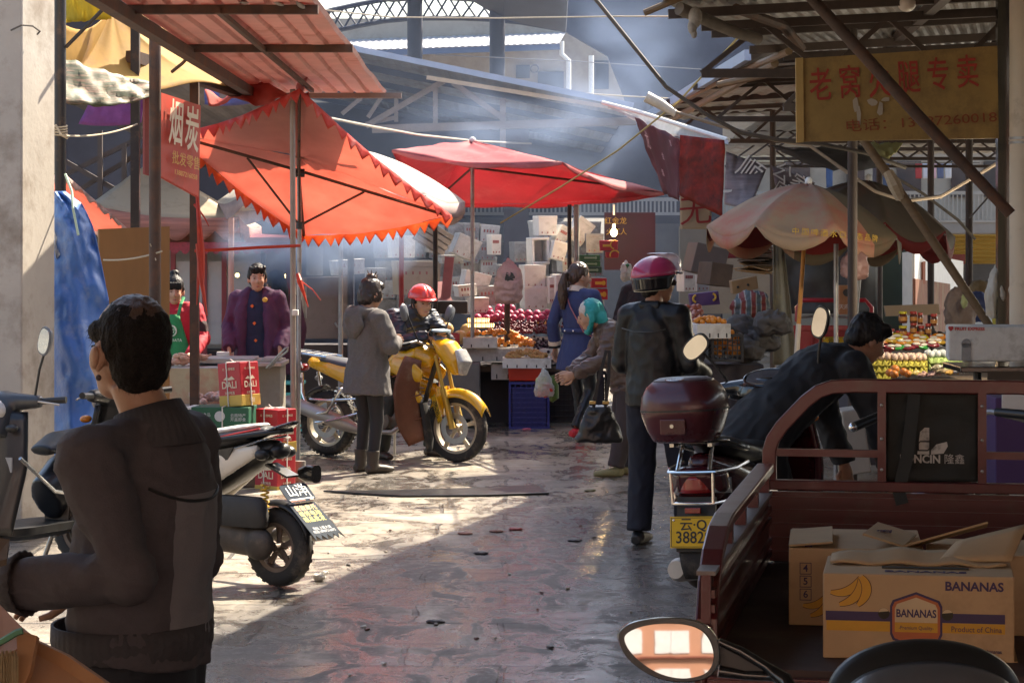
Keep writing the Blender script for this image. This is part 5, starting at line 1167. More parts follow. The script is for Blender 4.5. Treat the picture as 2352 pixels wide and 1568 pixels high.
# ---------------------------------------------------------------- maroon scooter with the top box
m_mar = mat("maroon_scooter_paint", (.060, .008, .014), .22, 0, .15, 4, coat=.5)
fwd = V((.40, .917, 0)).normalized(); rzm = math.degrees(math.atan2(-fwd.x, fwd.y))
rear = P(1580, 1208, 10.75)
loc = V((rear.x + .05, 10.75, .13)) + fwd*.96
ms = scooter("maroon scooter with a big top box and yellow number plate", tuple(loc), rzm, m_mar, m_blackgloss, m_black, -3)
for o in list(ms.children):
 if o.name.split('.')[0] in ('tail_light', 'indicator') and o.data.vertices[0].co.y < 0: bpy.data.objects.remove(o)
tb = M.Translation((-.05, -.86, .845)) @ M.Scale(.91, 4)
box_ = put("top_box", MB().stack([(.0, .13, .115), (.012, .155, .14), (.06, .178, .165), (.125, .198, .19), (.150, .203, .196), (.158, .203, .196)], 40, 3.2, tb), mat("maroon_box_shell", (.075, .011, .016), .25, 0, .2, 4, coat=.4), ms, smooth=True)
put("box_lid", MB().stack([(.164, .205, .198), (.176, .206, .199), (.23, .198, .19), (.275, .175, .165), (.298, .150, .140), (.300, .148, .138)], 40, 3.0, tb), mat("maroon_box_lid", (.085, .014, .020), .30, 0, .2, 4, coat=.3), box_, smooth=True)
put("lid_pad", MB().stack([(.296, .150, .135), (.308, .146, .132), (.318, .12, .108), (.321, .07, .06)], 36, 2.4, tb), mat("grained_plum_pad", (.060, .028, .036), .42, 0, .2, 10, .3, 200), box_, smooth=True)
put("box_seam", MB().stack([(.157, .206, .199), (.165, .206, .199)], 40, 3.1, tb), m_black, box_)
put("lock", MB().tube([(.0, -.198, .09), (.0, -.206, .09)], .010, 16, T=tb).box((0, -.2065, .09), (.003, .001, .012), T=tb), m_chrome, box_)
put("latch_panel", MB().box((0, -.190, .085), (.13, .008, .075), T=tb), mat("maroon_box_shell", (.075, .011, .016)), box_, bev=.004)
Tb = tb @ frame((.0, -.128, .313), (1, 0, 0), (0, .92, .30))
put("badge", MB().tube([(.048*math.cos(a), .016*math.sin(a), 0) for a in [i*math.pi/14 for i in range(29)]], .0022, 5, T=Tb).text("WUYANG", .020, Tb, sx=1.05), m_chrome, box_)
put("box_bracket", MB().rtube([(-.09, -.70, .835), (-.09, -.95, .835)], .02, .015, (1, 0, 0)).rtube([(.09, -.70, .835), (.09, -.95, .835)], .02, .015, (1, 0, 0)).tube([(-.07, -.86, .83), (-.075, -.93, .72)], .010, 8).tube([(.07, -.86, .83), (.075, -.93, .72)], .010, 8), m_chrome, ms, smooth=True)
put("tail_cluster", blob(MB().stack([(.585, .09, .05), (.63, .135, .09), (.70, .125, .11), (.735, .085, .09)], 26, 2.5, M.Translation((0, -.84, 0))), .010, 3), m_mar, ms, smooth=True)
put("tail_lens", MB().grid(lambda u, v: (.070*(2*u - 1), -.938 + .03*(2*u - 1)**2, .62 + .075*v), 10, 4), m_redlens, ms, solid=.02, smooth=True)
for s_ in (-1, 1): put("indicator_lens", MB().grid(lambda u, v: (s_*(.078 + .05*u), -.915 + .09*u*u + .02*u, .622 + .07*v - .012*u), 8, 4), m_lampglass, ms, solid=.016, smooth=True)
def guard(z, w_, y0): return MB().tube([(-w_, -.62, z + .02), (-w_*1.02, -.80, z + .005), (-w_*.7, y0, z), (0, y0 - .012, z), (w_*.7, y0, z), (w_*1.02, -.80, z + .005), (w_, -.62, z + .02)], .008, 8)
put("chrome_guard", guard(.715, .155, -.955).merge(guard(.575, .135, -.955)).tube([(-.095, -.955, .575), (-.10, -.955, .715)], .007, 8).tube([(.095, -.955, .575), (.10, -.955, .715)], .007, 8).tube([(-.158, -.80, .715), (-.137, -.80, .578)], .007, 8), m_chrome, ms, smooth=True)
put("reflector", MB().box((0, -.962, .545), (.075, .01, .025)), m_redlens, ms, bev=.003)
Tp = frame((.0, -.968, .450), (1, 0, 0), (0, .12, 1))
plate(ms, Tp, .22, .14, "云·Q", "38828", .062, .074)
put("plate_holder", MB().rtube([(0, -.90, .60), (0, -.945, .36)], .18, .02, (1, 0, 0)), m_black, ms)
put("mud_flap", MB().grid(lambda u, v: ((u - .5)*(.17 - .05*v), -.93 - .02*math.sin(3*v), .37 - .13*v), 6, 5), m_rubber, ms, solid=.01, smooth=True)
put("white_silencer_end", MB().tube([(-.10, -.62, .24), (-.115, -.86, .27), (-.118, -.90, .275)], [.045, .055, .04], 18), mat("pale_silencer", (.50, .47, .42), .5, .3, .15, 6), ms, smooth=True)
put("instrument_hood", blob(MB().stack([(.985, .19, .12), (1.03, .17, .115), (1.075, .13, .09)], 28, 2.3, M.Translation((0, .32, 0))).tube([(-.30, .30, 1.02), (0, .31, 1.04), (.30, .30, 1.02)], [.03, .05, .03], 10), .010, 3), m_blackgloss, ms, smooth=True)
Ti = frame((0, .255, 1.068), (1, 0, 0), (0, .80, .60))
put("speedometer", MB().stack([(.0, .125, .060), (.012, .115, .052)], 30, 2.6, Ti), mat("speedometer_glass", (.10, .10, .115), .15, 0, .4, 14, coat=.6), ms, smooth=True)
put("bezel", MB().tube([(.128*math.cos(a), .064*math.sin(a), .006) for a in [i*math.pi/16 for i in range(33)]], .007, 6, T=Ti), m_blackgloss, ms, smooth=True)
mirror(ms, (-.23, .33, 1.04), (-.375, .26, 1.235), 40, (.075, .048), (-.05, -1, .05))
mirror(ms, (.22, .33, 1.04), (.27, .27, 1.335), 70, (.078, .046), (-.45, -1, .0))
# ---------------------------------------------------------------- dark scooter at the left edge
fwd = V((-.50, -.87, 0)); rzd = math.degrees(math.atan2(-fwd.x, fwd.y))
ds = scooter("dark scooter with chrome wire carrier parked against the whitewashed pillar", (-2.60, 13.55, 0), rzd, mat("charcoal_scooter_paint", (.010, .010, .012), .35, 0, .2, 5, coat=.2), mat("grey_scooter_cowl", (.035, .038, .044), .35, 0, .15, 5, coat=.2), m_black)
for o in ds.children:
 if o.name.startswith('indicator'): o.data.materials[0] = m_black
mirror(ds, (-.20, .34, 1.02), (-.29, .36, 1.33), 70, (.075, .050), (.25, 1, 0), mat("grey_mirror_shell", (.12, .13, .15), .4))
mirror(ds, (.20, .34, 1.02), (.30, .33, 1.30), 110, (.075, .050), (-.1, -1, 0))
mb = MB()
mb.tube([(-.20, .46, .70), (-.22, .20, .50), (-.22, -.20, .42), (-.20, -.55, .50)], .011, 8).tube([(-.26, .10, .60), (-.27, -.25, .45), (-.26, -.50, .45)], .006, 6).tube([(-.25, .12, .66), (-.27, -.2, .53), (-.25, -.48, .52)], .006, 6)
for k in range(5): mb.tube([(-.18, .12 - k*.13, .66 - k*.035), (-.27, .10 - k*.13, .58 - k*.03), (-.23, .08 - k*.13, .50 - k*.01)], .005, 6)
put("wire_carrier", mb, m_chrome, ds, smooth=True)
put("chrome_hoop", MB().tube(arc((-.16, -.40, .70), .14, 0, 180, 14, (0, 1, 0), (-.2, 0, 1)) , .014, 10), m_chrome, ds, smooth=True)
put("plate_card", MB().box((-.08, .455, .66), (.12, .01, .08)), mat("grey_card", (.3, .3, .3), .6), ds)
# ---------------------------------------------------------------- yellow motorcycle
m_ymo = mat("yellow_motorcycle_paint", (.66, .36, .008), .25, 0, .06, 4, coat=.5)
fwd = V((.86, -.51, 0)).normalized(); rzy = math.degrees(math.atan2(-fwd.x, fwd.y))
cen = (V((-1.60, 21.08, 0)) + V((-.46, 20.42, 0)))/2
ym = thing("motorcycle", "yellow motorcycle with brown leg guards ridden by the red helmeted man", "motorcycle", (cen.x, cen.y, 0), rzy)
m_yrim = mat("pale_gold_rim", (.42, .36, .27), .45, .5, .2, 6)
wheel(ym, (0, -.66, .285), .285, .105, .205, 5, m_yrim, True, 44, 1); wheel(ym, (0, .66, .29), .29, .085, .215, 5, m_yrim, True, 44)
for s_ in (-1, 1):
 put("fork", MB().tube([(s_*.075, .66, .29), (s_*.075, .565, .62)], [.027, .026], 12).tube([(s_*.075, .565, .62), (s_*.075, .49, .90)], .017, 10), mat("yellow_grey_fork", (.5, .33, .06), .4, .3), ym, smooth=True)
 put("rear_shock", MB().tube([(s_*.12 + .024*math.cos(i*1.15), -.56 + i*.0018 + .024*math.sin(i*1.15), .32 + i*.0058) for i in range(52)], .007, 5), m_chrome, ym, smooth=True)
 put("leg_guard", MB().grid(lambda u, v: (s_*(.15 + (.03 + .19*math.sin(math.pi*min(1, .08 + .80*v)))*u), .40 + .06*v - .12*u - .05*math.sin(3*v), .86 - .66*v + .04*u - (.10*u if v > .6 else 0)), 8, 14), mat("brown_leg_guard", (.24, .095, .05), .45, 0, .25, 4, transl=.3, dirt=((.35, .24, .15), .4, 5)), ym, solid=.006, smooth=True)
 put("guard_rib", MB().tube([(s_*.175, .38, .80), (s_*.30, .20, .72)], .006, 6).tube([(s_*.18, .42, .58), (s_*.29, .22, .50)], .006, 6).tube([(s_*.18, .42, .38), (s_*.28, .22, .30)], .006, 6), mat("brown_leg_guard", (.24, .095, .05)), ym)
 put("crash_bar", MB().tube([(s_*.10, -.30, .62), (s_*.24, -.36, .60), (s_*.25, -.50, .40), (s_*.22, -.70, .36), (s_*.14, -.84, .55), (s_*.12, -.86, .72)], .016, 8).tube([(s_*.24, -.20, .52), (s_*.25, -.50, .50), (s_*.2, -.72, .50)], .011, 8).tube([(s_*.24, -.10, .42), (s_*.25, -.45, .33), (s_*.2, -.66, .30)], .011, 8), m_chrome, ym, smooth=True)
 put("side_cover", blob(MB().tube([(s_*.10, -.10, .62), (s_*.12, -.28, .68), (s_*.10, -.60, .76), (s_*.06, -.82, .80)], [(.03, .06), (.035, .09), (.03, .06), (.02, .03)], 12, xref=(1, 0, 0)), .010, 3), m_ymo, ym, smooth=True)
 put("tank_scoop", blob(MB().tube([(s_*.15, .10, .82), (s_*.185, .28, .78), (s_*.18, .42, .72)], [(.03, .07), (.035, .10), (.02, .05)], 12, xref=(1, 0, 0)), .010, 3), m_ymo, ym, smooth=True)
 put("lower_cowl", blob(MB().tube([(s_*.16, .16, .64), (s_*.18, .30, .58), (s_*.16, .40, .52)], [(.02, .06), (.025, .08), (.015, .03)], 12, xref=(1, 0, 0)), .010, 3), m_ymo, ym, smooth=True)
 put("decal", MB().box((s_*.205, .30, .58), (.004, .07, .05), rot(25, 0, 0)), mat("red_decal", (.5, .02, .02), .4), ym)
 put("indicator", MB().ell((s_*.16, -.88, .66), (.05, .03, .025)), mat("grey_indicator", (.25, .25, .24), .4), ym, smooth=True)
 mirror(ym, (s_*.20, .40, 1.02), (s_*.36, .36, 1.24 + (.03 if s_ > 0 else 0)), 60 if s_ > 0 else 120, (.072, .048), (.1*s_, -1, 0), mat("grey_mirror_shell", (.12, .13, .15), .4))
put("front_fender", MB().grid(lambda u, v: ((u - .5)*.14, .66 + .325*math.cos(R(28 + 105*v)), .29 + .325*math.sin(R(28 + 105*v)) + .02*(1 - v) - .07*(2*u - 1)**2), 8, 16), m_ymo, ym, solid=.008, smooth=True)
put("fender_stay", MB().grid(lambda u, v: ((.072 if u < .5 else -.072), .50 + .10*(u*2 % 1), .40 + .24*v), 3, 3), m_ymo, ym, solid=.008)
put("fuel_tank", blob(MB().tube([(0, -.06, .74), (0, .12, .86), (0, .32, .90), (0, .44, .84)], [(.09, .05), (.15, .10), (.16, .11), (.09, .06)], 18, xref=(1, 0, 0)), .012, 4), m_ymo, ym, smooth=True)
put("seat", blob(MB().tube([(0, .02, .78), (0, -.18, .76), (0, -.45, .80), (0, -.70, .84)], [(.10, .04), (.13, .05), (.13, .05), (.10, .035)], 16, xref=(1, 0, 0)), .012, 4), mat("grey_blue_seat", (.06, .065, .08), .55, 0, .15, 8), ym, smooth=True)
put("tail", blob(MB().tube([(0, -.55, .74), (0, -.85, .82)], [(.10, .05), (.06, .035)], 14, xref=(1, 0, 0)), .012, 3), m_ymo, ym, smooth=True)
mb = MB().tube([(-.12, -.60, .86), (-.12, -.98, .90), (0, -1.03, .905), (.12, -.98, .90), (.12, -.60, .86)], .013, 8)
for k in range(4): mb.tube([(-.12, -.66 - k*.09, .872 + k*.009), (.12, -.66 - k*.09, .872 + k*.009)], .009, 6)
for s_ in (-1, 1): mb.tube([(s_*.12, -.93, .895), (s_*.11, -.86, .76)], .010, 8)
put("luggage_rack", mb, m_chrome, ym, smooth=True)
put("tail_light", MB().ell((0, -.92, .76), (.06, .04, .035)), m_redlens, ym, smooth=True)
put("engine", blob(MB().stack([(.26, .12, .17), (.36, .14, .19), (.46, .11, .12)], 24, 3, M.Translation((0, .04, 0))).tube([(0, .10, .42), (0, .17, .66)], [.085, .08], 16).tube([(-.17, .0, .34), (.17, .0, .34)], .085, 16), .012, 2), mat("dirty_engine", (.16, .14, .12), .5, .5, .3, 8, .2, 40), ym, smooth=True)
mb = MB()
for k in range(7): mb.box((0, .115 + k*.012, .46 + k*.028), (.21, .17, .008), rot(-15, 0, 0))
put("cylinder_fins", mb, m_steel, ym)
put("frame_tube", MB().tube([(0, .46, .88), (0, .32, .45), (0, .20, .25), (0, -.2, .24), (0, -.35, .45), (0, -.5, .72)], .022, 8).tube([(.07, -.25, .30), (.08, -.66, .285)], .022, 8).tube([(-.07, -.25, .30), (-.08, -.66, .285)], .022, 8), m_black, ym, smooth=True)
put("silencer", MB().tube([(.12, .20, .50), (.15, .28, .36), (.15, .10, .24), (.16, -.20, .24)], .022, 10).tube([(.16, -.20, .24), (.18, -.38, .30), (.19, -.95, .47), (.19, -.99, .48)], [.03, .066, .06, .04], 18), mat("silver_silencer", (.45, .42, .39), .42, .6, .2, 6, dirt=((.25, .18, .12), .3, 6)), ym, smooth=True)
put("rear_mudguard", MB().grid(lambda u, v: ((u - .5)*.14, -.66 + .33*math.cos(R(95 + 85*v)), .285 + .33*math.sin(R(95 + 85*v)) - .03*(2*u - 1)**2), 6, 12), m_black, ym, solid=.008, smooth=True)
put("handlebar", MB().tube([(-.36, .30, .99), (-.20, .38, 1.02), (-.06, .45, .97), (.06, .45, .97), (.20, .38, 1.02), (.36, .30, .99)], .012, 8), m_steel, ym, smooth=True)
for s_ in (-1, 1): put("handlebar_grip", MB().tube([(s_*.26, .35, 1.005), (s_*.38, .29, .985)], .019, 10), m_black, ym, smooth=True)
put("headlight_fairing", blob(MB().tube([(0, .46, 1.03), (0, .56, .96), (0, .66, .84), (0, .66, .74)], [(.09, .03), (.135, .09), (.125, .09), (.05, .04)], 18, xref=(1, 0, 0)), .010, 4), m_ymo, ym, smooth=True)
put("windscreen", MB().grid(lambda u, v: (.105*(2*u - 1)*(1 - .25*v), .59 - .10*v - .06*(2*u - 1)**2 + .03, .93 + .14*v), 10, 6), mat("slate_grey_screen", (.10, .11, .13), .3, 0, .1, 6, coat=.3), ym, solid=.012, smooth=True)
put("headlight", blob(MB().tube([(0, .69, .95), (0, .735, .85), (0, .715, .74)], [(.085, .03), (.100, .05), (.05, .03)], 16, xref=(1, 0, 0)), .009, 3), m_lampglass, ym, smooth=True)
put("instrument_cluster", MB().stack([(-.02, .08, .05), (.02, .085, .055), (.03, .07, .045)], 24, 2.5, frame((0, .45, 1.08), (1, 0, 0), (0, 1, -.2))), m_blackgloss, ym, smooth=True)
put("phone_mat", MB().stack([(0, .10, .06), (.015, .10, .06)], 24, 3, frame((0, .50, 1.10), (1, 0, 0), (0, 1, -.1))), mat("pale_blue_tray", (.35, .48, .56), .4), ym, smooth=True)
Tp = frame((.115, .66, .50), (0, .22, -1), (.05, 1, .22)); Tp = frame((.16, .60, .46), V((.22, .25, -1)), V((.9, .5, .3)))
Tp = M.Translation((.17, .56, .46)) @ frame((0, 0, 0), V((.12, .38, -.92)), V((.62, .70, .36)))
plate(ym, Tp, .235, .125, "云·Q", "50850", .058, .068)
put("inner_flap", MB().tube([(.13, .40, .50), (.13, .46, .20), (.12, .46, .10)], [(.05, .03), (.06, .03), (.04, .02)], 8), m_rubber, ym, smooth=True)
put("side_stand", MB().tube([(-.12, -.05, .28), (-.22, -.12, .02)], .012, 8), m_steel, ym, smooth=True)
# ---------------------------------------------------------------- red cargo tricycle in the foreground
m_tri = mat("dark_red_tricycle_paint", (.092, .011, .012), .35, .1, .18, 5, .08, 30, coat=.3, dirt=((.09, .045, .035), .35, 4))
m_trid = mat("worn_red_floor", (.055, .030, .026), .65, .1, .3, 5, .2, 30, dirt=((.12, .09, .07), .4, 3))
tr = thing("cargo_tricycle", "dark red cargo tricycle carrying banana cartons in the foreground", "tricycle", (.926, 8.70, 0), -10.3)
LB = 2.18; WB = 1.18
put("bed_floor", MB().box((WB/2, -LB/2, .71), (WB + .06, LB, .022)), m_trid, tr)
put("chassis", MB().rtube([(.25, .3, .60), (.25, -LB, .60)], .07, .10, (1, 0, 0)).rtube([(WB - .25, .3, .60), (WB - .25, -LB, .60)], .07, .10, (1, 0, 0)), m_black, tr)
def side(x, name="side_panel"):
 mb = MB().box((x, -LB/2, .845), (.026, LB - .04, .245))
 for z in (.76, .80, .875, .915): mb.rtube([(x + (.017 if x < .5 else -.017), -.02, z), (x + (.017 if x < .5 else -.017), -LB + .03, z)], .014, .022, (1, 0, 0))
 o = put(name, mb, m_tri, tr)
 put("sill", MB().box((x, -LB/2, .972), (.052, LB - .05, .012)), mat("bare_grey_sill", (.24, .20, .18), .5, .4, .25, 5), o)
 p = [(x, .0, 1.06), (x, -.5, 1.06), (x, -1.50, 1.06)] + arc((x, -1.72, .70), .36, 54, 8, 7, (0, -1, 0), (0, 0, 1))
 p = [(x, .0, 1.06), (x, -.5, 1.06), (x, -1.60, 1.06), (x, -1.80, 1.045), (x, -1.96, 1.0), (x, -2.07, .93), (x, -2.13, .84), (x, -2.15, .72), (x, -2.15, .55)]
 put("side_rail", MB().rtube(p, .062, .032, (1, 0, 0)), m_tri, o, bev=.006)
 for y in (-.06, -.55, -1.05, -1.52): put("rail_post", MB().box((x, y, 1.012), (.035, .045, .07)), m_tri, o)
 if x < .5:
  put("marker_lamp", MB().box((x, -2.173, .80), (.035, .02, .075)), mat("dark_red_marker", (.05, .006, .008), .2), o, bev=.006)
  put("latch", MB().tube([(x, -2.18, .70), (x, -2.19, .62), (x, -2.18, .58)], .011, 8).ell((x, -2.185, .705), .014), m_tri, o, smooth=True)
side(-.013); side(WB + .013)
mb = MB().box((WB/2, .013, .85), (WB, .026, .25))
for z in (.75, .80, .85, .90, .945): mb.rtube([(0, -.004, z), (WB, -.004, z)], .014, .026, (0, 1, 0))
hb_ = put("headboard_panel", mb, m_tri, tr)
put("headboard_beam", MB().box((WB/2, .0, 1.0), (WB, .05, .036)), m_tri, hb_, bev=.004)
rl = [(0, .01, .99), (0, .01, 1.12), (.012, .01, 1.16), (.045, .01, 1.21), (.13, .01, 1.30), (.175, .01, 1.335), (.225, .01, 1.352), (.30, .01, 1.357)]
rl += [(WB - x_, y_, z_) for x_, y_, z_ in rl[::-1]]
put("headboard_rail", MB().rtube(rl, .036, .050, (0, 1, 0)), m_tri, hb_, bev=.005)
put("mid_rail", MB().rtube([(.02, .012, 1.115), (.385, .012, 1.115)], .026, .026, (0, 0, 1)).rtube([(.765, .012, 1.115), (WB - .02, .012, 1.115)], .026, .026, (0, 0, 1)), m_tri, hb_)
for x in (.400, .752):
 up_ = put("upright", MB().box((x, .008, 1.177), (.030, .034, .322)), m_tri, hb_)
 for z in (1.06, 1.17, 1.29): put("bolt", MB().ell((x, -.010, z), (.006, .004, .006)), m_steel, up_)
m_cl = mat("black_green_canvas", (.020, .022, .019), .7, 0, .25, 8, .4, 30, bdist=.008)
sb = put("seat_back_cover", MB().grid(lambda u, v: (.414 + .326*u, .034 + .012*noise.noise(V((u*4, v*5, 2))), 1.018 + .318*v), 20, 20), m_cl, tr, solid=.02, smooth=True, ang=180)
Tl = lambda x, z: frame((x, .0165, z), (1, 0, 0), (0, 0, 1))
m_logo = mat("worn_white_print", (.50, .47, .42), .6, 0, .2, 14, dirt=((.08, .08, .07), .3, 20))
mb = MB().text("LONCIN", .040, Tl(.535, 1.097), off=.0012, sx=.94).text("隆鑫", .037, Tl(.655, 1.097), sx=1.0)
mb.prism([(-.030, -.050), (.012, -.050), (.012, .045), (-.004, .045), (-.020, .03)], .001, Tl(.555, 1.165)).prism([(.016, -.050), (.06, -.046), (.075, -.02), (.072, -.004), (.035, -.014), (.016, -.035)], .001, Tl(.557, 1.165))
put("printed_logo", mb, m_logo, sb)
mb = MB().tube([(-.026 + .0, -.035, .001), (-.026, -.012, .001), (-.02, -.004, .001), (.014, -.004, .001)], .0025, 5, T=Tl(.555, 1.165)).tube([(-.028, -.036, .001), (.006, -.036, .001), (.014, -.028, .001), (.014, -.004, .001)], .0025, 5, T=Tl(.555, 1.165))
put("logo_line", mb, m_ink, sb)
put("loose_strap", MB().rtube([(.515, .005, 1.33), (.50, -.008, 1.20), (.488, -.012, 1.10), (.468, -.016, 1.02), (.462, -.018, .98), (.473, -.02, .94)], .045, .005, (1, 0, .12)), m_cl, tr)
hbx = [(.30, .95, 1.16), (.42, 1.02, 1.20), (.56, 1.12, 1.17), (.66, 1.12, 1.17), (.80, 1.02, 1.20), (.95, .95, 1.17)]
put("handlebar", MB().tube(hbx, .012, 8), m_steel, tr, smooth=True)
put("handlebar_grip", MB().tube([(.40, 1.01, 1.195), (.27, .86, 1.145)], [.017, .02], 12), m_black, tr, smooth=True)
put("handlebar_grip", MB().tube([(.82, 1.0, 1.20), (.99, .86, 1.195)], [.017, .02], 12), m_black, tr, smooth=True)
for q in ((.265, .855, 1.143), (.40, 1.01, 1.197)): put("bar_end", MB().ell(q, .019), m_chrome, tr, smooth=True)
put("fuel_tank", blob(MB().tube([(.61, .35, .85), (.61, .60, .98), (.61, .9, 1.0)], [(.10, .06), (.14, .10), (.09, .06)], 14, xref=(1, 0, 0)), .015, 3), m_tri, tr, smooth=True)
put("seat", MB().stack([(.78, .16, .20), (.86, .17, .21), (.90, .15, .19)], 28, 3, M.Translation((.58, .28, 0))), m_black, tr, smooth=True)
put("front_fork", MB().tube([(.54, 1.15, 1.1), (.54, 1.42, .27)], .024, 10).tube([(.68, 1.15, 1.1), (.68, 1.42, .27)], .024, 10), m_steel, tr, smooth=True)
wheel(tr, (.61, 1.42, .27), .27, .09, .19); wheel(tr, (.10, -1.35, .27), .27, .11, .18); wheel(tr, (1.08, -1.35, .27), .27, .11, .18)
put("tailgate", MB().box((WB/2, -LB - .04, .655), (WB, .03, .10)).rtube([(0, -LB - .062, .69), (WB, -LB - .062, .69)], .02, .02, (0, 0, 1)), m_tri, tr)
# ---------------------------------------------------------------- banana cartons
m_purp = mat("purple_print", (.055, .030, .085), .6, 0, .1, 12); m_oran = mat("amber_print", (.60, .30, .02), .6, 0, .1, 12); m_vermil = mat("orange_red_print", (.46, .12, .035), .6, 0, .12, 12); m_cream = mat("cream_print", (.62, .45, .26), .6)
m_bcard = mat("pale_carton_board", (.50, .32, .165), .75, 0, .10, 5, .2, 70, dirt=((.36, .22, .11), .25, 3))
def bananas(T, s_=1.0):
 o, i_ = MB(), MB()
 def ban(p, w0):
  for mb, ex, z in ((o, .0022, 0), (i_, 0, .0004)):
   n = 10; L_, Rr = [], []
   for k in range(n + 1):
    t_ = k/n; a = (1-t_)**2*V(p[0]) + 2*t_*(1-t_)*V(p[1]) + t_*t_*V(p[2])
    d = (2*(1-t_)*(V(p[1]) - V(p[0])) + 2*t_*(V(p[2]) - V(p[1]))).normalized(); nn = V((-d.y, d.x, 0))
    wv = (w0*math.sin(math.pi*min(1, .12 + .82*t_))**.6)*.5 + ex
    L_.append(a + nn*wv); Rr.append(a - nn*wv)
   mb.poly([x*s_ + V((0, 0, z)) for x in L_ + Rr[::-1]], T)
 ban([(.045, .060, 0), (.015, .0, 0), (-.050, .012, 0)], .026); ban([(.045, .060, .0008), (.050, -.01, .0008), (-.022, -.026, .0008)], .027); ban([(.045, .062, .0016), (.085, .02, .0016), (.035, -.028, .0016)], .028)
 return o, i_
def carton(label, loc, rz, w_=.52, d_=.38, h_=.235, front=True):
 t = thing("banana_carton", label, "carton", loc, rz, "banana cartons in the tricycle bed")
 b = MB().box((0, 0, h_/2), (w_, d_, h_))
 bo = put("box", b, m_bcard, t, bev=.004)
 f = M.Translation((0, -d_/2 - .0008, h_/2)) @ rot(90)
 return t, f
m_flap = mat("carton_flap_board", (.44, .29, .15), .8, 0, .12, 5, .25, 60)
pf = P(1890, 1492, 6.70); rzb = -9.5
cx = V((.26, .19, 0)); cx.rotate(Euler((0, 0, R(rzb))))
t, f = carton("front banana carton showing purple and yellow stripes and a hexagon badge", (pf.x + cx.x, pf.y + cx.y, .722), rzb)
W2 = .26
def strip(mb, x0_, x1_, y0_, y1_, z=0): return mb.poly([(x0_, y0_, z), (x1_, y0_, z), (x1_, y1_, z), (x0_, y1_, z)], f)
put("stripe", strip(MB(), -.252, .235, -.012, .014), m_purp, t); put("stripe", strip(MB(), -.250, .235, -.040, -.0125), m_oran, t)
hexa = lambda sx, sy: [(0, sy), (sx*.9, sy*.70), (sx, sy*.5), (sx, -sy*.5), (sx*.9, -sy*.70), (0, -sy), (-sx*.9, -sy*.70), (-sx, -sy*.5), (-sx, sy*.5), (-sx*.9, sy*.70)]
fb = f @ M.Translation((-.005, -.007, .0004))
put("badge", MB().poly([(x, y, .0004) for x, y in hexa(.071, .078)], fb), m_purp, t)
put("badge", MB().poly([(x, y, .0008) for x, y in hexa(.065, .071)], fb), m_vermil, t)
put("badge", MB().poly([(x, max(y, -.006), .0012) for x, y in hexa(.058, .063)], fb), m_cream, t); put("badge", MB().poly([(-.058, -.033, .0012), (.058, -.033, .0012), (.058, -.0065, .0012), (-.058, -.0065, .0012)], fb), m_oran, t)
mb = MB().text("BANANAS", .030, f @ M.Translation((-.005, .011, .002)), off=.0008, sx=.80).text("-Premium Quality-", .0145, f @ M.Translation((-.005, -.028, .002)), sx=.88)
mb.text("BANANAS", .034, f @ M.Translation((.152, .088, .001)), off=.0010, sx=1.02).text("Product of China", .0215, f @ M.Translation((.158, -.029, .001)), sx=.92).text("Distributed by bananas", .0145, f @ M.Translation((.167, -.088, .001)), off=.0002, sx=.88)
Tt = M.Translation((.02, -.13, .2362)); mb.text("BANANAS", .045, Tt, off=.001, sx=1.1)
put("lettering", mb, m_purp, t)
o_, i_ = bananas(f @ M.Translation((-.195, .055, .0006)), .88); put("banana_print", o_, mat("brown_outline", (.10, .05, .03), .7), t); put("banana_print", i_, mat("banana_print_orange", (.62, .30, .025), .6, 0, .1), t)
for x in (-.093, .080):
 put("hand_hole", MB().poly([(.0155*math.cos(a), .0155*math.sin(a), .0016) for a in [i*math.pi/10 for i in range(20)]], f @ M.Translation((x, .010, 0))), mat("hole_dark", (.05, .04, .025), .9), t)
 put("hole_flap", MB().poly([(.0150*math.cos(a), .0150*math.sin(a), .0020) for a in [math.pi*(.15 + i*.07) for i in range(12)]], f @ M.Translation((x, .010, 0))), m_cream, t)
put("top_flap", MB().grid(lambda u, v: (-.245 + .49*u, -.02 + .12*v, .242 + .028*v*math.sin(math.pi*(u*.9 + .1)) + .004*math.sin(u*20)), 20, 5), m_flap, t, solid=.006, smooth=True)
put("top_flap", MB().grid(lambda u, v: (.06 + .20*u + .05*v, .02 + .14*v, .25 + .09*v*(.4 + .6*u)), 6, 5), m_flap, t, solid=.006, smooth=True)
put("top_slot", MB().box((.02, -.06, .2375), (.24, .03, .003)), mat("hole_dark", (.05, .04, .025)), t)
put("bottom_lip", MB().box((.02, .01, -.004), (.50, .37, .012)), m_flap, t)
p2 = P(1812, 1432, 7.28)
cx = V((.20, .24, 0)); cx.rotate(Euler((0, 0, R(rzb + 2))))
t, f = carton("banana carton printed with boxed numbers 4 5 6 behind the front one", (p2.x + cx.x, p2.y + cx.y, .722), rzb + 2, .40, .50, .232)
mb = MB()
for i, ch in enumerate("456"):
 c = f @ M.Translation((-.150, .055 - i*.039, .001))
 mb.text(ch, .030, c, off=.0004)
 for (a, b, w_, h_) in ((0, .0165, .035, .002), (0, -.0165, .035, .002), (.0165, 0, .002, .035), (-.0165, 0, .002, .035)): mb.box((a, b, 0), (w_, h_, .0006), T=c)
mb.text("XIANG", .03, M.Translation((-.14, -.18, .2332)) @ rot(0, 0, 90), off=.001)
put("lettering", mb, m_purp, t)
o_, i_ = bananas(f @ M.Translation((-.118, -.065, .0006)), .8); put("banana_print", o_, mat("brown_outline", (.10, .05, .03)), t); put("banana_print", i_, mat("banana_print_orange", (.62, .30, .025)), t)
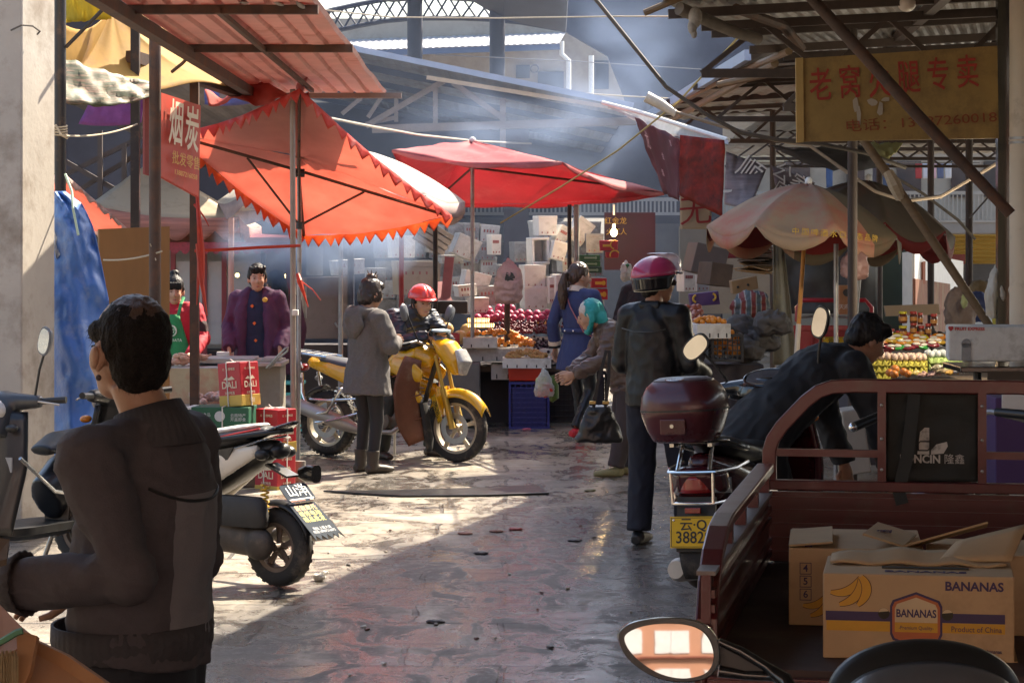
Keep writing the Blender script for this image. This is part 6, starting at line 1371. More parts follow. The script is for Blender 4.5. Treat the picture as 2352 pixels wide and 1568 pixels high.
put("top_flap", MB().grid(lambda u, v: (-.20 + .13*u, -.25 + .36*v, .238 + .012*u + .004*v), 4, 6), m_flap, t, solid=.006); put("top_flap", MB().grid(lambda u, v: (.02 + .12*u + .05*v, -.24 + .30*v, .24 + .035*(1 - u)), 4, 6), m_flap, t, solid=.006)
put("flap_print", MB().text("香蕉", .05, M.Translation((.09, -.13, .272)) @ rot(0, 12, 90)), m_purp, t)
p3 = P(2262, 1450, 7.05)
cx = V((.26, .19, 0)); cx.rotate(Euler((0, 0, R(rzb))))
t, f = carton("banana carton cut off at the right edge behind the front one", (p3.x + cx.x - .16, p3.y + cx.y + .06, .722), rzb)
put("lettering", MB().text("BANANAS", .034, f @ M.Translation((-.17, .06, .001)), off=.001), m_purp, t)
put("top_flap", MB().grid(lambda u, v: (-.36 + .28*u, -.10 + .16*v, .235 + .085*u - .03*v), 8, 4), m_flap, t, solid=.006)
# ---------------------------------------------------------------- foreground motorcycle: mirror and instrument hood
fm = thing("motorcycle", "black motorcycle whose mirror and instrument hood fill the bottom right corner", "motorcycle", (1.05, 3.4, 0), 8)
out_ = [(1419, 1463), (1424, 1446), (1448, 1428), (1500, 1419), (1555, 1418), (1605, 1426), (1636, 1445), (1652, 1476), (1654, 1515), (1640, 1546), (1612, 1562), (1560, 1567), (1505, 1556), (1458, 1528), (1430, 1497)]
gl_ = [(1432, 1466), (1440, 1452), (1470, 1438), (1510, 1431), (1555, 1430), (1597, 1437), (1622, 1452), (1638, 1480), (1642, 1512), (1630, 1540), (1605, 1553), (1560, 1558), (1512, 1546), (1470, 1520), (1443, 1492)]
def smooth_loop(p, n=3):
 for _ in range(n):
  q = []
  for i in range(len(p)):
   a, b = p[i], p[(i+1) % len(p)]; q += [(a[0]*.75 + b[0]*.25, a[1]*.75 + b[1]*.25), (a[0]*.25 + b[0]*.75, a[1]*.25 + b[1]*.75)]
  p = q
 return p
ym_ = 3.86; cm = P(1538, 1492, ym_)
def loop3(p, y, k=1.0): return [cm + (P(x, yy, ym_) - cm)*k + V((0, y, 0)) for x, yy in p]
o2 = smooth_loop(out_, 2); g2 = smooth_loop(gl_, 2)
n_ = len(o2); mb = MB(); L3 = [loop3(o2, .0, .985), loop3(o2, -.004, 1.0), loop3(o2, .006, 1.02), loop3(o2, .030, .93), loop3(o2, .046, .6), loop3(o2, .05, .2)]
mb.add(loop3(g2, .0, 1.0) + [p for l in L3 for p in l], [(i*n_ + j, i*n_ + (j+1) % n_, (i+1)*n_ + (j+1) % n_, (i+1)*n_ + j) for i in range(len(L3)) for j in range(n_)])
mr = put("mirror", mb, m_blackgloss, fm, True, smooth=True, ang=50)
# slightly convex glass, leaning back so that it shows the building behind
tl_ = math.tan(R(8.5)); mb = MB(); rings = []
for kk in (1.0, .8, .6, .4, .2, .03):
 rings += [V((p.x, ym_ + .004 + (p.z - cm.z)*tl_ + ((p.x - cm.x)**2 + (p.z - cm.z)**2)/2.6, p.z)) for p in loop3(g2, 0, kk)]
k_ = len(g2); mb.add(rings, [(i*k_ + j, i*k_ + (j+1) % k_, (i+1)*k_ + (j+1) % k_, (i+1)*k_ + j) for i in range(5) for j in range(k_)] + [tuple(5*k_ + j for j in range(k_))])
put("mirror_glass", mb, mat("convex_mirror_glass", (.42, .42, .42), .03, 1, .02, 3), mr, True, smooth=True, ang=180)
def arm(pts, r): return MB().tube([P(x, y, d_) for x, y, d_ in pts], r, 10)
put("mirror_arm", arm([(1650, 1472, 3.88), (1700, 1494, 3.88), (1760, 1530, 3.87), (1800, 1560, 3.86), (1822, 1600, 3.85), (1850, 1720, 3.8)], [.006, .008, .008, .014, .014, .014]), m_blackgloss, fm, True, smooth=True)
put("mirror_arm", arm([(1650, 1540, 3.88), (1710, 1549, 3.88), (1775, 1552, 3.87), (1805, 1566, 3.86)], [.010, .008, .008, .012]), m_blackgloss, fm, True, smooth=True)
put("arm_web", MB().add([P(1655, 1476, 3.885), P(1780, 1545, 3.875), P(1655, 1538, 3.885)], [(0, 1, 2)]), m_black, fm, True, solid=.006)
c0 = P(2137, 1640, 3.75)
def dome(rx, rz_, y0, ry, m, name):
 return put(name, MB().grid(lambda u, v: (c0.x + rx*math.cos(math.pi*(1 - u))*math.cos(v*1.3), c0.y + y0 - ry*math.sin(v*1.3), c0.z + rz_*abs(math.sin(math.pi*u))**.75*math.cos(v*1.3)), 30, 8), m, fm, True, solid=.008, smooth=True, ang=180)
dome(.152, .104, .06, .06, m_black, "instrument_hood")
dome(.138, .078, .005, .10, mat("dusty_grey_screen", (.10, .10, .11), .35, 0, .2, 6, coat=.3), "instrument_glass")
put("handlebar", MB().tube([P(1850, 1700, 3.8), P(2137, 1760, 3.7), P(2450, 1700, 3.8)], .013, 8), m_steel, fm, True, smooth=True)
put("headlamp", MB().ell(c0 + V((0, .16, -.16)), (.09, .08, .09)), m_lampglass, fm, True, smooth=True)
put("fuel_tank", blob(MB().ell(c0 + V((.0, -.55, -.22)), (.14, .24, .13)), .02, 2), m_blackgloss, fm, True, smooth=True)
put("seat", MB().stack([(-.05, .12, .30), (.0, .13, .32), (.03, .11, .3)], 28, 3, M.Translation(c0 + V((.0, -1.05, -.25)))), m_black, fm, True, smooth=True)
put("fork", MB().tube([c0 + V((-.08, .1, -.12)), V((c0.x - .08, c0.y + .42, .3))], .024, 10).tube([c0 + V((.08, .1, -.12)), V((c0.x + .08, c0.y + .42, .3))], .024, 10), m_steel, fm, True, smooth=True)
put("engine", MB().stack([(.25, .14, .2), (.4, .16, .24), (.6, .12, .16)], 20, 3, M.Translation((c0.x, c0.y - .45, 0))), m_steel, fm, True, smooth=True)
for y in (.42, -1.0):
 put("wheel", MB().ring([(.22, -.04), (.27, -.05), (.30, 0), (.27, .05), (.22, .04)], M.Translation((c0.x, c0.y + y, .30)) @ AXX, 32), m_rubber, fm, True, smooth=True)
# ---------------------------------------------------------------- second red tricycle, far right
t = thing("cargo_tricycle", "bright red cargo tricycle with yellow plate parked under the right umbrellas", "tricycle", tuple(P(1930, gy(22), 22)), -4)
m_tr2 = mat("bright_red_tricycle_paint", (.40, .022, .030), .35, 0, .15, 4, coat=.3)
put("tailgate", MB().box((0, 0, .90), (.92, .03, .34)).rtube([(-.46, -.02, 1.075), (.46, -.02, 1.075)], .05, .03, (0, 0, 1)).box((-.25, -.02, .9), (.02, .02, .32)).box((.2, -.02, .9), (.02, .02, .32)), m_tr2, t, bev=.005)
put("bed", MB().box((-.45, .8, .90), (.03, 1.6, .34)).box((.45, .8, .90), (.03, 1.6, .34)).box((0, .8, .74), (.92, 1.6, .03)), m_tr2, t)
put("headboard_rail", MB().tube([(-.32, 1.5, 1.08), (-.32, 1.5, 1.22), (-.26, 1.5, 1.29), (.34, 1.5, 1.29), (.40, 1.5, 1.22), (.40, 1.5, 1.08)], .022, 8), m_tr2, t, smooth=True)
Tp = frame((-.06, -.022, .93), (1, 0, 0), (0, 0, 1)); plate(t, Tp, .20, .13, "云·Q", "68353", .05, .062)
wheel(t, (-.42, .9, .27), .27, .11, .18, disc=False); wheel(t, (.42, .9, .27), .27, .11, .18, disc=False); wheel(t, (0, 2.4, .27), .27, .09, .18, disc=False)
put("handlebar", MB().tube([(-.3, 2.1, 1.1), (0, 2.2, 1.12), (.3, 2.1, 1.1)], .014, 8), m_steel, t)
tc = thing("cardboard_carton", "printed brown carton standing in the bright red tricycle", "carton", tuple(P(1945, 720, 22.6)))
put("box", MB().box(P(1945, 688, 22.6), (.16, .14, .27)), mat("orange_brown_carton", (.42, .20, .09), .75, 0, .15, 8), tc, True, bev=.006)
put("carton_print", MB().tube([P(1945, 672, 22.52), P(1945, 672, 22.50)], .035, 16), m_ink, tc, True); put("lettering", MB().text("天府人", .05, frame(P(1945, 705, 22.525), (1, 0, 0), (0, 0, 1))), m_white, tc, True)
# ================================================================ PARASOLS AND CANOPIES
m_red = mat("red_parasol_cloth", (.46, .34, .29), .7, 0, .10, 2.2, .15, 12, transl=.55, tcol=(.95, .32, .24))
m_redval = mat("red_valance", (.62, .055, .05), .65, 0, .1, 6, transl=.5, tcol=(.95, .30, .08), dirt=((.80, .45, .42), .35, 5))
def canopy(t, hub, cs, m, mv, val=.12, zig=9, sagv=.05, wav=.012, sharp=True, up=V((0, 0, .12))):
 """square parasol cloth: hub, four corners, a hanging valance on each edge"""
 mb = MB(); vb = MB(); n = len(cs); hb2 = hub + up
 for i in range(n):
  a, b = cs[i], cs[(i+1) % n]
  def fn(u, v):
   e = a.lerp(b, u) ; p = hb2.lerp(e, v)
   p = p - V((0, 0, 1))*sagv*math.sin(math.pi*u)*v*1.2
   return p + V((0, 0, wav*noise.noise(V((u*4 + i*3, v*4, i)))))
  mb.grid(fn, 16, 12)
  nz = zig
  def fv(u, v):
   e = a.lerp(b, u) - V((0, 0, 1))*sagv*math.sin(math.pi*u)*1.2
   ph = (u*nz) % 1
   d = val*(1 - abs(2*ph - 1)*.75 if sharp else .55 + .45*math.sin(math.pi*ph))
   return e + V((0, 0, -d*v)) + V((.012, .015, 0))*math.sin(u*31 + i)*v
  vb.grid(fv, nz*6, 3)
 c = put("canopy", mb, m, t, True, smooth=True, solid=.002, ang=60)
 put("valance", vb, mv, c, True, smooth=True, solid=.002, ang=180)
 return c
t = thing("parasol", "big tilted red parasol with zigzag fringe glowing in the sun", "parasol", tuple(P(684, gy(20), 20)))
hub = P(686, 392, 20.0); T_, R_, B_, L_ = P(688, 203, 18.7), P(1037, 494, 20.6), P(698, 541, 21.35), P(401, 307, 19.6)
canopy(t, hub, [T_, R_, B_, L_], m_red, m_redval, .105, 14, .04, .025)
for c in (T_, R_, B_, L_):
 put("rib", MB().tube([hub, hub.lerp(c, .97) - V((0, 0, .015))], .013, 8), m_rust, t, True, smooth=True)
ringp = P(688, 518, 20.0)
for c, f in ((L_, .42), (R_, .42), (B_, .5), (T_, .4)):
 put("strut", MB().tube([ringp, hub.lerp(c, f) - V((0, 0, .02))], .010, 8), m_rust, t, True, smooth=True)
put("hub", MB().tube([hub - V((.05, 0, .02)), hub + V((.05, 0, -.02))], .035, 8).tube([ringp - V((0, 0, .03)), ringp + V((0, 0, .03))], .03, 10), m_black, t, True)
put("pole", MB().tube([P(684, gy(20), 20), ringp, hub + V((0, 0, .1))], .018, 10), m_alu, t, True, smooth=True)
post("steel_pole", "grey steel pole holding up the top corner of the red parasol", 672, 205, gy(18.9), 18.9, .022, mat("brownish_steel_pole", (.30, .25, .21), .5, .4, .2, 8), "pole", px1=674)
bpy.data.objects[-1] if False else None
one("pole_clamp", MB().box(P(678, 718, 18.87), (.05, .06, .045)), m_foam, "white clamp round the grey pole of the red parasol", "clamp", bev=.006)
one("ribbon", MB().tube([P(684, 630, 18.85), P(688, 645, 18.8), P(700, 680, 18.8), P(708, 705, 18.8)], [.016, .022, .010, .003], 6).tube([P(684, 640, 18.85), P(718, 665, 18.8), P(737, 690, 18.8)], [.008, .004, .003], 5), m_redstring, "red plastic ribbon knotted round the grey parasol pole", "ribbon")
one("cloth_knot", MB().ell(P(690, 200, 18.9), (.035, .03, .05)).tube([P(690, 200, 18.9), P(700, 178, 19), P(703, 165, 19.1)], [.03, .025, .012], 8), mat("pink_cloth", (.6, .25, .25), .7, transl=.3), "pink cloth knot tying the red parasol to the tin awning", "knot", smooth=True)
# white round parasol behind
def round_parasol(t, c, Rr, rise, n, m, mv, val=.12, scal=.0, lining=None, tip=.03):
 def prof(v): return rise*(1 - v**1.7)
 mb = MB(); NU = n*8
 def fn(u, v):
  k = (u*n) % 1; a = 2*math.pi*u
  pinch = 1 - .06*math.sin(math.pi*k)*v*v
  z = prof(v) - (.09 if lining else .05)*math.sin(math.pi*k)**.8*v + (scal*(math.sin(math.pi*k) - .4)*-max(0, v - .85)/.15)
  r_ = Rr*v*pinch
  return (c[0] + r_*math.cos(a), c[1] + r_*math.sin(a), c[2] + z + .012*noise.noise(V((a*3, v*5, n))))
 mb.grid(fn, NU, 14); cp = put("canopy", mb, m, t, smooth=True, solid=.003, ang=180)
 if lining: put("lining", MB().grid(lambda u, v: V(fn(u, v)) - V((0, 0, .012)), NU, 8), lining, cp, smooth=True, ang=180)
 if val:
  put("valance", MB().grid(lambda u, v: V(fn(u, 1)) + V((0, 0, -val*v*((.12 + .88*abs(math.sin(math.pi*u*n))**.6) if lining else .75 + .25*abs(math.sin(math.pi*u*n))))), NU, 2), mv, cp, smooth=True, solid=.003, ang=180)
 for k in range(n):
  a = 2*math.pi*k/n
  put("rib", MB().tube([(c[0] + Rr*v*math.cos(a), c[1] + Rr*v*math.sin(a), c[2] + prof(v) - .02) for v in (0, .3, .6, .85, 1)], .008, 6), m_alu, t, smooth=True)
 put("pole", MB().tube([(c[0], c[1], .0), (c[0], c[1], c[2] + rise)], .018, 10), m_alu, t, smooth=True)
 put("finial", MB().ell((c[0], c[1], c[2] + rise + .02), (tip, tip, tip*1.3)), m_white, t, smooth=True)
 return cp
m_wht = mat("white_parasol_cloth", (.78, .74, .68), .75, 0, .06, 4, transl=.5, dirt=((.5, .40, .34), .2, 3))
m_wval = mat("pinkish_valance", (.50, .38, .36), .75, 0, .25, 6, transl=.3)
p_ = P(780, gy(23.2), 23.2)
t = thing("parasol", "white round parasol behind the big red one", "parasol", (p_.x, 23.2, 0), rx=-4)
round_parasol(t, (0, 0, 2.25), 1.20, .53, 8, m_wht, m_wval, .15)
# beige square canopy and small red parasol on the left
m_beige = mat("beige_canopy_cloth", (.52, .43, .31), .75, 0, .08, 3, transl=.35, dirt=((.36, .28, .2), .3, 3))
t = thing("parasol", "beige square canopy with red striped valance behind the left posts", "parasol", tuple(P(345, gy(24), 24)))
canopy(t, P(345, 400, 24), [P(205, 470, 22.6), P(548, 498, 23), P(600, 520, 25.4), P(250, 500, 25.2)], m_beige, mat("red_striped_valance", (.52, .24, .18), .7, 0, .5, 3, stretch=(.4, .4, 9), transl=.3), .22, 6, .05, sharp=False)
put("pole", MB().tube([P(345, gy(24), 24), P(345, 398, 24)], .018, 8), m_alu, t, True)
t = thing("parasol", "corner of a red parasol with white trim between pillar and beige canopy", "parasol", tuple(P(120, gy(18.2), 18.2)))
canopy(t, P(125, 440, 18.2), [P(152, 402, 17.2), P(291, 523, 18.4), P(120, 540, 19.2), P(30, 440, 18)], m_red, mat("white_red_trim", (.72, .45, .42), .7, 0, .4, 7, transl=.4), .05, 9, .0)
put("pole", MB().tube([P(125, gy(18.2), 18.2), P(125, 440, 18.2)], .018, 8), m_alu, t, True)
# wide pink-red canopy over the fruit stall
m_pinkred = mat("faded_crimson_canopy", (.50, .13, .14), .7, 0, .15, 2, transl=.42, tcol=(.62, .06, .09), dirt=((.62, .36, .34), .35, 1.5))
t = thing("parasol", "wide faded crimson canopy over the fruit stall", "parasol", tuple(P(1085, gy(24.6), 24.6)))
canopy(t, P(1085, 345, 24.6), [P(900, 344, 24), P(1292, 372, 23), P(1524, 442, 25), P(1000, 462, 26.2)], m_pinkred, m_pinkred, .05, 3, .06, .03, sharp=False, up=V((0, 0, .09)))
for c in (P(1292, 372, 23), P(1524, 442, 25), P(1000, 462, 26.2), P(900, 344, 24)): put("rib", MB().tube([P(1085, 385, 24.6), P(1085, 350, 24.6).lerp(c, .95)], .012, 6), m_rust, t, True)
put("pole", MB().tube([P(1085, gy(24.4), 24.4), P(1085, 330, 24.6)], .020, 10), m_alu, t, True, smooth=True)
put("finial", MB().ell(P(1085, 322, 24.6), .035), m_foam, t, True, smooth=True)
# right parasols
m_bg = mat("faded_beige_parasol", (.42, .30, .195), .75, 0, .10, 2.2, transl=.2, dirt=((.52, .13, .09), .55, 1.7))
m_lin = mat("dark_red_lining", (.16, .012, .010), .8, 0, .15, 4)
p_ = P(1810, gy(19), 19)
t = thing("parasol", "faded beige and red round parasol with yellow characters on the right", "parasol", (p_.x, 19, 0), rz=10, rx=-3, ry=5)
cp = round_parasol(t, (0, 0, 1.93), .80, .40, 8, m_bg, m_bg, .10, .0, m_lin)
m_olp = mat('olive_dark_panel', (.15, .115, .07), .8, 0, .2, 3, transl=.1, dirt=((.22, .10, .06), .3, 2))  # darker olive tone on the right-hand panels
for o in (cp, [q for q in cp.children if q.name.startswith('valance')][0]):
 o.data.materials.append(m_olp)
 for f in o.data.polygons:
  if -60 < math.degrees(math.atan2(f.center.y, f.center.x)) < 76: f.material_index = 1
for o in t.children:
 if o.name.startswith("pole"): o.data.materials[0] = mat("orange_parasol_pole", (.55, .24, .04), .5, 0, .2, 9)
put("pole_sleeve", MB().tube([(0, 0, .6), (0, 0, 1.22)], .022, 10), mat("pale_pole", (.6, .52, .42), .5), t, smooth=True)
mb = MB()
for i, ch in enumerate("中国啤酒水口生态品牌"):
 a = R(-112 + i*5.2); mb.text(ch, .060, frame(V((.80*math.cos(a), .80*math.sin(a), 1.885)), (-math.sin(a), math.cos(a), 0), (-.1*math.cos(a), -.1*math.sin(a), 1)))
put("lettering", mb, mat("yellow_parasol_ink", (.58, .36, .04), .7), cp)
p_ = P(1935, gy(20.6), 20.6)
t = thing("parasol", "drab olive round parasol behind the beige one", "parasol", (p_.x, 20.6, 0), rz=4, rx=-3, ry=6)
round_parasol(t, (0, 0, 1.98), .80, .42, 8, mat("drab_olive_parasol", (.12, .09, .06), .8, 0, .2, 3, dirt=((.2, .08, .06), .3, 2)), m_lin, .10, .04, m_lin)
cloth("yellow_tarpaulin", [P(1985, 330, 18), P(2075, 328, 18.4), P(2060, 348, 18), P(2030, 372, 17.8)], 10, 6, mat("pale_yellow_tarp", (.50, .48, .24), .6, 0, .1, 6, transl=.4), "pale yellow tarpaulin corner below the yellow sign", "tarpaulin", 0, .03)
cloth("dark_tarpaulin", [P(1770, 335, 19.5), P(2040, 328, 19.5), P(2030, 378, 21), P(1800, 350, 21)], 16, 6, mat("black_tarp", (.02, .02, .022), .6), "black tarpaulin stretched below the yellow sign", "tarpaulin", .1, .03)
# ================================================================ BANNERS
def banner(name, label, cs, m, txts=(), minks=None, nx=12, ny=16, rip=.03, rf=5, cat="banner", th=.004):
 t = thing(name, label, cat, tuple(V(cs[3]).lerp(V(cs[2]), .5)))
 cloth("cloth", cs, nx, ny, m, None, sagz=0, rip=rip, rf=rf, th=th, parent=t)
 a, b, c, d = [V(p) for p in cs]
 for s_, px, py, Y, size, sx, ang_ in txts:
  put("lettering", MB().text(s_, size, frame(P(px, py, Y), b - a, a - d) @ rot(0, 0, ang_), sx=sx), minks, t, True)
 return t
m_dkred = mat("dark_red_banner", (.10, .016, .026), .7, 0, .3, 3, transl=.2, dirt=((.2, .05, .06), .3, 4))
m_brred = mat("printed_red_banner", (.30, .022, .012), .6, 0, .5, 5, transl=.35, dirt=((.03, .012, .01), .75, 9))
banner("banner", "dark red hanging banner with faded white characters beside the smoke", [P(1458, 270, 21), P(1560, 318, 20), P(1562, 462, 20), P(1520, 440, 21)], m_dkred, (("龙", 1488, 325, 20.5, .18, .5, 0), ("金", 1523, 360, 20.2, .07, .7, 0), ("烟", 1523, 398, 20.2, .07, .7, 0), ("酒", 1540, 330, 20.1, .06, .7, 0)), mat("faded_pink_ink", (.42, .25, .27), .7))
banner("banner", "bright red printed banner hanging under the clear plastic awning", [P(1562, 310, 19.9), P(1664, 322, 19.6), P(1660, 498, 19.6), P(1558, 448, 19.9)], m_brred)
banner("shop_sign", "cream sign with one big red character below the red banner", [P(1562, 445, 21), P(1634, 440, 21), P(1634, 526, 21), P(1562, 526, 21)], mat("cream_sign_board", (.40, .32, .21), .75, 0, .15, 4), (("无", 1597, 488, 20.95, .27, 1.1, 0),), mat("brick_red_ink", (.26, .02, .02), .7), rip=.0, th=.02, cat="sign")
m_grey = mat("black_grey_printed_banner", (.20, .17, .18), .6, 0, .55, 2.2, stretch=(.3, 1, 7), transl=.15)
m_wink = mat("white_banner_ink", (.72, .72, .70), .7)
banner("banner", "rippled black banner with large white characters left of the beige parasol", [P(1668, 348, 24), P(1762, 384, 24), P(1722, 480, 23.4), P(1664, 470, 24)], m_grey, (("顺", 1722, 395, 23.9, .26, 1.0, -14), ("人", 1690, 440, 23.9, .24, 1.2, -14)), m_wink, rip=.05, rf=9)
banner("banner", "smaller black banner with white characters above the beige parasol", [P(1772, 380, 24.2), P(1872, 420, 24.2), P(1850, 460, 24.2), P(1786, 450, 24.2)], m_grey, (("公家", 1815, 412, 24.1, .20, 1.0, -14), ("回", 1793, 436, 24.1, .14, 1.0, -10)), m_wink, rip=.05, rf=9)
m_clear = mat("cloudy_plastic_film", (.62, .64, .68), .35, 0, .15, 8, .4, 30, transl=.4, alpha=.55)
t = thing("plastic_awning", "cloudy plastic awning on a pole above the red banners", "awning", tuple(P(1530, 320, 21)))
put("film", MB().grid(lambda u, v: P(1395 + 275*u, 236 + 82*u + v*(26 - 10*math.cos(u*6)), 25 - 5*u) + V((0, -.2*v, .03*noise.noise(V((u*8, v*3, 0))))), 24, 5), m_clear, t, True, solid=.003, smooth=True)
put("pole", MB().tube([P(1385, 236, 25), P(1470, 258, 23.5), P(1672, 322, 20)], .022, 8), mat("white_awning_pole", (.62, .60, .55), .5), t, True, smooth=True)
one("pipe_stub", MB().tube([P(1484, 222, 19), P(1518, 240, 19), P(1552, 262, 19)], [.045, .042, .028], 12), mat("yellowed_pipe", (.55, .50, .42), .5, 0, .2, 8), "yellowed pipe end in front of the smoky hall", "pipe", smooth=True)
banner("shop_sign", "dark red sign with white brush characters under the beige parasol", [P(1666, 538, 26), P(1772, 538, 26), P(1772, 593, 26), P(1666, 593, 26)], mat("crimson_sign_board", (.20, .012, .022), .5), (("精心北", 1725, 552, 25.95, .21, .95, 0), ("四", 1707, 577, 25.95, .09, 1, 0)), m_wink, rip=0, th=.03, cat="sign")
one("pale_wall", slab4(P(1560, 520, 29), P(1800, 520, 29), P(1800, 720, 29), P(1560, 720, 29), .15), mat("grey_plaster", (.27, .245, .21), .85, 0, .15, 2.5, .2, 25), "pale grey wall behind the orange crates", "wall")
t = thing("shop_sign", "maroon shop board with gold characters above the fruit vendor", "sign", tuple(P(1450, 600, 27.5)))
put("board", slab4(P(1388, 488, 27.5), P(1505, 488, 27.5), P(1505, 620, 27.5), P(1388, 620, 27.5), .05), mat("maroon_board", (.065, .010, .022), .6, 0, .3, 3), t, True)
m_gold = mat("gold_print", (.66, .38, .04), .45, .2, .15, 10)
put("lettering", MB().text("红金龙", .085, frame(P(1414, 508, 27.42), (1, 0, 0), (0, 0, 1))).text("火红人", .08, frame(P(1416, 533, 27.42), (1, 0, 0), (0, 0, 1))), m_gold, t, True)
# bare bulb, lit
t = thing("hanging_bulb", "bare glowing light bulb hanging before the maroon board", "lamp", tuple(P(1410, 532, 26.6)))
put("socket", MB().tube([P(1410, 470, 26.6), P(1410, 494, 26.6)], .012, 8).tube([P(1410, 514, 26.6), P(1410, 524, 26.6)], .018, 8), m_foam, t, True, smooth=True)
put("glass_bulb", MB().ell(P(1410, 534, 26.6), (.036, .036, .045)), mat("lit_bulb", (1, .72, .32), .3, emit=14), t, True, smooth=True)
pl_ = bpy.data.lights.new("bulb_light", 'POINT'); pl_.energy = 6; pl_.color = (1, .62, .28); pl_.shadow_soft_size = .05
po_ = bpy.data.objects.new("bulb_light", pl_); COL.objects.link(po_); po_.location = P(1410, 536, 26.45)
# ================================================================ FOAM BOX HEAP
_bx = {}
def foam(px, py, wpx, hpx, Y, rz_, m, label, d=.3, name="foam_box", cat="box", group="foam boxes heaped behind the fruit", open_=False, yaw=12):
 w_, h_ = wpx/F*Y, hpx/F*Y
 T = M.Translation(P(px, py, Y) + V((0, d/2, 0))) @ rot(0, rz_, yaw)
 b = MB()
 if open_:
  e = .03
  for c, s_ in (((0, 0, h_/2 - e/2), (w_, d, e)), ((0, 0, -h_/2 + e/2), (w_, d, e)), ((-w_/2 + e/2, 0, 0), (e, d, h_ - 2*e)), ((w_/2 - e/2, 0, 0), (e, d, h_ - 2*e)), ((0, d/2 - e/2, 0), (w_ - 2*e, e, h_ - 2*e))): b.box(c, s_, T=T)
 else:
  b.box((0, 0, -.04*h_), (w_, d, h_*.92), T=T, taper=.95); b.box((0, 0, h_*.42 + .012), (w_*1.02, d*1.02, h_*.16), T=T)
  b.mat(1)
  for k in range(3): b.box(((-.3 + .3*k)*w_, -d*.487, -h_*.36), (.012, .006, .02), T=T)
  if int(px) % 3 == 0:
   for k in range(4): b.box(((-.3 + .16*k)*w_, -d*.49, h_*.18), (.02, .006, .035), T=T)
  b.mat(0)
 return one(name, b, [m, mat("grey_vent_mark", (.30, .10, .09), .8)], label, cat, group, bev=.008)
W, D_, G_ = m_foam, m_foamdirty, m_foamgrey
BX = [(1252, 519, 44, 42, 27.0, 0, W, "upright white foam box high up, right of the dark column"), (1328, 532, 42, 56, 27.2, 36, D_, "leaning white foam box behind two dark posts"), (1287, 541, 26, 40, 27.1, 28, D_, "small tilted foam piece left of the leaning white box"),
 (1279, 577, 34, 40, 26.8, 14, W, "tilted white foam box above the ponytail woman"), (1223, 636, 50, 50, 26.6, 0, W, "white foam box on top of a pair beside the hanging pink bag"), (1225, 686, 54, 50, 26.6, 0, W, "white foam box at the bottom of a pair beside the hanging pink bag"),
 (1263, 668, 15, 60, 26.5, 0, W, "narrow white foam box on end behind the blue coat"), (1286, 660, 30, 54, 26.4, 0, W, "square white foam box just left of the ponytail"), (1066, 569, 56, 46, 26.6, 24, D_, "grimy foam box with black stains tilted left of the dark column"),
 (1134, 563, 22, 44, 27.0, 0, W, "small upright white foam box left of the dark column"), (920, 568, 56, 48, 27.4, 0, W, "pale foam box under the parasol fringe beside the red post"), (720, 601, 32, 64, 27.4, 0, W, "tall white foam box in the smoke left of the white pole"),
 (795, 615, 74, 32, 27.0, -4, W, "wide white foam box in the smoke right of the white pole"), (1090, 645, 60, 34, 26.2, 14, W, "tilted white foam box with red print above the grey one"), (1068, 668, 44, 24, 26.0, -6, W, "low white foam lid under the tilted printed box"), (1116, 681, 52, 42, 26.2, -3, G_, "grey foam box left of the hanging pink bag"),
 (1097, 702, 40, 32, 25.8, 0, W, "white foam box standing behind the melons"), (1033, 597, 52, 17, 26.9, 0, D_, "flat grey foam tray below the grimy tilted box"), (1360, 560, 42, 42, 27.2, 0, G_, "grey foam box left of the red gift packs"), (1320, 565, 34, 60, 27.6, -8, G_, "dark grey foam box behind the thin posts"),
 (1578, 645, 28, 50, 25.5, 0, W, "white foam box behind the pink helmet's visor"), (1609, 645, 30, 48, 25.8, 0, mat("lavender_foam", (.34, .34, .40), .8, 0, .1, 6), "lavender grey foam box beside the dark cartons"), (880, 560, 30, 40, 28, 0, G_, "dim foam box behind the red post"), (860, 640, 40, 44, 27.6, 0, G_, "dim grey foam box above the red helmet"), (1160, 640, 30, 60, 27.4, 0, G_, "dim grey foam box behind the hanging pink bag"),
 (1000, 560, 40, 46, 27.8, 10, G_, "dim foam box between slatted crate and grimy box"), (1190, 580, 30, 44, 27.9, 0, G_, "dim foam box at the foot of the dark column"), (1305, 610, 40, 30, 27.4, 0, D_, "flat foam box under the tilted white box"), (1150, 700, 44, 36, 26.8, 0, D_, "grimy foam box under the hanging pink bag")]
for b in BX: foam(*b)
foam(1236, 576, 42, 62, 26.9, -2, W, "empty open foam box on its side showing its dark inside", open_=True)
foam(954, 640, 100, 74, 27.0, 0, mat("beige_insulation_board", (.36, .29, .22), .8, 0, .15, 4, dirt=((.2, .15, .11), .35, 4)), "big beige insulated chest behind the red helmet", .4, "insulated_chest", "chest", None)
t = thing("slatted_crate", "brown slatted crate tilted under the red parasol's fringe", "crate", tuple(P(998, 575, 27.1)))
T = M.Translation(P(998, 545, 27.1)) @ rot(0, 32, 10)
put("crate_body", MB().box((0, .12, 0), (.36, .22, .26), T=T), m_carddark, t, True)
for k in range(4): put("slat", MB().box((0, -.002, -.10 + k*.067), (.38, .02, .05), T=T), mat("grey_brown_wood", (.26, .19, .13), .8, 0, .25, 8, .3, 30), t, True, bev=.004)
one("pink_plank", slab4(P(1022, 590, 25.8), P(1043, 592, 25.8), P(1032, 712, 25.6), P(1010, 710, 25.6), .03), mat("pink_painted_plank", (.34, .15, .14), .8, 0, .2, 6), "pink painted plank leaning against the foam boxes", "plank")
one("pink_plank", slab4(P(1046, 706, 25.5), P(1005, 712, 25.5), P(1003, 650, 25.9), P(1020, 648, 25.9), .03), mat("pink_painted_plank", (.34, .15, .14)), "short pink plank beside the black crate", "plank")
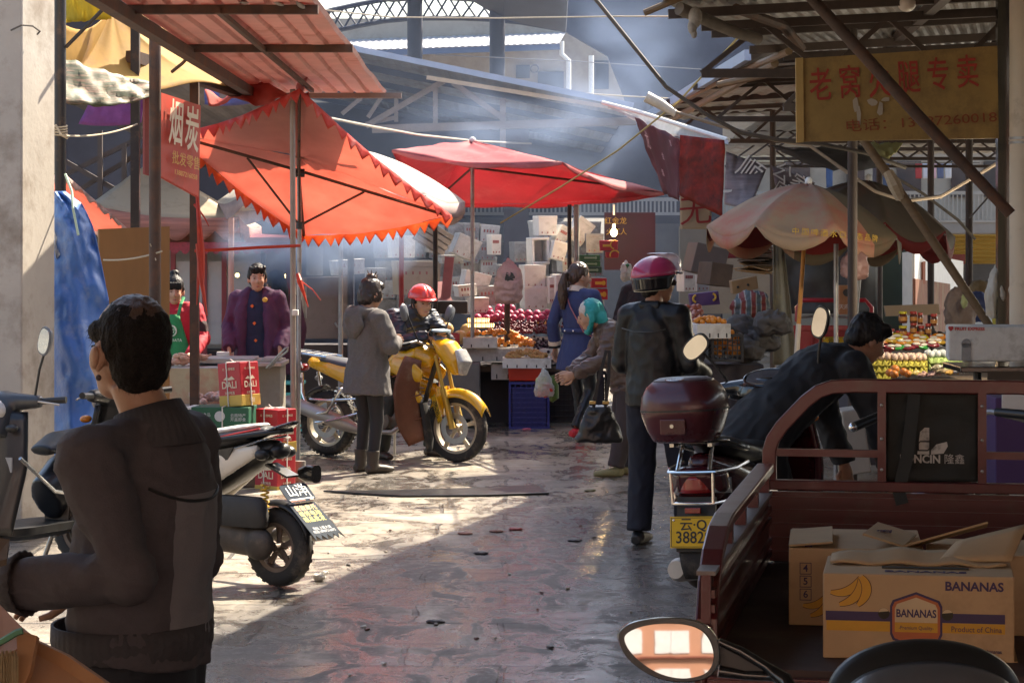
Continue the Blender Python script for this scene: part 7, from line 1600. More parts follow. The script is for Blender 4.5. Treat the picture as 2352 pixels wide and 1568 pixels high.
one("black_crate", MB().box(P(1038, 705, 25.3), (.33, .3, .13)), m_black, "black plastic crate behind the melons", "crate", bev=.01)
m_mauve = mat("mauve_sheet_metal", (.21, .18, .195), .55, .3, .2, 3, dirt=((.13, .11, .11), .35, 3))
t = thing("food_cart", "mauve metal food cart behind the parasol pole", "cart", tuple(P(735, 900, 25)))
put("panel", slab4(P(664, 638, 25), P(800, 634, 25), P(800, 778, 25), P(664, 778, 25), .03), m_mauve, t, True, bev=.01)
put("base", MB().box(P(735, 850, 25.3), (.62, .4, .55)), m_darkwall, t, True)
put("handle", MB().tube([P(770, 742, 24.95), P(775, 750, 24.9), P(800, 752, 24.9)], .012, 8), m_steel, t, True)
for k, (px, w2, lab, mm) in enumerate(((783, .022, "pale upright pole in front of the mauve cart", mat("pale_pole", (.6, .52, .42))), (806, .035, "dark blue upright post right of the pale pole", mat("navy_post", (.05, .06, .10), .5)), (922, .025, "red upright post under the parasol's fringe", mat("red_post_paint", (.30, .03, .035), .5)), (1000, .025, "dark upright post left of the fruit melons", m_darkpipe), (1308, .022, "thin dark post behind the ponytail woman", m_darkpipe), (1324, .028, "thicker grey post above the ponytail woman", m_alu))):
 post("upright_post", lab, px, 470 if px > 840 else 500, gy(24.9), 24.9 + k*.05, w2, mm)
post("upright_post", "pinkish wooden pole in front of the food cabinet", 531, 500, gy(22), 22, .026, mat("pink_wood_pole", (.50, .29, .22), .7, 0, .2, 6))
post("upright_post", "dark brown stake behind the hanging pink bag", 1165, 690, 812, 24.6, .030, m_rust)
def hbag(label, px, py, w_, h_, Y, m, name="plastic_bags", print_=None):
 t = thing(name, label, "bag", tuple(P(px, py + h_/2, Y)))
 W3, H3 = w_/F*Y/2, h_/F*Y; c = P(px, py, Y)
 mb = MB().tube([c + V((.0, 0, H3*.62)), c + V((0, 0, H3*.5)), c + V((0, -.02, H3*.30)), c + V((0, -.02, -.05*H3)), c + V((0, -.01, -.42*H3)), c + V((0, 0, -.5*H3))], [(W3*.12, .02), (W3*.28, .03), (W3*.85, .06), (W3, .09), (W3*.95, .08), (W3*.8, .05)], 22, xref=(1, 0, 0))
 put("bag", blob(mb, .014, 2, .018, (13, 13, 16), int(px)), m, t, True, smooth=True, ang=180)
 if print_: put("bag_print", blob(MB().ell(c + V((.01, -.085, .05)), (W3*.35, .02, H3*.14)), .01, 1, .02, (20, 20, 20)), print_, t, True, smooth=True)
 return t
m_pkbag = mat("pink_plastic_bag", (.68, .46, .42), .45, 0, .15, 6, .3, 30, transl=.25, dirt=((.30, .20, .18), .3, 6))
hbag("bundle of pink printed plastic bags hanging before the foam boxes", 1168, 648, 66, 92, 24, m_pkbag, print_=mat("dark_bag_print", (.06, .07, .06), .6))
hbag("bundle of pinkish plastic bags hanging under the beige parasol", 1963, 606, 66, 62, 18.5, mat("dull_pink_bag", (.30, .17, .15), .45, 0, .25, 6, .3, 30))
hbag("white plastic bag with green print beside the vendor", 1438, 622, 26, 40, 25.5, mat("white_plastic_bag", (.62, .62, .58), .4, 0, .15, 8, .3, 30, transl=.3), "plastic_bag", mat("green_bag_print", (.05, .22, .10), .6))
hbag("white bag with green print standing left of the ponytail", 1312, 640, 40, 46, 25.6, mat("white_plastic_bag", (.62, .62, .58)), "plastic_bag", mat("green_bag_print", (.05, .22, .10)))
t = thing("plastic_bags", "long white plastic bags hanging in a bunch beside the round pillar", "bag", tuple(P(2290, 740, 15.7)))
mb = MB(); random.seed(5)
for k in range(9):
 x = 2268 + k*7; mb.tube([P(2300 + k*1.5, 592, 15.7), P(2292 + (x - 2292)*.5, 630, 15.65 - .02*(k % 3)), P(x, 680, 15.62 - .03*(k % 3)), P(x + random.uniform(-6, 6), 715 + random.uniform(-8, 18), 15.62)], [(.012, .012), (.022, .016), (.026, .014), (.016, .006)], 8)
put("bags", blob(mb, .008, 1, .008, (30, 30, 8)), mat("milky_plastic_bag", (.62, .60, .55), .4, 0, .1, 8, .3, 40, transl=.3), t, True, smooth=True, ang=180)
put("tie", MB().tube([P(2302, 580, 15.7), P(2304, 596, 15.7)], .018, 8), mat("green_tie", (.15, .5, .1), .6), t, True)
# ================================================================ FRUIT STALL (centre)
def crate(label, a, dims, m, name="plastic_crate", group=None, rz_=0, bars=(7, 6)):
 """lattice crate; a = front left bottom"""
 w_, d_, h_ = dims; b = MB(); T = M.Translation(V(a)) @ rot(0, 0, rz_)
 for k in range(bars[1] + 1):
  z = .008 + (h_ - .016)*k/bars[1]; th = .022 if k in (0, bars[1]) else .010
  for c, s_ in (((w_/2, 0, z), (w_, .014, th)), ((w_/2, d_, z), (w_, .014, th)), ((0, d_/2, z), (.014, d_, th)), ((w_, d_/2, z), (.014, d_, th))): b.box(c, s_, T=T)
 for k in range(bars[0] + 1):
  x = w_*k/bars[0]; th = .022 if k in (0, bars[0]) else .010
  for y in (.002, d_ - .002): b.box((x, y, h_/2), (th, .012, h_), T=T)
  y = d_*k/bars[0]
  for x2 in (.002, w_ - .002): b.box((x2, y, h_/2), (.012, th, h_), T=T)
 b.box((w_/2, d_/2, .01), (w_ - .02, d_ - .02, .012), T=T)
 if name == "plastic_crate" and "oranges" not in label: b.box((w_/2, d_/2, h_/2 - .02), (w_ - .05, d_ - .05, h_ - .06), T=T)
 return one(name, b, m, label, "crate", group)
m_bcr = mat("blue_crate_plastic", (.020, .030, .20), .45, 0, .12, 6); m_kcr = mat("black_crate_plastic", (.018, .018, .022), .5, 0, .2, 6)
crate("blue lattice crate standing under the red tub and foam tray", G(1171, 984), (.385, .34, .46), m_bcr, bars=(7, 9))
crate("black lattice crate in the shade left of the blue crate", G(1136, 968) + V((0, .05, 0)), (.17, .3, .44), m_kcr, bars=(4, 8))
crate("black lattice crate in the shade right of the blue crate", G(1262, 972) + V((0, .1, 0)), (.30, .34, .46), m_kcr, bars=(6, 8))
crate("small blue crate behind the yellow motorcycle's front wheel", G(1012, 955), (.26, .3, .30), mat("bright_blue_crate", (.02, .04, .35), .45))
crate("black lattice crate behind the red shoes", G(1320, 970) + V((0, .2, 0)), (.34, .34, .5), m_kcr, bars=(6, 8))
pr_ = P(1166, 875, 24.1); one("red_tub", MB().box(pr_ + V((.17, .16, .077)), (.34, .30, .155), taper=.92), mat("red_tub_plastic", (.58, .035, .015), .4, 0, .1, 5), "bright red plastic tub between blue crate and foam tray", "tub", bev=.01)
def tray(label, px0, px1, py0, py1, Y, m, d=.42, notch=5, group="foam fruit trays on the fruit stall", yaw=0):
 """open foam tray: front face given in the picture"""
 a, b = P(px0, py1, Y), P(px1, py0, Y); w_, h_ = b.x - a.x, b.z - a.z; e = .028
 T = M.Translation(a) @ rot(0, 0, yaw)
 mb = MB()
 for c, s_ in (((w_/2, e/2, h_/2), (w_, e, h_)), ((w_/2, d - e/2, h_/2), (w_, e, h_)), ((e/2, d/2, h_/2), (e, d - 2*e, h_)), ((w_ - e/2, d/2, h_/2), (e, d - 2*e, h_)), ((w_/2, d/2, .012), (w_ - 2*e, d - 2*e, .024))): mb.box(c, s_, T=T)
 mb.mat(1)
 for k in range(notch): mb.box((w_*(k + .5)/notch, -.001, h_*.22), (.012, .008, h_*.3), T=T)
 one("foam_tray", mb, [m, mat("dark_notch", (.05, .045, .04), .9)], label, "tray", group, bev=.006)
 return T, w_, h_, d
_fr = {}
def fruit(kind, m, r, pts, label, group, squash=.92, cat="fruit", name=None):
 """pile of single fruits sharing one mesh"""
 name = name or kind
 for i, p in enumerate(pts):
  key = (kind, label)
  if key not in _fr:
   mb = MB().ell((0, 0, r*squash), (r, r, r*squash), nu=10, nv=7)
   o = put(name, mb, m, smooth=True, label=label, cat=cat, group=group, keep=True); _fr[key] = o
  else:
   o = _fr[key].copy(); COL.objects.link(o)
  o.location = p; o.rotation_euler = (random.uniform(-.4, .4), random.uniform(-.4, .4), random.uniform(0, 6)); q = random.uniform(.88, 1.1); o.scale = (q, q, q)
def heap(T, w_, d_, z0, n, r, top=.07):
 pts = []
 for i in range(n):
  x, y = random.uniform(.04, w_ - .04), random.uniform(.03, d_ - .04)
  k = (1 - abs(2*x/w_ - 1)**2.5)*(1 - abs(2*y/d_ - 1)**2.5)
  pts.append(T @ V((x, y, z0 + top*k*random.uniform(.55, 1))))
 return pts
m_kum = mat("orange_fruit", (.62, .22, .015), .45, 0, .12, 30); m_lon = mat("tan_longan", (.42, .25, .09), .7, 0, .2, 30, .2, 100); m_gr1 = mat("dark_grape", (.022, .012, .03), .35, 0, .3, 30); m_gr2 = mat("red_grape", (.13, .018, .03), .35, 0, .3, 30)
m_drag = mat("magenta_fruit", (.42, .04, .11), .5, 0, .2, 20); m_mel = mat("pale_pomelo", (.60, .40, .16), .5, 0, .1, 14, .2, 60); m_ban = mat("yellow_banana", (.55, .33, .03), .5, 0, .25, 9)
random.seed(21)
tr1 = tray("front foam tray of tan longans on the red tub", 1154, 1266, 823, 846, 24.0, m_foam, .40, 5)
fruit("longan", m_lon, .020, heap(tr1[0], tr1[1], tr1[3], tr1[2]*.75, 130, .02, .085), "small tan longan heaped in the front foam tray", "longans in the front tray")
tr2 = tray("foam tray of kumquats with red print behind the longans", 1126, 1225, 797, 826, 24.5, m_foam, .45, 3)
fruit("kumquat", m_kum, .023, heap(tr2[0], tr2[1]*1.1, tr2[3], tr2[2]*.85, 90, .023, .10), "orange kumquat piled in the tray behind the longans", "kumquats behind the longans")
tr3 = tray("long low foam tray at the left end of the fruit stall", 1063, 1142, 776, 799, 24.3, m_foam, .4, 2)
fruit("tangerine", m_kum, .024, heap(tr3[0] @ M.Translation((.0, .1, 0)), tr3[1]*1.7, .5, tr3[2]*.9, 70, .024, .06), "orange tangerine behind the long low foam tray", "tangerines at the back of the left tray")
tray("lower foam tray carrying the long low one", 1060, 1190, 800, 830, 24.4, m_foamdirty, .45, 4)
tr4 = tray("foam tray of black grapes right of the kumquats", 1228, 1300, 800, 826, 24.5, m_foam, .5, 2)
tray("white foam tray under the fruit display front", 1128, 1180, 836, 872, 24.5, m_foam, .4, 2)
def bunch(name, label, px, py, Y, m, r=.016, n=26, sp=.07, group=None):
 mb = MB()
 for k in range(n): mb.ell(P(px, py, Y) + V((random.gauss(0, sp), random.gauss(0, sp), abs(random.gauss(0, sp*.4)))), r, nu=7, nv=5)
 return one(name, mb, m, label, "fruit", group, smooth=True)
for k in range(14): bunch("grape_bunch", "bunch of black grapes in the foam tray right of the kumquats", 1232 + (k % 5)*16, 792 + (k//5)*8, 24.9 - (k//5)*.15, m_gr1, group="bunches of black grapes")
for k in range(18): bunch("grape_bunch", "bunch of wine red grapes in the row behind the kumquats", 1150 + (k % 9)*15, 752 + (k//9)*12, 25.5 - (k//9)*.25, m_gr2, group="bunches of wine red grapes")
pts = [P(1096 + (k % 12)*15 + random.uniform(-5, 5), 742 - (k//12)*11 + random.uniform(-3, 3), 25.6 + (k//12)*.25) for k in range(30)]
fruit("dragon_fruit", m_drag, .045, pts, "magenta dragon fruit in the back row of the stall", "dragon fruit in the back row", 1.1)
pts = [P(x, y, Y) for x, y, Y in ((938, 752, 25), (958, 748, 25.3), (982, 768, 24.7), (1005, 742, 25.3), (1008, 776, 24.6), (1032, 752, 25), (1052, 770, 24.6), (968, 785, 24.5), (1070, 760, 25.2), (1040, 786, 24.3), (1225, 742, 25.8), (1240, 738, 25.9), (1252, 744, 25.8))]
fruit("pomelo", m_mel, .085, [p - V((0, 0, .085)) for p in pts[:10]], "large pale yellow pomelo behind the motorcycle mirror", "pomelos at the left of the fruit stall", .95)
fruit("mango", mat("yellow_fruit", (.60, .40, .06), .5, 0, .1, 14), .05, [p - V((0, 0, .05)) for p in pts[10:]], "round yellow fruit among the dragon fruit", "yellow fruits in the back row", .95)
for k in range(9):
 c = P(1082 + (k % 5)*11, 752 - (k//5)*12, 25.2 + .2*(k//5)); mb = MB()
 for q in range(4): mb.tube([c + V((q*.02 - .03, -.08, 0)), c + V((q*.02 - .03, 0, .03)), c + V((q*.022 - .03, .09, .01))], [.008, .017, .006], 6)
 one("banana_hand", mb, m_ban, "hand of yellow green bananas right of the pomelos", "fruit", "banana hands right of the pomelos", smooth=True)
one("red_bag", blob(MB().ell(P(973, 740, 24.8), (.05, .05, .08)).ell(P(978, 722, 24.8), (.03, .03, .05)), .012, 2, .012, (20, 20, 20)), mat("red_plastic_bag", (.55, .04, .03), .4, transl=.3), "small red plastic bag among the pomelos", "bag", smooth=True)
crate("red lattice basket beside the motorcycle's headlight", P(1020, 806, 24.0), (.14, .2, .17), mat("red_basket", (.45, .03, .04), .45), "basket", bars=(6, 6))
one("stall_table", MB().box(P(1180, 835, 24.9) + V((0, .4, -.04)), (1.7, 1.5, .05)), m_carddark, "rough wooden fruit stall table under the foam trays", "table")
one("table_riser", MB().box(P(1160, 775, 26.0) + V((0, 0, -.03)), (1.8, .8, .05)), m_carddark, "back shelf of the fruit stall under the dragon fruit", "shelf")
one("stall_shade_box", MB().box(P(1190, 900, 25.3), (1.75, .9, .62)), m_darkwall, "dark box added for the shade under the fruit stall", "filler")  # dark box added to put shade beneath the table
m_conc = mat("grey_stall_block", (.17, .155, .14), .85, 0, .2, 4, .3, 40, dirt=((.09, .075, .065), .4, 3))
one("stall_block", MB().box(P(1055, 895, 24.3), (.42, .5, .56)), m_conc, "grey concrete block supporting the fruit stall's left end", "block", bev=.015)
one("stall_block", MB().box(P(985, 850, 25.0), (.42, .4, .28)), mat("brown_cardboard", (.42, .25, .115)), "brown box behind the yellow motorcycle's headlight", "box", bev=.01)
for k, (px, py, w2, h2, mm, lab, nm, ct) in enumerate(((1354, 592, 48, 14, mat("green_carton", (.045, .15, .05), .6, 0, .3, 8), "green printed carton on top of the stack above the ponytail woman", "carton", "carton"), (1354, 606, 50, 13, mat("green_carton", (.045, .15, .05)), "green printed carton in the middle of the stack above the ponytail woman", "carton", "carton"), (1356, 620, 52, 14, mat("dark_green_carton", (.03, .08, .035), .6), "dark green carton at the bottom of the stack above the ponytail woman", "carton", "carton"),
 (1376, 650, 36, 22, mat("red_gift_box", (.42, .015, .025), .5, 0, .15, 9), "red gift carton beside the woman's face, upper of two", "gift_box", "box"), (1376, 676, 40, 25, mat("red_gift_box", (.42, .015, .025)), "red gift carton beside the woman's face, lower of two", "gift_box", "box"))):
 c = P(px, py, 25.9 + .01*k); w3, h3 = w2/F*25.9, h2/F*25.9
 t = thing(nm, lab, ct, (c.x, c.y, c.z - h3/2)); put("box", MB().box((0, .12, h3/2), (w3, .24, h3 - .003)), mm, t, bev=.004)
 put("print", MB().box((0, -.0015, h3*.5), (w3*.5, .003, h3*.3)).ell((w3*.3, 0, h3*.5), (h3*.2, .003, h3*.25)), m_gold if "gift" in nm else mat("pale_green_print", (.3, .42, .25), .6), t)
t = thing("gift_pack", "red and gold gift packs hanging under the bulb", "pack", tuple(P(1398, 594, 26.4)))
put("pack", slab4(P(1376, 552, 26.4), P(1420, 552, 26.4), P(1418, 576, 26.4), P(1378, 576, 26.4), .08), mat("red_gift_box", (.42, .015, .025)), t, True, bev=.008); put("pack", slab4(P(1390, 578, 26.4), P(1422, 578, 26.4), P(1420, 592, 26.4), P(1392, 592, 26.4), .08), mat("red_gift_box", (.42, .015, .025)), t, True, bev=.008)
put("gold_print", MB().tube(arc(P(1412, 562, 26.35), .045, 60, 260, 12), .008, 5).tube(arc(P(1412, 586, 26.35), .05, 30, 200, 12), .008, 5).box(P(1393, 564, 26.355), (.08, .004, .025)), m_gold, t, True)
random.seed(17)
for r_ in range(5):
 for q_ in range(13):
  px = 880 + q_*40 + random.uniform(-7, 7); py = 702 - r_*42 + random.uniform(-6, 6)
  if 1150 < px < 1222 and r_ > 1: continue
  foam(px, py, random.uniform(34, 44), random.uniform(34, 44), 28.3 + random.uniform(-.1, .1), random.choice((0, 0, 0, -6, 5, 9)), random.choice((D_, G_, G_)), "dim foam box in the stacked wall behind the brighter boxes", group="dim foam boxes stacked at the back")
# things people carry
m_thin = mat("thin_clear_bag", (.70, .72, .70), .3, 0, .1, 8, .4, 30, transl=.3, alpha=.5)
t = thing("plastic_bag", "clear bag of tomatoes and vegetables in the blue coated woman's hand", "bag", tuple(P(1250, 912, 22.0)))
c = P(1250, 885, 22.0)
put("bag", blob(MB().tube([c + V((.0, 0, .16)), c + V((0, 0, .07)), c + V((0, 0, -.03)), c + V((0, 0, -.10))], [(.012, .012), (.06, .04), (.095, .06), (.08, .05)], 18, xref=(1, 0, 0)), .009, 2, .012, (18, 18, 18)), m_thin, t, True, smooth=True, ang=180)
for q in ((-.04, -.075), (.01, -.08), (.05, -.04), (.035, -.01)): put("tomato", MB().ell(c + V((q[0], -.01, q[1])), .032), mat("tomato_red", (.55, .05, .03), .35), t, True, smooth=True)
for q in ((-.03, .0), (-.045, .04), (.0, .05)): put("pale_vegetable", MB().ell(c + V((q[0], .01, q[1])), (.035, .03, .04)), mat("pale_green_vegetable", (.45, .52, .25), .5, 0, .3, 14), t, True, smooth=True)
one("long_gourd", MB().tube([P(1268, 862, 22.1), P(1272, 885, 22.1), P(1272, 912, 22.1), P(1266, 922, 22.1)], [.02, .045, .048, .015], 12), mat("green_gourd", (.10, .16, .03), .4, 0, .3, 12), "long green gourd hanging beside the clear vegetable bag", "vegetable", smooth=True)
t = thing("handbag", "black handbag with brass buckles hanging beside the leather jacketed man", "bag", tuple(P(1378, 1010, 16.6)))
c = P(1376, 965, 16.6)
put("bag", blob(MB().stack([(-.15, .155, .06), (-.13, .17, .07), (.0, .12, .06), (.10, .075, .045)], 28, 3, M.Translation(c)), .012, 3, .010, (10, 10, 10)), mat("black_bag_leather", (.014, .013, .013), .32, 0, .2, 8, .3, 50), t, True, smooth=True, ang=180)
for s_ in (-1, 1):
 put("strap", MB().rtube([c + V((s_*.04, -.03, .08)), c + V((s_*.035 + .03, -.03, .28)), c + V((.06 + s_*.01, 0, .48))], .022, .006, (1, 0, 0)), m_black, t, True)
 put("buckle", MB().box(c + V((s_*.045, -.045, .125)), (.045, .012, .022)), mat("brass", (.55, .40, .16), .3, .9), t, True, bev=.003)
# ================================================================ MEAT STALL (left)
m_stain = mat("stained_stall_front", (.50, .40, .24), .7, 0, .2, 3, .2, 20, dirt=((.42, .07, .04), .6, 3.2))
t = thing("meat_stall", "stained cream stall counter with red patches behind the bald man", "stall", tuple(P(460, 950, 19.6)))
put("front_panel", slab4(P(380, 846, 19.4), P(520, 846, 19.4), P(520, 945, 19.4), P(380, 945, 19.4), .03), m_stain, t, True)
put("counter_top", MB().box(P(450, 842, 19.8), (.55, .8, .03)), m_steel, t, True, bev=.004)
put("lower_shelf", MB().box(P(460, 936, 19.1), (.62, .5, .03)), m_steel, t, True)
put("body", MB().box(P(450, 960, 20), (.5, .5, .85)), m_darkwall, t, True)
t = thing("metal_counter", "grey metal counter with a basin right of the beer cartons", "counter", tuple(P(615, 990, 19.7)))
put("body", MB().box(P(600, 910, 20.0), (.36, .5, .62)), mat("grey_green_metal", (.30, .29, .24), .6, .2, .2, 4, dirt=((.2, .17, .13), .4, 3)), t, True, bev=.008)
put("top", MB().box(P(592, 833, 19.9), (.46, .62, .03)), m_steel, t, True, bev=.004)
put("basin", MB().box(P(520, 826, 19.9), (.5, .4, .05)).box(P(625, 826, 19.9), (.14, .3, .05)), m_steel, t, True, bev=.01)
m_meat = mat("pale_raw_poultry", (.55, .30, .19), .35, 0, .25, 14, .3, 50); random.seed(8)
def meat(n, x0, x1, y0, y1, Y, lab, grp, m):
 for i in range(n):
  c = P(random.uniform(x0, x1), random.uniform(y0, y1), Y + random.uniform(-.1, .15)); mb = MB()
  mb.ell((0, 0, 0), (.045, .03, .025)).ell((.05, .01, .005), (.03, .015, .014)).ell((.085, .012, .01), (.014, .010, .010))
  o = one("meat_piece", blob(mb, .008, 2, .005, (30, 30, 30), i), m, lab, "meat", grp, smooth=True); o.location = c; o.rotation_euler = (0, random.uniform(-.3, .3), random.uniform(0, 6.3))
meat(16, 396, 470, 824, 840, 19.6, "piece of raw poultry on the meat stall's upper counter", "poultry on the upper counter", m_meat)
meat(14, 440, 525, 912, 930, 19.1, "pale meat piece on the meat stall's lower shelf", "meat on the lower shelf", mat("pale_pink_meat", (.55, .36, .30), .4, 0, .3, 14))
one("tongs", MB().tube([P(612, 845, 19.6), P(640, 815, 19.5), P(655, 800, 19.45), P(662, 797, 19.45), P(660, 806, 19.45), P(645, 818, 19.5), P(618, 845, 19.6)], .009, 6), m_steel, "steel tongs standing in the basin of the metal counter", "tongs", smooth=True)
one("stool", MB().box(P(668, 878, 22.5), (.26, .26, .03)).tube([P(648, 880, 22.4), P(640, 990, 22.4)], [.025, .03], 8).tube([P(690, 880, 22.4), P(697, 990, 22.4)], [.025, .03], 8).tube([P(652, 880, 22.7), P(648, 980, 22.7)], [.025, .03], 8).tube([P(688, 880, 22.7), P(694, 980, 22.7)], [.025, .03], 8).box(P(668, 905, 22.4), (.2, .015, .03)), mat("turquoise_plastic", (.12, .52, .46), .45), "turquoise plastic stool behind the beer cartons", "stool", bev=.01)
# glass food cabinet
t = thing("food_cabinet", "red framed glass food cabinet behind the stall people", "cabinet", tuple(P(520, 950, 23.4)))
m_rfr = mat("red_cabinet_frame", (.22, .03, .035), .5, 0, .2, 4)
put("roof", slab4(P(385, 560, 23), P(700, 575, 23), P(690, 545, 24.6), P(385, 530, 24.6), .03), m_rfr, t, True)
for px in (398, 470, 515, 605, 662): put("frame_post", bar(P(px, 560, 23.2), P(px, 860, 23.2), .045), m_rfr if px != 605 else m_darkpipe, t, True)
for a, b in ((400, 468), (472, 512), (520, 600)): put("glass_pane", slab4(P(a, 600, 23.22), P(b, 600, 23.22), P(b, 790, 23.22), P(a, 790, 23.22), .008), m_glass, t, True)
put("back_panel", slab4(P(385, 570, 24.3), P(670, 570, 24.3), P(670, 860, 24.3), P(385, 860, 24.3), .03), mat("grey_cabinet_back", (.26, .25, .24), .6, .2, .3, 3), t, True)
put("shelf", MB().box(P(520, 742, 23.7), (1.0, .5, .03)).box(P(520, 850, 23.6), (1.1, .6, .4)), m_darkwall, t, True)
put("hanging_fringe", MB().grid(lambda u, v: P(390 + 300*u, 556 + 28*v*(.6 + .4*abs(math.sin(u*40))), 22.9), 60, 3), mat("red_glitter_fringe", (.28, .025, .04), .5, 0, .5, 30), t, True, solid=.006)
for k, (px, py) in enumerate(((518, 772), (545, 632), (658, 634))):
 put("cabinet_lamp", MB().ell(P(px, py, 23.35), .022), mat("warm_lamp", (1, .62, .22), .4, emit=6), t, True)
one("white_curtain", MB().grid(lambda u, v: P(664 + 40*u, 640 + 90*v, 23.8 + .03*math.sin(u*16)), 24, 6), m_foam, "white cloth hanging beside the red framed cabinet", "cloth", solid=.004, smooth=True)
one("white_tablet", MB().box(P(512, 838 - 20, 20.6), (.11, .02, .08)), m_foam, "small white tub by the apron woman's sleeve", "tub", bev=.01)
# beer cartons
m_can = mat("carton_red", (.42, .012, .022), .42, 0, .08, 6, coat=.2); m_cgold = mat("carton_gold", (.55, .36, .07), .42, .1, .15, 8); m_cw = mat("cream_lettering", (.68, .58, .42), .5)
def beer(label, px, py, Y, rz_, w_=.235, d_=.20, h_=.33, tilt=0):
 c = P(px, py, Y); t = thing("beer_carton", label, "carton", tuple(c), rz_, "red beer cartons stacked by the post", ry=tilt)
 put("box", MB().box((0, 0, h_/2), (w_, d_, h_)), m_can, t, bev=.006)
 put("gold_band", MB().box((0, 0, h_*.13), (w_ + .003, d_ + .003, h_*.26)), m_cgold, t, bev=.005)
 F1 = frame((0, -d_/2 - .003, h_*.45), (1, 0, 0), (0, 0, 1)); F2 = frame((w_/2 + .003, 0, h_*.45), (0, 1, 0), (0, 0, 1))
 mb = MB()
 for Ff, k, s in ((F1, 1.0, "1x12"), (F2, .85, "V8")):
  mb.text("DALI", .075*k, Ff @ M.Translation((0, .012, .001)), off=.001, sx=1.0).text("大理啤酒", .026*k, Ff @ M.Translation((0, -.048, .001))).text("12  大理啤酒", .024*k, Ff @ M.Translation((0, h_*.40, .001)))
  mb.prism([(-.06*k, .055), (-.03*k, .075), (0, .066), (.03*k, .080), (.06*k, .055), (0, .05)], .001, Ff)
 mb.text("V8", .05, F2 @ M.Translation((.01, -h_*.33, .002)))
 put("lettering", mb, m_cw, t)
 put("string", MB().tube([(-.02, -d_/2 - .005, .0), (-.02, -d_/2 - .005, h_ + .004), (-.02, d_/2 + .005, h_ + .004)], .005, 6).tube([(w_/2 + .005, 0, 0), (w_/2 + .005, 0, h_ + .004), (-w_/2, 0, h_ + .005)], .005, 6).tube([(-.03, -.01, h_ + .005), (-.05, -.03, h_ + .03)], .004, 5), m_foam, t)
 return t
beer("red beer carton on top of the stack, tilted on the green box", 552, 932, 18.3, -38, tilt=-5)
beer("red beer carton in the middle of the stack right of the green box", 634, 1038, 18.3, -40)
beer("red beer carton at the bottom of the stack behind the scooter's tail", 632, 1138, 18.3, -38)
t = thing("green_carton", "green and white carton tied with string under the top beer carton", "carton", tuple(P(515, 1004, 18.3)), -6)
put("box", MB().box((0, 0, .12), (.44, .3, .235)), mat("green_box_board", (.016, .10, .055), .5, 0, .12, 6), t, bev=.005)
put("white_side", MB().box((-.24, 0, .12), (.06, .28, .23)), m_foam, t, bev=.004)
put("lettering", MB().text("绿色食品\n净含量\n生产日期", .03, frame((-.13, -.152, .15), (1, 0, 0), (0, 0, 1))).text("云南特产\n开盖即食", .03, frame((.14, -.152, .16), (1, 0, 0), (0, 0, 1))).tube([(.0, -.152, .17), (.0, -.154, .17)], .04, 14), mat("pale_print_grey", (.5, .52, .55)), t)
put("string", MB().tube([(.02, -.155, 0), (.02, -.155, .24), (.02, .15, .24)], .005, 6), m_foam, t)
one("white_carton", MB().box(P(455, 1003, 18.5) + V((0, 0, .11)), (.16, .3, .22)), mat("grey_white_carton", (.46, .45, .43), .7), "grey white carton left of the green one", "carton", bev=.005)
one("pallet_box", MB().box(P(520, 1060, 18.5), (.5, .35, .36)), m_carddark, "dark crate carrying the green carton", "crate", bev=.01)
one("concrete_stub", MB().tube([P(690, 1112, 18.45), P(690, 1058, 18.45)], .040, 18), m_conc, "short round concrete stub beside the bottom beer carton", "stub", smooth=True)
# ================================================================ RIGHT: crates, sacks, curtain
crate("black lattice crate full of oranges under the orange tray", P(1637, 830, 19.6), (.24, .3, .22), m_kcr, bars=(6, 5))
random.seed(4)
def spread(n, x0, x1, y0, y1, Y0, Y1):
 r_ = []
 for i in range(n):
  v = random.random(); r_.append(P(random.uniform(x0, x1), y0 + (y1 - y0)*v, Y1 + (Y0 - Y1)*v))
 return r_
fruit("orange", m_kum, .026, spread(46, 1640, 1698, 768, 820, 19.68, 19.85), "orange inside the black lattice crate", "oranges in the black lattice crate")
fruit("orange", m_kum, .024, spread(70, 1556, 1612, 745, 782, 19.5, 20.3), "small orange heaped beside the leather jacket", "oranges in the purple carton", name="small_orange")
fruit("apple", mat("dull_red_apple", (.34, .09, .05), .4, 0, .3, 16), .034, spread(34, 1562, 1612, 715, 752, 20.3, 21), "dull red apple heaped behind the oranges", "apples behind the oranges")
t6 = tray("foam tray of oranges perched on the black crate", 1601, 1682, 744, 778, 19.5, m_foam, .34, 4, None, 12)
fruit("tangerine", m_kum, .025, heap(t6[0], t6[1], t6[3], t6[2]*.8, 34, .025, .05), "orange in the foam tray on the black crate", "oranges in the perched foam tray", name="tray_orange")
one("purple_carton", MB().box(P(1580, 792, 19.9), (.24, .3, .06)), mat("purple_carton_board", (.07, .03, .13), .6), "purple carton edge under the heaped oranges", "carton", bev=.005)
one("grey_tub", MB().lathe([(.12, 0), (.15, .20), (.155, .21)], M.Translation(P(1582, 842, 19.9)), 24), mat("grey_tub_plastic", (.30, .29, .30), .5), "grey plastic tub below the purple carton", "tub", smooth=True)
one("fruit_stand", MB().box(P(1640, 900, 20.2), (.75, .8, .5)), m_darkwall, "dark stand under the orange crates", "stand", bev=.01)
t = thing("banana_box", "purple banana box with yellow prints lying open behind the apples", "carton", tuple(P(1616, 702, 21.4)))
put("box", slab4(P(1582, 675, 21.3), P(1648, 668, 21.3), P(1652, 698, 21.3), P(1586, 703, 21.3), .20), mat("purple_carton_board", (.07, .03, .13)), t, True, bev=.004)
put("banana_print", MB().tube(arc(P(1600, 686, 21.18), .03, 100, 260, 10), .010, 5).tube(arc(P(1636, 682, 21.18), .03, -80, 80, 10), .010, 5), m_ban, t, True)
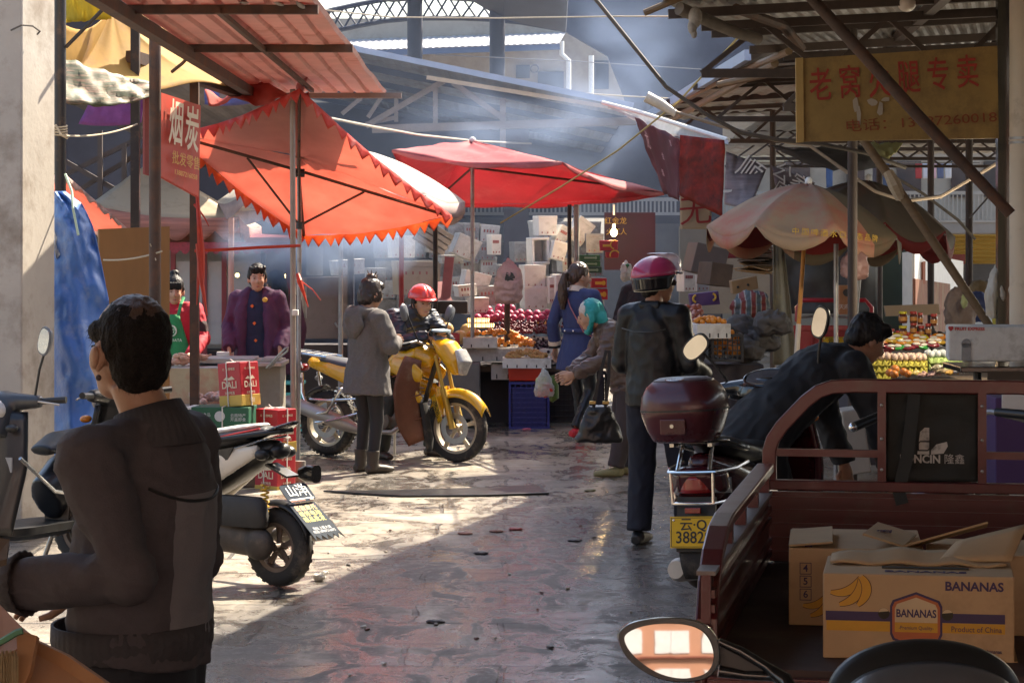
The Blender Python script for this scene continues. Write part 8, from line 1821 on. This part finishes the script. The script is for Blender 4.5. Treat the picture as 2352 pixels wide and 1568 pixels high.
one("brown_carton", slab4(P(1677, 645, 21.5), P(1735, 633, 21.5), P(1739, 662, 21.5), P(1681, 675, 21.5), .25).mat(1).tube([P(1695, 659, 21.37), P(1695, 659, 21.36)], .012, 8).tube([P(1718, 654, 21.37), P(1718, 654, 21.36)], .012, 8), [mat("dim_cardboard", (.30, .19, .09), .8), m_ink], "brown carton with two round holes above the striped sack", "carton", bev=.006)
random.seed(9)
for k in range(16):
 y = 562 + k*4.0; c = P(1736 - 4*math.sin(k*.5) + random.uniform(-8, 8), y + 3, 22 + random.uniform(-.1, .1)); w2 = random.uniform(.24, .34)
 one("flat_cardboard", MB().box((0, 0, 0), (w2, .4, .010)).merge(MB()) if False else MB().box(c, (w2, .4, .010), rot(random.uniform(-4, 4), random.uniform(-2, 14), random.uniform(-20, 20))), m_carddark if k < 11 else mat("dim_cardboard", (.30, .19, .09)), "flattened cardboard sheet in the dark stack above the striped sack", "cardboard", "flattened cardboard stack")
one("dark_carton", MB().box(P(1620, 598, 24.5), (.34, .4, .30), rot(0, 14, 10)), mat("grey_brown_carton", (.15, .12, .105), .8, 0, .15, 5), "large grey brown carton tilted behind the pink helmet", "carton", bev=.006)
one("dark_carton", MB().box(P(1642, 630, 23.5), (.22, .4, .22), rot(0, 8, 14)), m_carddark, "dark carton wedged below the tilted grey brown one", "carton", bev=.006)
def sack(label, px, py, rx, rz_, Y, m, seed): return one("sack", blob(MB().ell((0, 0, 0), (rx/F*Y, .18, rz_/F*Y)).ell((rx*.55/F*Y, .02, -.25*rz_/F*Y), (rx*.6/F*Y, .16, rz_*.6/F*Y)), .016, 1, .040, (6, 6, 10), seed), m, label, "sack", smooth=True, ang=180)
def striped():
 m = mat("striped_woven_sack", (.3, .3, .3), .7, 0, .2, 6, .3, 40); n = m.node_tree.nodes; L = m.node_tree.links; p = n["Principled BSDF"]
 wv = n.new("ShaderNodeTexWave"); wv.inputs["Scale"].default_value = 3.6; wv.inputs["Distortion"].default_value = .6
 tc = n.new("ShaderNodeTexCoord"); L.new(tc.outputs["Object"], wv.inputs[0]); cr = n.new("ShaderNodeValToRGB"); L.new(wv.outputs[1], cr.inputs[0])
 e = cr.color_ramp; e.interpolation = 'CONSTANT'; e.elements[0].color = (.17, .03, .028, 1); e.elements[1].position = .35; e.elements[1].color = (.24, .23, .22, 1)
 q = e.elements.new(.68); q.color = (.06, .085, .10, 1); L.new(cr.outputs[0], p.inputs["Base Color"]); return m
def place(o, p): o.location = p - V((0, 0, .12)); return o
place(sack("red white and blue striped woven sack beside the hanging curtain", 1727, 702, 46, 38, 20.6, striped(), 1), P(1727, 716, 20.6))
for k, (px, py, lab) in enumerate(((1705, 756, "grey sack directly under the striped one"), (1750, 778, "grey sack at the foot of the hanging curtain"), (1712, 800, "lowest grey sack behind the maroon scooter's mirror"), (1775, 740, "grey sack tucked behind the hanging curtain"))):
 place(sack(lab, px, py, 40, 30, 20.3 - .1*k, mat("grey_sack", (.10, .09, .085), .8, 0, .25, 5, .4, 30), k + 2), P(px, py, 20.3 - .1*k))
one("hanging_curtain", MB().grid(lambda u, v: P(1776 + (22 + 34*v)*u, 548 + 290*v, 20.6 + .04*math.sin(u*9 + 1) + .25*u), 16, 20), mat("drab_canvas_curtain", (.22, .20, .15), .8, 0, .2, 3, .3, 20, dirt=((.33, .30, .14), .3, 4)), "drab canvas curtain hanging under the beige parasol", "curtain", smooth=True, solid=.01, ang=180)
one("grey_tarpaulin", MB().grid(lambda u, v: P(1800 + 215*u, 560 + 160*v, 24 + .10*noise.noise(V((u*4, v*3, 2))) + .05*math.sin(u*14)), 30, 14), mat("dark_grey_tarp", (.075, .075, .072), .6, 0, .25, 4, .4, 20), "dark grey tarpaulin wall behind the bright red tricycle", "tarpaulin", smooth=True, solid=.01, ang=180)
# ================================================================ RIGHT GROCERY STALL
one("stall_table", MB().box(P(2200, 880, 18.4), (1.9, 2.6, .05)), m_carddark, "grocery stall table beyond the red tricycle", "table")
one("stall_table", MB().box(P(2200, 960, 18.2), (1.8, 2.2, .5)), m_darkwall, "dark base under the grocery stall table", "base")
one("egg_table", MB().box(P(2120, 874, 17.6), (.95, .7, .03)), m_carddark, "low board carrying the egg trays", "board")
m_egg = mat("pale_pink_egg", (.66, .48, .37), .5, 0, .05, 20); m_wegg = mat("bluish_white_egg", (.60, .63, .60), .5); m_pulp = mat("yellow_egg_tray", (.50, .44, .07), .8, 0, .15, 20, .3, 80); m_pulpg = mat("green_egg_tray", (.36, .48, .16), .8, 0, .15, 20, .3, 80)
def eggtray(label, px0, px1, py, Y, rows, m, me, elab, grp, layers=1, d=5):
 a, b = P(px0, py, Y), P(px1, py, Y); n = rows; s_ = (b.x - a.x)/n
 for l in range(layers):
  z = -l*.048
  mb = MB().grid(lambda u, v: (a.x + (b.x - a.x)*u, Y + s_*d*v, a.z + z - .02 + .018*math.cos(2*math.pi*u*n)*math.cos(2*math.pi*v*d)), n*8, d*8)
  mb.grid(lambda u, v: (a.x + (b.x - a.x)*u, Y - .004, a.z + z - .02 - .026*v + .018*math.cos(2*math.pi*u*n)*(1 - v)), n*8, 3)
  one("egg_tray", mb, m, label if l == 0 else label + (", layer below the top" if l == 1 else ", bottom layer"), "egg tray", smooth=True, solid=.004)
 pts = [V((a.x + s_*(i + .5), Y + s_*(j + .5), a.z - .004)) for i in range(n) for j in range(d)]
 fruit("egg", me, .0215, pts, elab, grp, 1.25, "egg")
eggtray("yellow egg tray nearest the bending man", 1990, 2046, 826, 17.4, 4, m_pulp, m_egg, "pale egg in the yellow tray nearest the bending man", "eggs in the tray nearest the bending man", 3)
eggtray("wide yellow egg tray in the middle", 2050, 2130, 828, 17.4, 6, m_pulp, m_egg, "pale egg in the wide yellow tray", "eggs in the wide yellow tray", 2)
eggtray("green egg tray beside the big foam box", 2134, 2210, 820, 17.5, 5, m_pulpg, m_wegg, "bluish white egg in the green tray", "eggs in the green tray", 2)
fruit("orange", mat("deep_orange", (.62, .20, .03), .45), .032, [P(x, y, Y) for x, y, Y in ((2040, 864, 17), (2056, 858, 17.1), (2072, 862, 17), (2050, 868, 16.9), (2085, 866, 17))], "deep orange fruit in front of the egg trays", "oranges before the egg trays", name="big_orange")
for k, (px, py, c_, nm) in enumerate(((2105, 862, (.50, .38, .10), "yellow"), (2122, 866, (.55, .33, .27), "pink"), (2145, 866, (.58, .36, .32), "pale pink"), (2165, 858, (.32, .24, .14), "tan"), (2185, 862, (.48, .27, .06), "golden"), (2205, 858, (.40, .40, .45), "silver"), (2152, 850, (.28, .24, .16), "brown"), (2230, 858, (.42, .40, .38), "white"))):
 mb = MB()
 for q in range(4): mb.tube([(-.05 + q*.015, -.02, 0), (.0, .01*q, .015), (.05, .02 - .01*q, .005)], [.012, .018, .010], 6)
 o = one("food_bag", blob(mb, .009, 1, .008, (30, 30, 30), k), mat("food_" + nm.replace(" ", "_"), c_, .4, 0, .3, 20), "%s bagged root vegetable at the front of the grocery stall" % nm, "food", smooth=True); o.location = P(px, py, 17.0)
random.seed(12)
PK = [("yellow", (.62, .50, .02)), ("red", (.48, .05, .02)), ("orange", (.60, .22, .02)), ("green", (.05, .28, .06)), ("maroon", (.18, .02, .03)), ("gold", (.50, .30, .04))]
for k in range(26):
 nm, c_ = PK[(3 if k % 3 == 0 else 4) if k > 17 else (k % 3 if k < 9 else (5 if k % 2 else 2))]
 row = k//9; px = 2008 + (k % 9)*19 + random.uniform(-5, 5); py = 784 + row*10 + random.uniform(-4, 4); Y = 18.8 - .45*row
 c = P(px, py, Y); t = thing("snack_packet", "%s snack packet lying in the rows before the jars" % nm, "packet", tuple(c), random.uniform(-25, 25), "%s snack packets" % nm)
 put("packet", blob(MB().ell((0, 0, .03), (.062, .045, .022), rot(40 if row == 0 else 10, random.uniform(-10, 10))), .009, 1, .006, (30, 30, 30), k), mat("packet_" + nm, c_, .25, 0, .1, 10, coat=.5), t, smooth=True)
 put("packet_print", MB().ell((0, -.03, .045), (.03, .012, .012)), mat("packet_white", (.65, .6, .5), .4), t, smooth=True)
m_jar = mat("dark_sauce_jar", (.11, .030, .012), .15, 0, .3, 12, coat=.6)
for k, (px, py, lid, w2) in enumerate(((2074, 742, 0, 20), (2074, 775, 0, 20), (2098, 742, 1, 17), (2098, 768, 1, 16), (2114, 745, 1, 12), (2116, 775, 1, 14), (2050, 782, 1, 10), (2132, 770, 1, 14), (2062, 786, 1, 10), (2086, 790, 1, 14), (2145, 748, 1, 16), (2104, 788, 1, 14))):
 c = P(px, py, 19.2); r = w2/F*19.2/2
 t = thing("sauce_jar", "dark sauce jar with %s lid behind the snack packets" % ("yellow" if lid == 0 else "red"), "jar", tuple(c), 0, "sauce jars with %s lids" % ("yellow" if lid == 0 else "red"))
 put("glass", MB().lathe([(r*.9, 0), (r, .01), (r, .065), (r*.8, .075)], None, 18), m_jar, t, smooth=True); put("label", MB().lathe([(r*1.02, .02), (r*1.02, .05)], None, 18, False), mat("jar_label", (.52, .22, .04), .5, 0, .3, 20), t, smooth=True)
 put("lid", MB().lathe([(r*.95, .075), (r*.95, .092), (r*.9, .094)], None, 18), mat("yellow_lid", (.55, .48, .02), .4) if lid == 0 else mat("red_lid", (.40, .03, .02), .4), t, smooth=True)
one("cardboard_shelf", slab4(P(2030, 702, 20), P(2155, 698, 20), P(2158, 722, 20), P(2034, 726, 20), .05), mat("pale_shelf_card", (.34, .26, .19), .8, 0, .15, 5), "pale cardboard strip behind the jars", "cardboard")
for k in range(9): place(sack(("dark bundle of dried goods behind the sauce jars"), 2040 + k*22, 742, 14, 15, 20, mat("dried_goods", (.05, .04, .035), .8, 0, .4, 14, .5, 40), k), P(2040 + k*25, 750 + (k % 3)*6, 19.8))["group"] = "dried goods behind the jars"
one("yellow_bucket", MB().lathe([(.045, 0), (.06, .10), (.062, .105)], M.Translation(P(2296, 748, 16.4)), 20), mat("olive_yellow_bucket", (.42, .36, .03), .4), "olive yellow bucket behind the big foam box", "bucket", smooth=True)
one("wicker_cover", blob(MB().ell(P(2250, 668, 22), (.11, .12, .10)), .015, 1, .01, (20, 20, 20)), mat("wicker", (.22, .16, .08), .8, 0, .3, 20, .5, 80), "brown wicker dome beyond the leaning pole", "basket", smooth=True)
one("blue_sack", blob(MB().ell(P(2245, 705, 21.5), (.12, .12, .14)), .015, 1, .015, (12, 12, 12)), mat("blue_print_sack", (.06, .09, .25), .6, 0, .5, 6), "blue printed sack below the wicker dome", "sack", smooth=True)
one("pinkish_sack", blob(MB().ell(P(2205, 715, 20.5), (.14, .14, .22)), .015, 1, .015, (12, 12, 12)), mat("pinkish_grey_sack", (.30, .23, .20), .7, 0, .3, 6, .3, 30), "pinkish grey sack standing left of the hanging white bags", "sack", smooth=True)
one("green_bag", blob(MB().ell(P(2215, 692, 20), (.03, .03, .06)), .01, 1, .012, (20, 20, 20)), mat("pale_green_bag", (.40, .45, .22), .5), "pale green bag beside the leaning pole", "bag", smooth=True)
t = thing("foam_box", "big dirty white foam box with red writing on the right", "box", tuple(P(2265, 830, 14.3)))
a = P(2178, 829, 14.3); wB, hB = .62, .205
T = M.Translation(a) @ rot(0, 0, -8)
put("box", MB().box((wB/2, .2, hB/2), (wB, .40, hB), T=T), m_foam, t, True, bev=.012)
put("notch", MB().box((.105, -.002, .055), (.055, .008, .10), T=T).tube([(.105, .002, .105), (.105, -.006, .105)], .0275, 14, T=T), m_foamgrey, t, True)
put("lettering", MB().text("♥ FRUIT EXPRESS", .026, T @ frame((.105, -.0015, .19), (1, 0, 0), (0, 0, 1)), off=.001), mat("red_marker", (.48, .04, .04), .6), t, True)
t = thing("black_table", "black table under the big foam box", "table", tuple(P(2310, 1200, 14.6)))
put("table_top", MB().box(P(2310, 845, 14.6) + V((.05, .1, 0)), (.72, .6, .035)), m_blackgloss, t, True, bev=.006)
for px in (2245, 2380): put("leg", MB().tube([P(px, 850, 14.5), P(px, gy(14.5), 14.5)], .025, 8), m_black, t, True)
one("drape", MB().grid(lambda u, v: P(2268 + 110*u, 852 + 60*v*(.4 + .6*u), 14.4), 8, 6), mat("brown_shade_cloth", (.10, .075, .055), .8), "brown cloth hanging below the black table top", "cloth", solid=.01)
one("purple_carton", MB().box(P(2330, 1010, 11.5), (.24, .3, .42)).mat(1).box(P(2335, 925, 11.35), (.14, .01, .09)), [mat("purple_carton_board", (.07, .03, .13)), m_white], "purple and white fruit carton behind the tricycle's right rail", "carton", bev=.006)
one("foam_box", MB().box(P(1960, 1010, 13.2), (.12, .25, .35), rot(0, -8, 0)), mat("dim_foam", (.42, .38, .33), .8), "dirty foam box seen through the tricycle's left rails", "box", bev=.01)
t = thing("lamp", "grey metal lampshade beside the round pillar", "lamp", tuple(P(2318, 575, 16.9)))
put("shade", MB().lathe([(.025, .09), (.04, .07), (.085, .0), (.08, -.005)], M.Translation(P(2318, 575, 16.9)), 24, False), m_steel, t, True, smooth=True, solid=.004)
put("bulb", MB().ell(P(2318, 577, 16.9), .03), mat("lit_bulb", (1, .72, .32)), t, True, smooth=True)
put("cord", MB().tube([P(2318, 548, 16.9), P(2310, 500, 16.9), P(2318, 440, 17)], .006, 6), m_cable, t, True)
l2 = bpy.data.lights.new("stall_lamp", 'POINT'); l2.energy = 34; l2.color = (1, .86, .64); l2.shadow_soft_size = .1
lo2 = bpy.data.objects.new("stall_lamp", l2); COL.objects.link(lo2); lo2.location = P(2318, 578, 16.9)
# ================================================================ CARDBOARD IN THE BALD MAN'S HANDS
t = thing("torn_cardboard", "torn brown cardboard boxes held by the balding man", "cardboard", tuple(P(60, 1560, 4.7)))
m_c2 = mat("orange_brown_cardboard", (.36, .17, .07), .8, 0, .15, 6, .3, 60)
put("sheet", slab4(P(62, 1475, 4.75), P(250, 1600, 4.6), P(200, 1700, 4.5), P(-10, 1640, 4.6), .012), m_c2, t, True)
put("sheet", slab4(P(-30, 1390, 4.85), P(55, 1478, 4.7), P(30, 1580, 4.6), P(-40, 1560, 4.7), .012), mat("pinkish_cardboard", (.46, .25, .16), .8, 0, .2, 6, .3, 60), t, True)
put("torn_layer", slab4(P(-30, 1360, 4.8), P(48, 1440, 4.72), P(86, 1470, 4.66), P(-20, 1520, 4.6), .006), mat("pinkish_cardboard", (.46, .25, .16)), t, True)
put("torn_layer", slab4(P(40, 1448, 4.66), P(88, 1462, 4.64), P(72, 1545, 4.6), P(48, 1600, 4.58), .012), m_c2, t, True)
put("torn_edge", MB().tube([P(-10, 1480, 4.62), P(15, 1466, 4.6), P(38, 1452, 4.6), P(52, 1448, 4.6)], .007, 5), mat("green_edge", (.09, .22, .12), .7), t, True)
put("flute_layer", MB().grid(lambda u, v: P(-20 + 60*u, 1500 + 70*v + 8*math.sin(u*40), 4.57 + .004*math.sin(u*60)), 40, 4), mat("raw_corrugation", (.30, .21, .11), .9, 0, .3, 30, .5, 120), t, True, solid=.004)
put("folded_edge", MB().rtube([P(60, 1478, 4.74), P(150, 1520, 4.68), P(250, 1590, 4.6)], .015, .03, (0, 1, 0)), m_c2, t, True)
one("cardboard_scrap", slab4(P(-20, 1238, 5.0), P(22, 1245, 5.0), P(15, 1290, 4.95), P(-20, 1300, 4.95), .02), m_carddark, "dark cardboard corner above the balding man's hand", "cardboard")
# ================================================================ CABLES, ROPES
def cab(label, pts, r, m=None, name="cable"): return one(name, MB().tube([P(*q) for q in pts], r, 7), m or m_cable, label, name, smooth=True)
cab("thick dark cable swooping from the roof down under the yellow sign", [(1365, -5, 16.5), (1440, 88, 16.5), (1530, 200, 16.5), (1620, 262, 16.5), (1700, 305, 16.5), (1790, 322, 16.5), (1880, 330, 16.5), (1990, 352, 16.6), (2080, 385, 16.8)], .015)
cab("pale hose looping in front of the beige parasol", [(1552, 258, 17.5), (1650, 288, 17.5), (1780, 322, 17.5), (1860, 335, 17.5), (1930, 385, 17.4), (2010, 440, 17.3), (2080, 462, 17.3), (2160, 452, 17.3), (2240, 405, 17.3), (2295, 372, 17.2)], .013, mat("pale_hose", (.30, .24, .18), .7), "hose")
cab("cable crossing behind the leaning pole toward the right", [(2010, 380, 19), (2120, 445, 19), (2200, 505, 19), (2240, 550, 19)], .012)
cab("thin white wire across the top of the yard", [(730, 22, 30), (900, 40, 30), (1140, 42, 30), (1420, 38, 28), (1600, 38, 24)], .009, m_rope, "wire")
cab("yellow rope slanting across the yard from canopy to roof", [(1150, 512, 24), (1290, 428, 22.5), (1420, 345, 21), (1560, 232, 19), (1700, 82, 17)], .008, mat("yellow_rope", (.42, .33, .12), .8), "rope")
cab("slack rope from the tin awning to the middle shed", [(760, 272, 22), (850, 290, 23), (960, 310, 25), (1100, 325, 28), (1220, 330, 31)], .013, mat("grey_rope", (.30, .26, .22), .8), "rope")
cab("wire from the shed's blue edge to the hall", [(1300, 212, 33), (1450, 222, 30), (1570, 228, 26)], .009, m_rope, "wire")
cab("thin wire high in front of the dark hall", [(1000, 126, 40), (1300, 140, 38), (1700, 165, 34)], .007, mat("dull_wire", (.16, .15, .15), .6), "wire")
cab("thin sagging cord right of the red ribbon", [(2228, 500, 22), (2290, 430, 20), (2330, 400, 18)], .008)
# ================================================================ THINGS ON THE GROUND
pts = [G(742, 1131), G(900, 1130), G(1100, 1124), G(1235, 1118), G(1262, 1136), G(1100, 1141), G(920, 1142)]
one("black_strip", MB().prism([(p.x, p.y) for p in pts], .014, M.Translation((0, 0, .004))), mat("wet_black_strip", (.012, .012, .014), .3, 0, .3, 6, .3, 30), "long black strip across the wet yard", "strip", bev=.004)  # flat black strip across the ground
one("crumpled_paper", blob(MB().ell(G(733, 1333) + V((0, 0, .02)), (.035, .03, .022)).ell(G(745, 1330) + V((0, 0, .035)), (.03, .012, .012)), .006, 0, .008, (50, 50, 50)), m_foam, "crumpled white tissue on the ground near the scooter's wheel", "litter", smooth=True)
random.seed(31)
for k, (px, py, lab, c_) in enumerate(((1068, 1227, "flat orange brown scrap on the wet ground", (.20, .06, .03)), (1140, 1222, "second brown scrap on the wet ground", (.16, .06, .04)), (1185, 1217, "small red scrap on the wet ground", (.25, .04, .04)), (1320, 1243, "dark soggy scrap before the leather jacketed man", (.03, .025, .03)), (1105, 1272, "dark wet lump in the middle of the yard", (.03, .025, .03)), (1355, 1128, "small olive scrap near the old woman's shoes", (.12, .11, .05)), (753, 1603, "", (0, 0, 0)), (1210, 987, "pink petal scrap before the blue crate", (.5, .12, .18)), (1000, 1430, "dark stone chip on the red stained ground", (.04, .03, .03)))):
 if not lab: continue
 p = G(px, py); one("litter_scrap", blob(MB().ell(p + V((0, 0, .008)), (.05, .03, .010)), .007, 0, .006, (30, 30, 30), k), mat("litter_%d" % k, c_, .5), lab, "litter", smooth=True)
for k in range(30):
 p = G(random.uniform(720, 1560), random.uniform(1125, 1560)); r_ = random.uniform(.005, .015)
 one("litter_scrap", blob(MB().ell(p + V((0, 0, .006)), (r_*1.5, r_, .006), rot(0, 0, random.uniform(0, 180))), .005, 0, .005, (60, 60, 60), k), mat("litter_mix_%d" % (k % 4), ((.04, .03, .025), (.20, .16, .11), (.10, .04, .03), (.45, .44, .40))[k % 4], .5), "tiny %s scrap trodden into the wet yard" % ("dark", "tan", "reddish", "white")[k % 4], "litter", "tiny %s scraps on the ground" % ("dark", "tan", "reddish", "white")[k % 4], smooth=True)
# ================================================================ SMOKE
def smoke(name, label, c, rad, dens, sc_, thr, seed):
 m = bpy.data.materials.new("smoke"); m.use_nodes = True; n = m.node_tree.nodes; L = m.node_tree.links; n.remove(n["Principled BSDF"])
 pv = n.new("ShaderNodeVolumePrincipled"); pv.inputs["Color"].default_value = (.52, .67, 1, 1); pv.inputs["Anisotropy"].default_value = .3
 L.new(pv.outputs[0], n["Material Output"].inputs["Volume"])
 tc = n.new("ShaderNodeTexCoord"); nz = n.new("ShaderNodeTexNoise"); nz.inputs["Scale"].default_value = sc_; nz.inputs["Detail"].default_value = 4; nz.inputs["Distortion"].default_value = .8
 ad = n.new("ShaderNodeVectorMath"); ad.inputs[1].default_value = (seed, seed*2, 0); L.new(tc.outputs["Object"], ad.inputs[0]); L.new(ad.outputs[0], nz.inputs["Vector"])
 mr = n.new("ShaderNodeMapRange"); mr.inputs[1].default_value = thr; mr.inputs[2].default_value = .75; L.new(nz.outputs[0], mr.inputs[0])
 ln = n.new("ShaderNodeVectorMath"); ln.operation = 'LENGTH'; L.new(tc.outputs["Object"], ln.inputs[0])
 fo = n.new("ShaderNodeMapRange"); fo.inputs[1].default_value = 1.0; fo.inputs[2].default_value = .25; L.new(ln.outputs["Value"], fo.inputs[0])
 mu = n.new("ShaderNodeMath"); mu.operation = 'MULTIPLY'; L.new(mr.outputs[0], mu.inputs[0]); L.new(fo.outputs[0], mu.inputs[1])
 m2 = n.new("ShaderNodeMath"); m2.operation = 'MULTIPLY'; L.new(mu.outputs[0], m2.inputs[0]); m2.inputs[1].default_value = dens; L.new(m2.outputs[0], pv.inputs["Density"])
 o = put(name, MB().ell((0, 0, 0), 1, nu=24, nv=14), m, label=label, cat="smoke", kind="stuff", keep=True); o.location = c; o.scale = rad
smoke("smoke", "bluish cooking smoke under the red parasol", P(735, 548, 22.0), (1.0, .7, .55), 8.0, 1.5, .38, 3)
smoke("smoke", "thin smoke drifting up in front of the dark hall", P(1430, 150, 33), (2.0, 1.6, 1.5), .30, 1.5, .45, 7)
smoke("smoke", "thin haze of smoke filling the back of the market", V((-.6, 28.5, 2.4)), (5.2, 6, 3.2), .024, 1.2, .25, 5)
smoke("smoke", "smoke hanging over the crimson canopy", P(1250, 300, 29), (1.9, 1.2, .75), .65, 1.7, .42, 11)
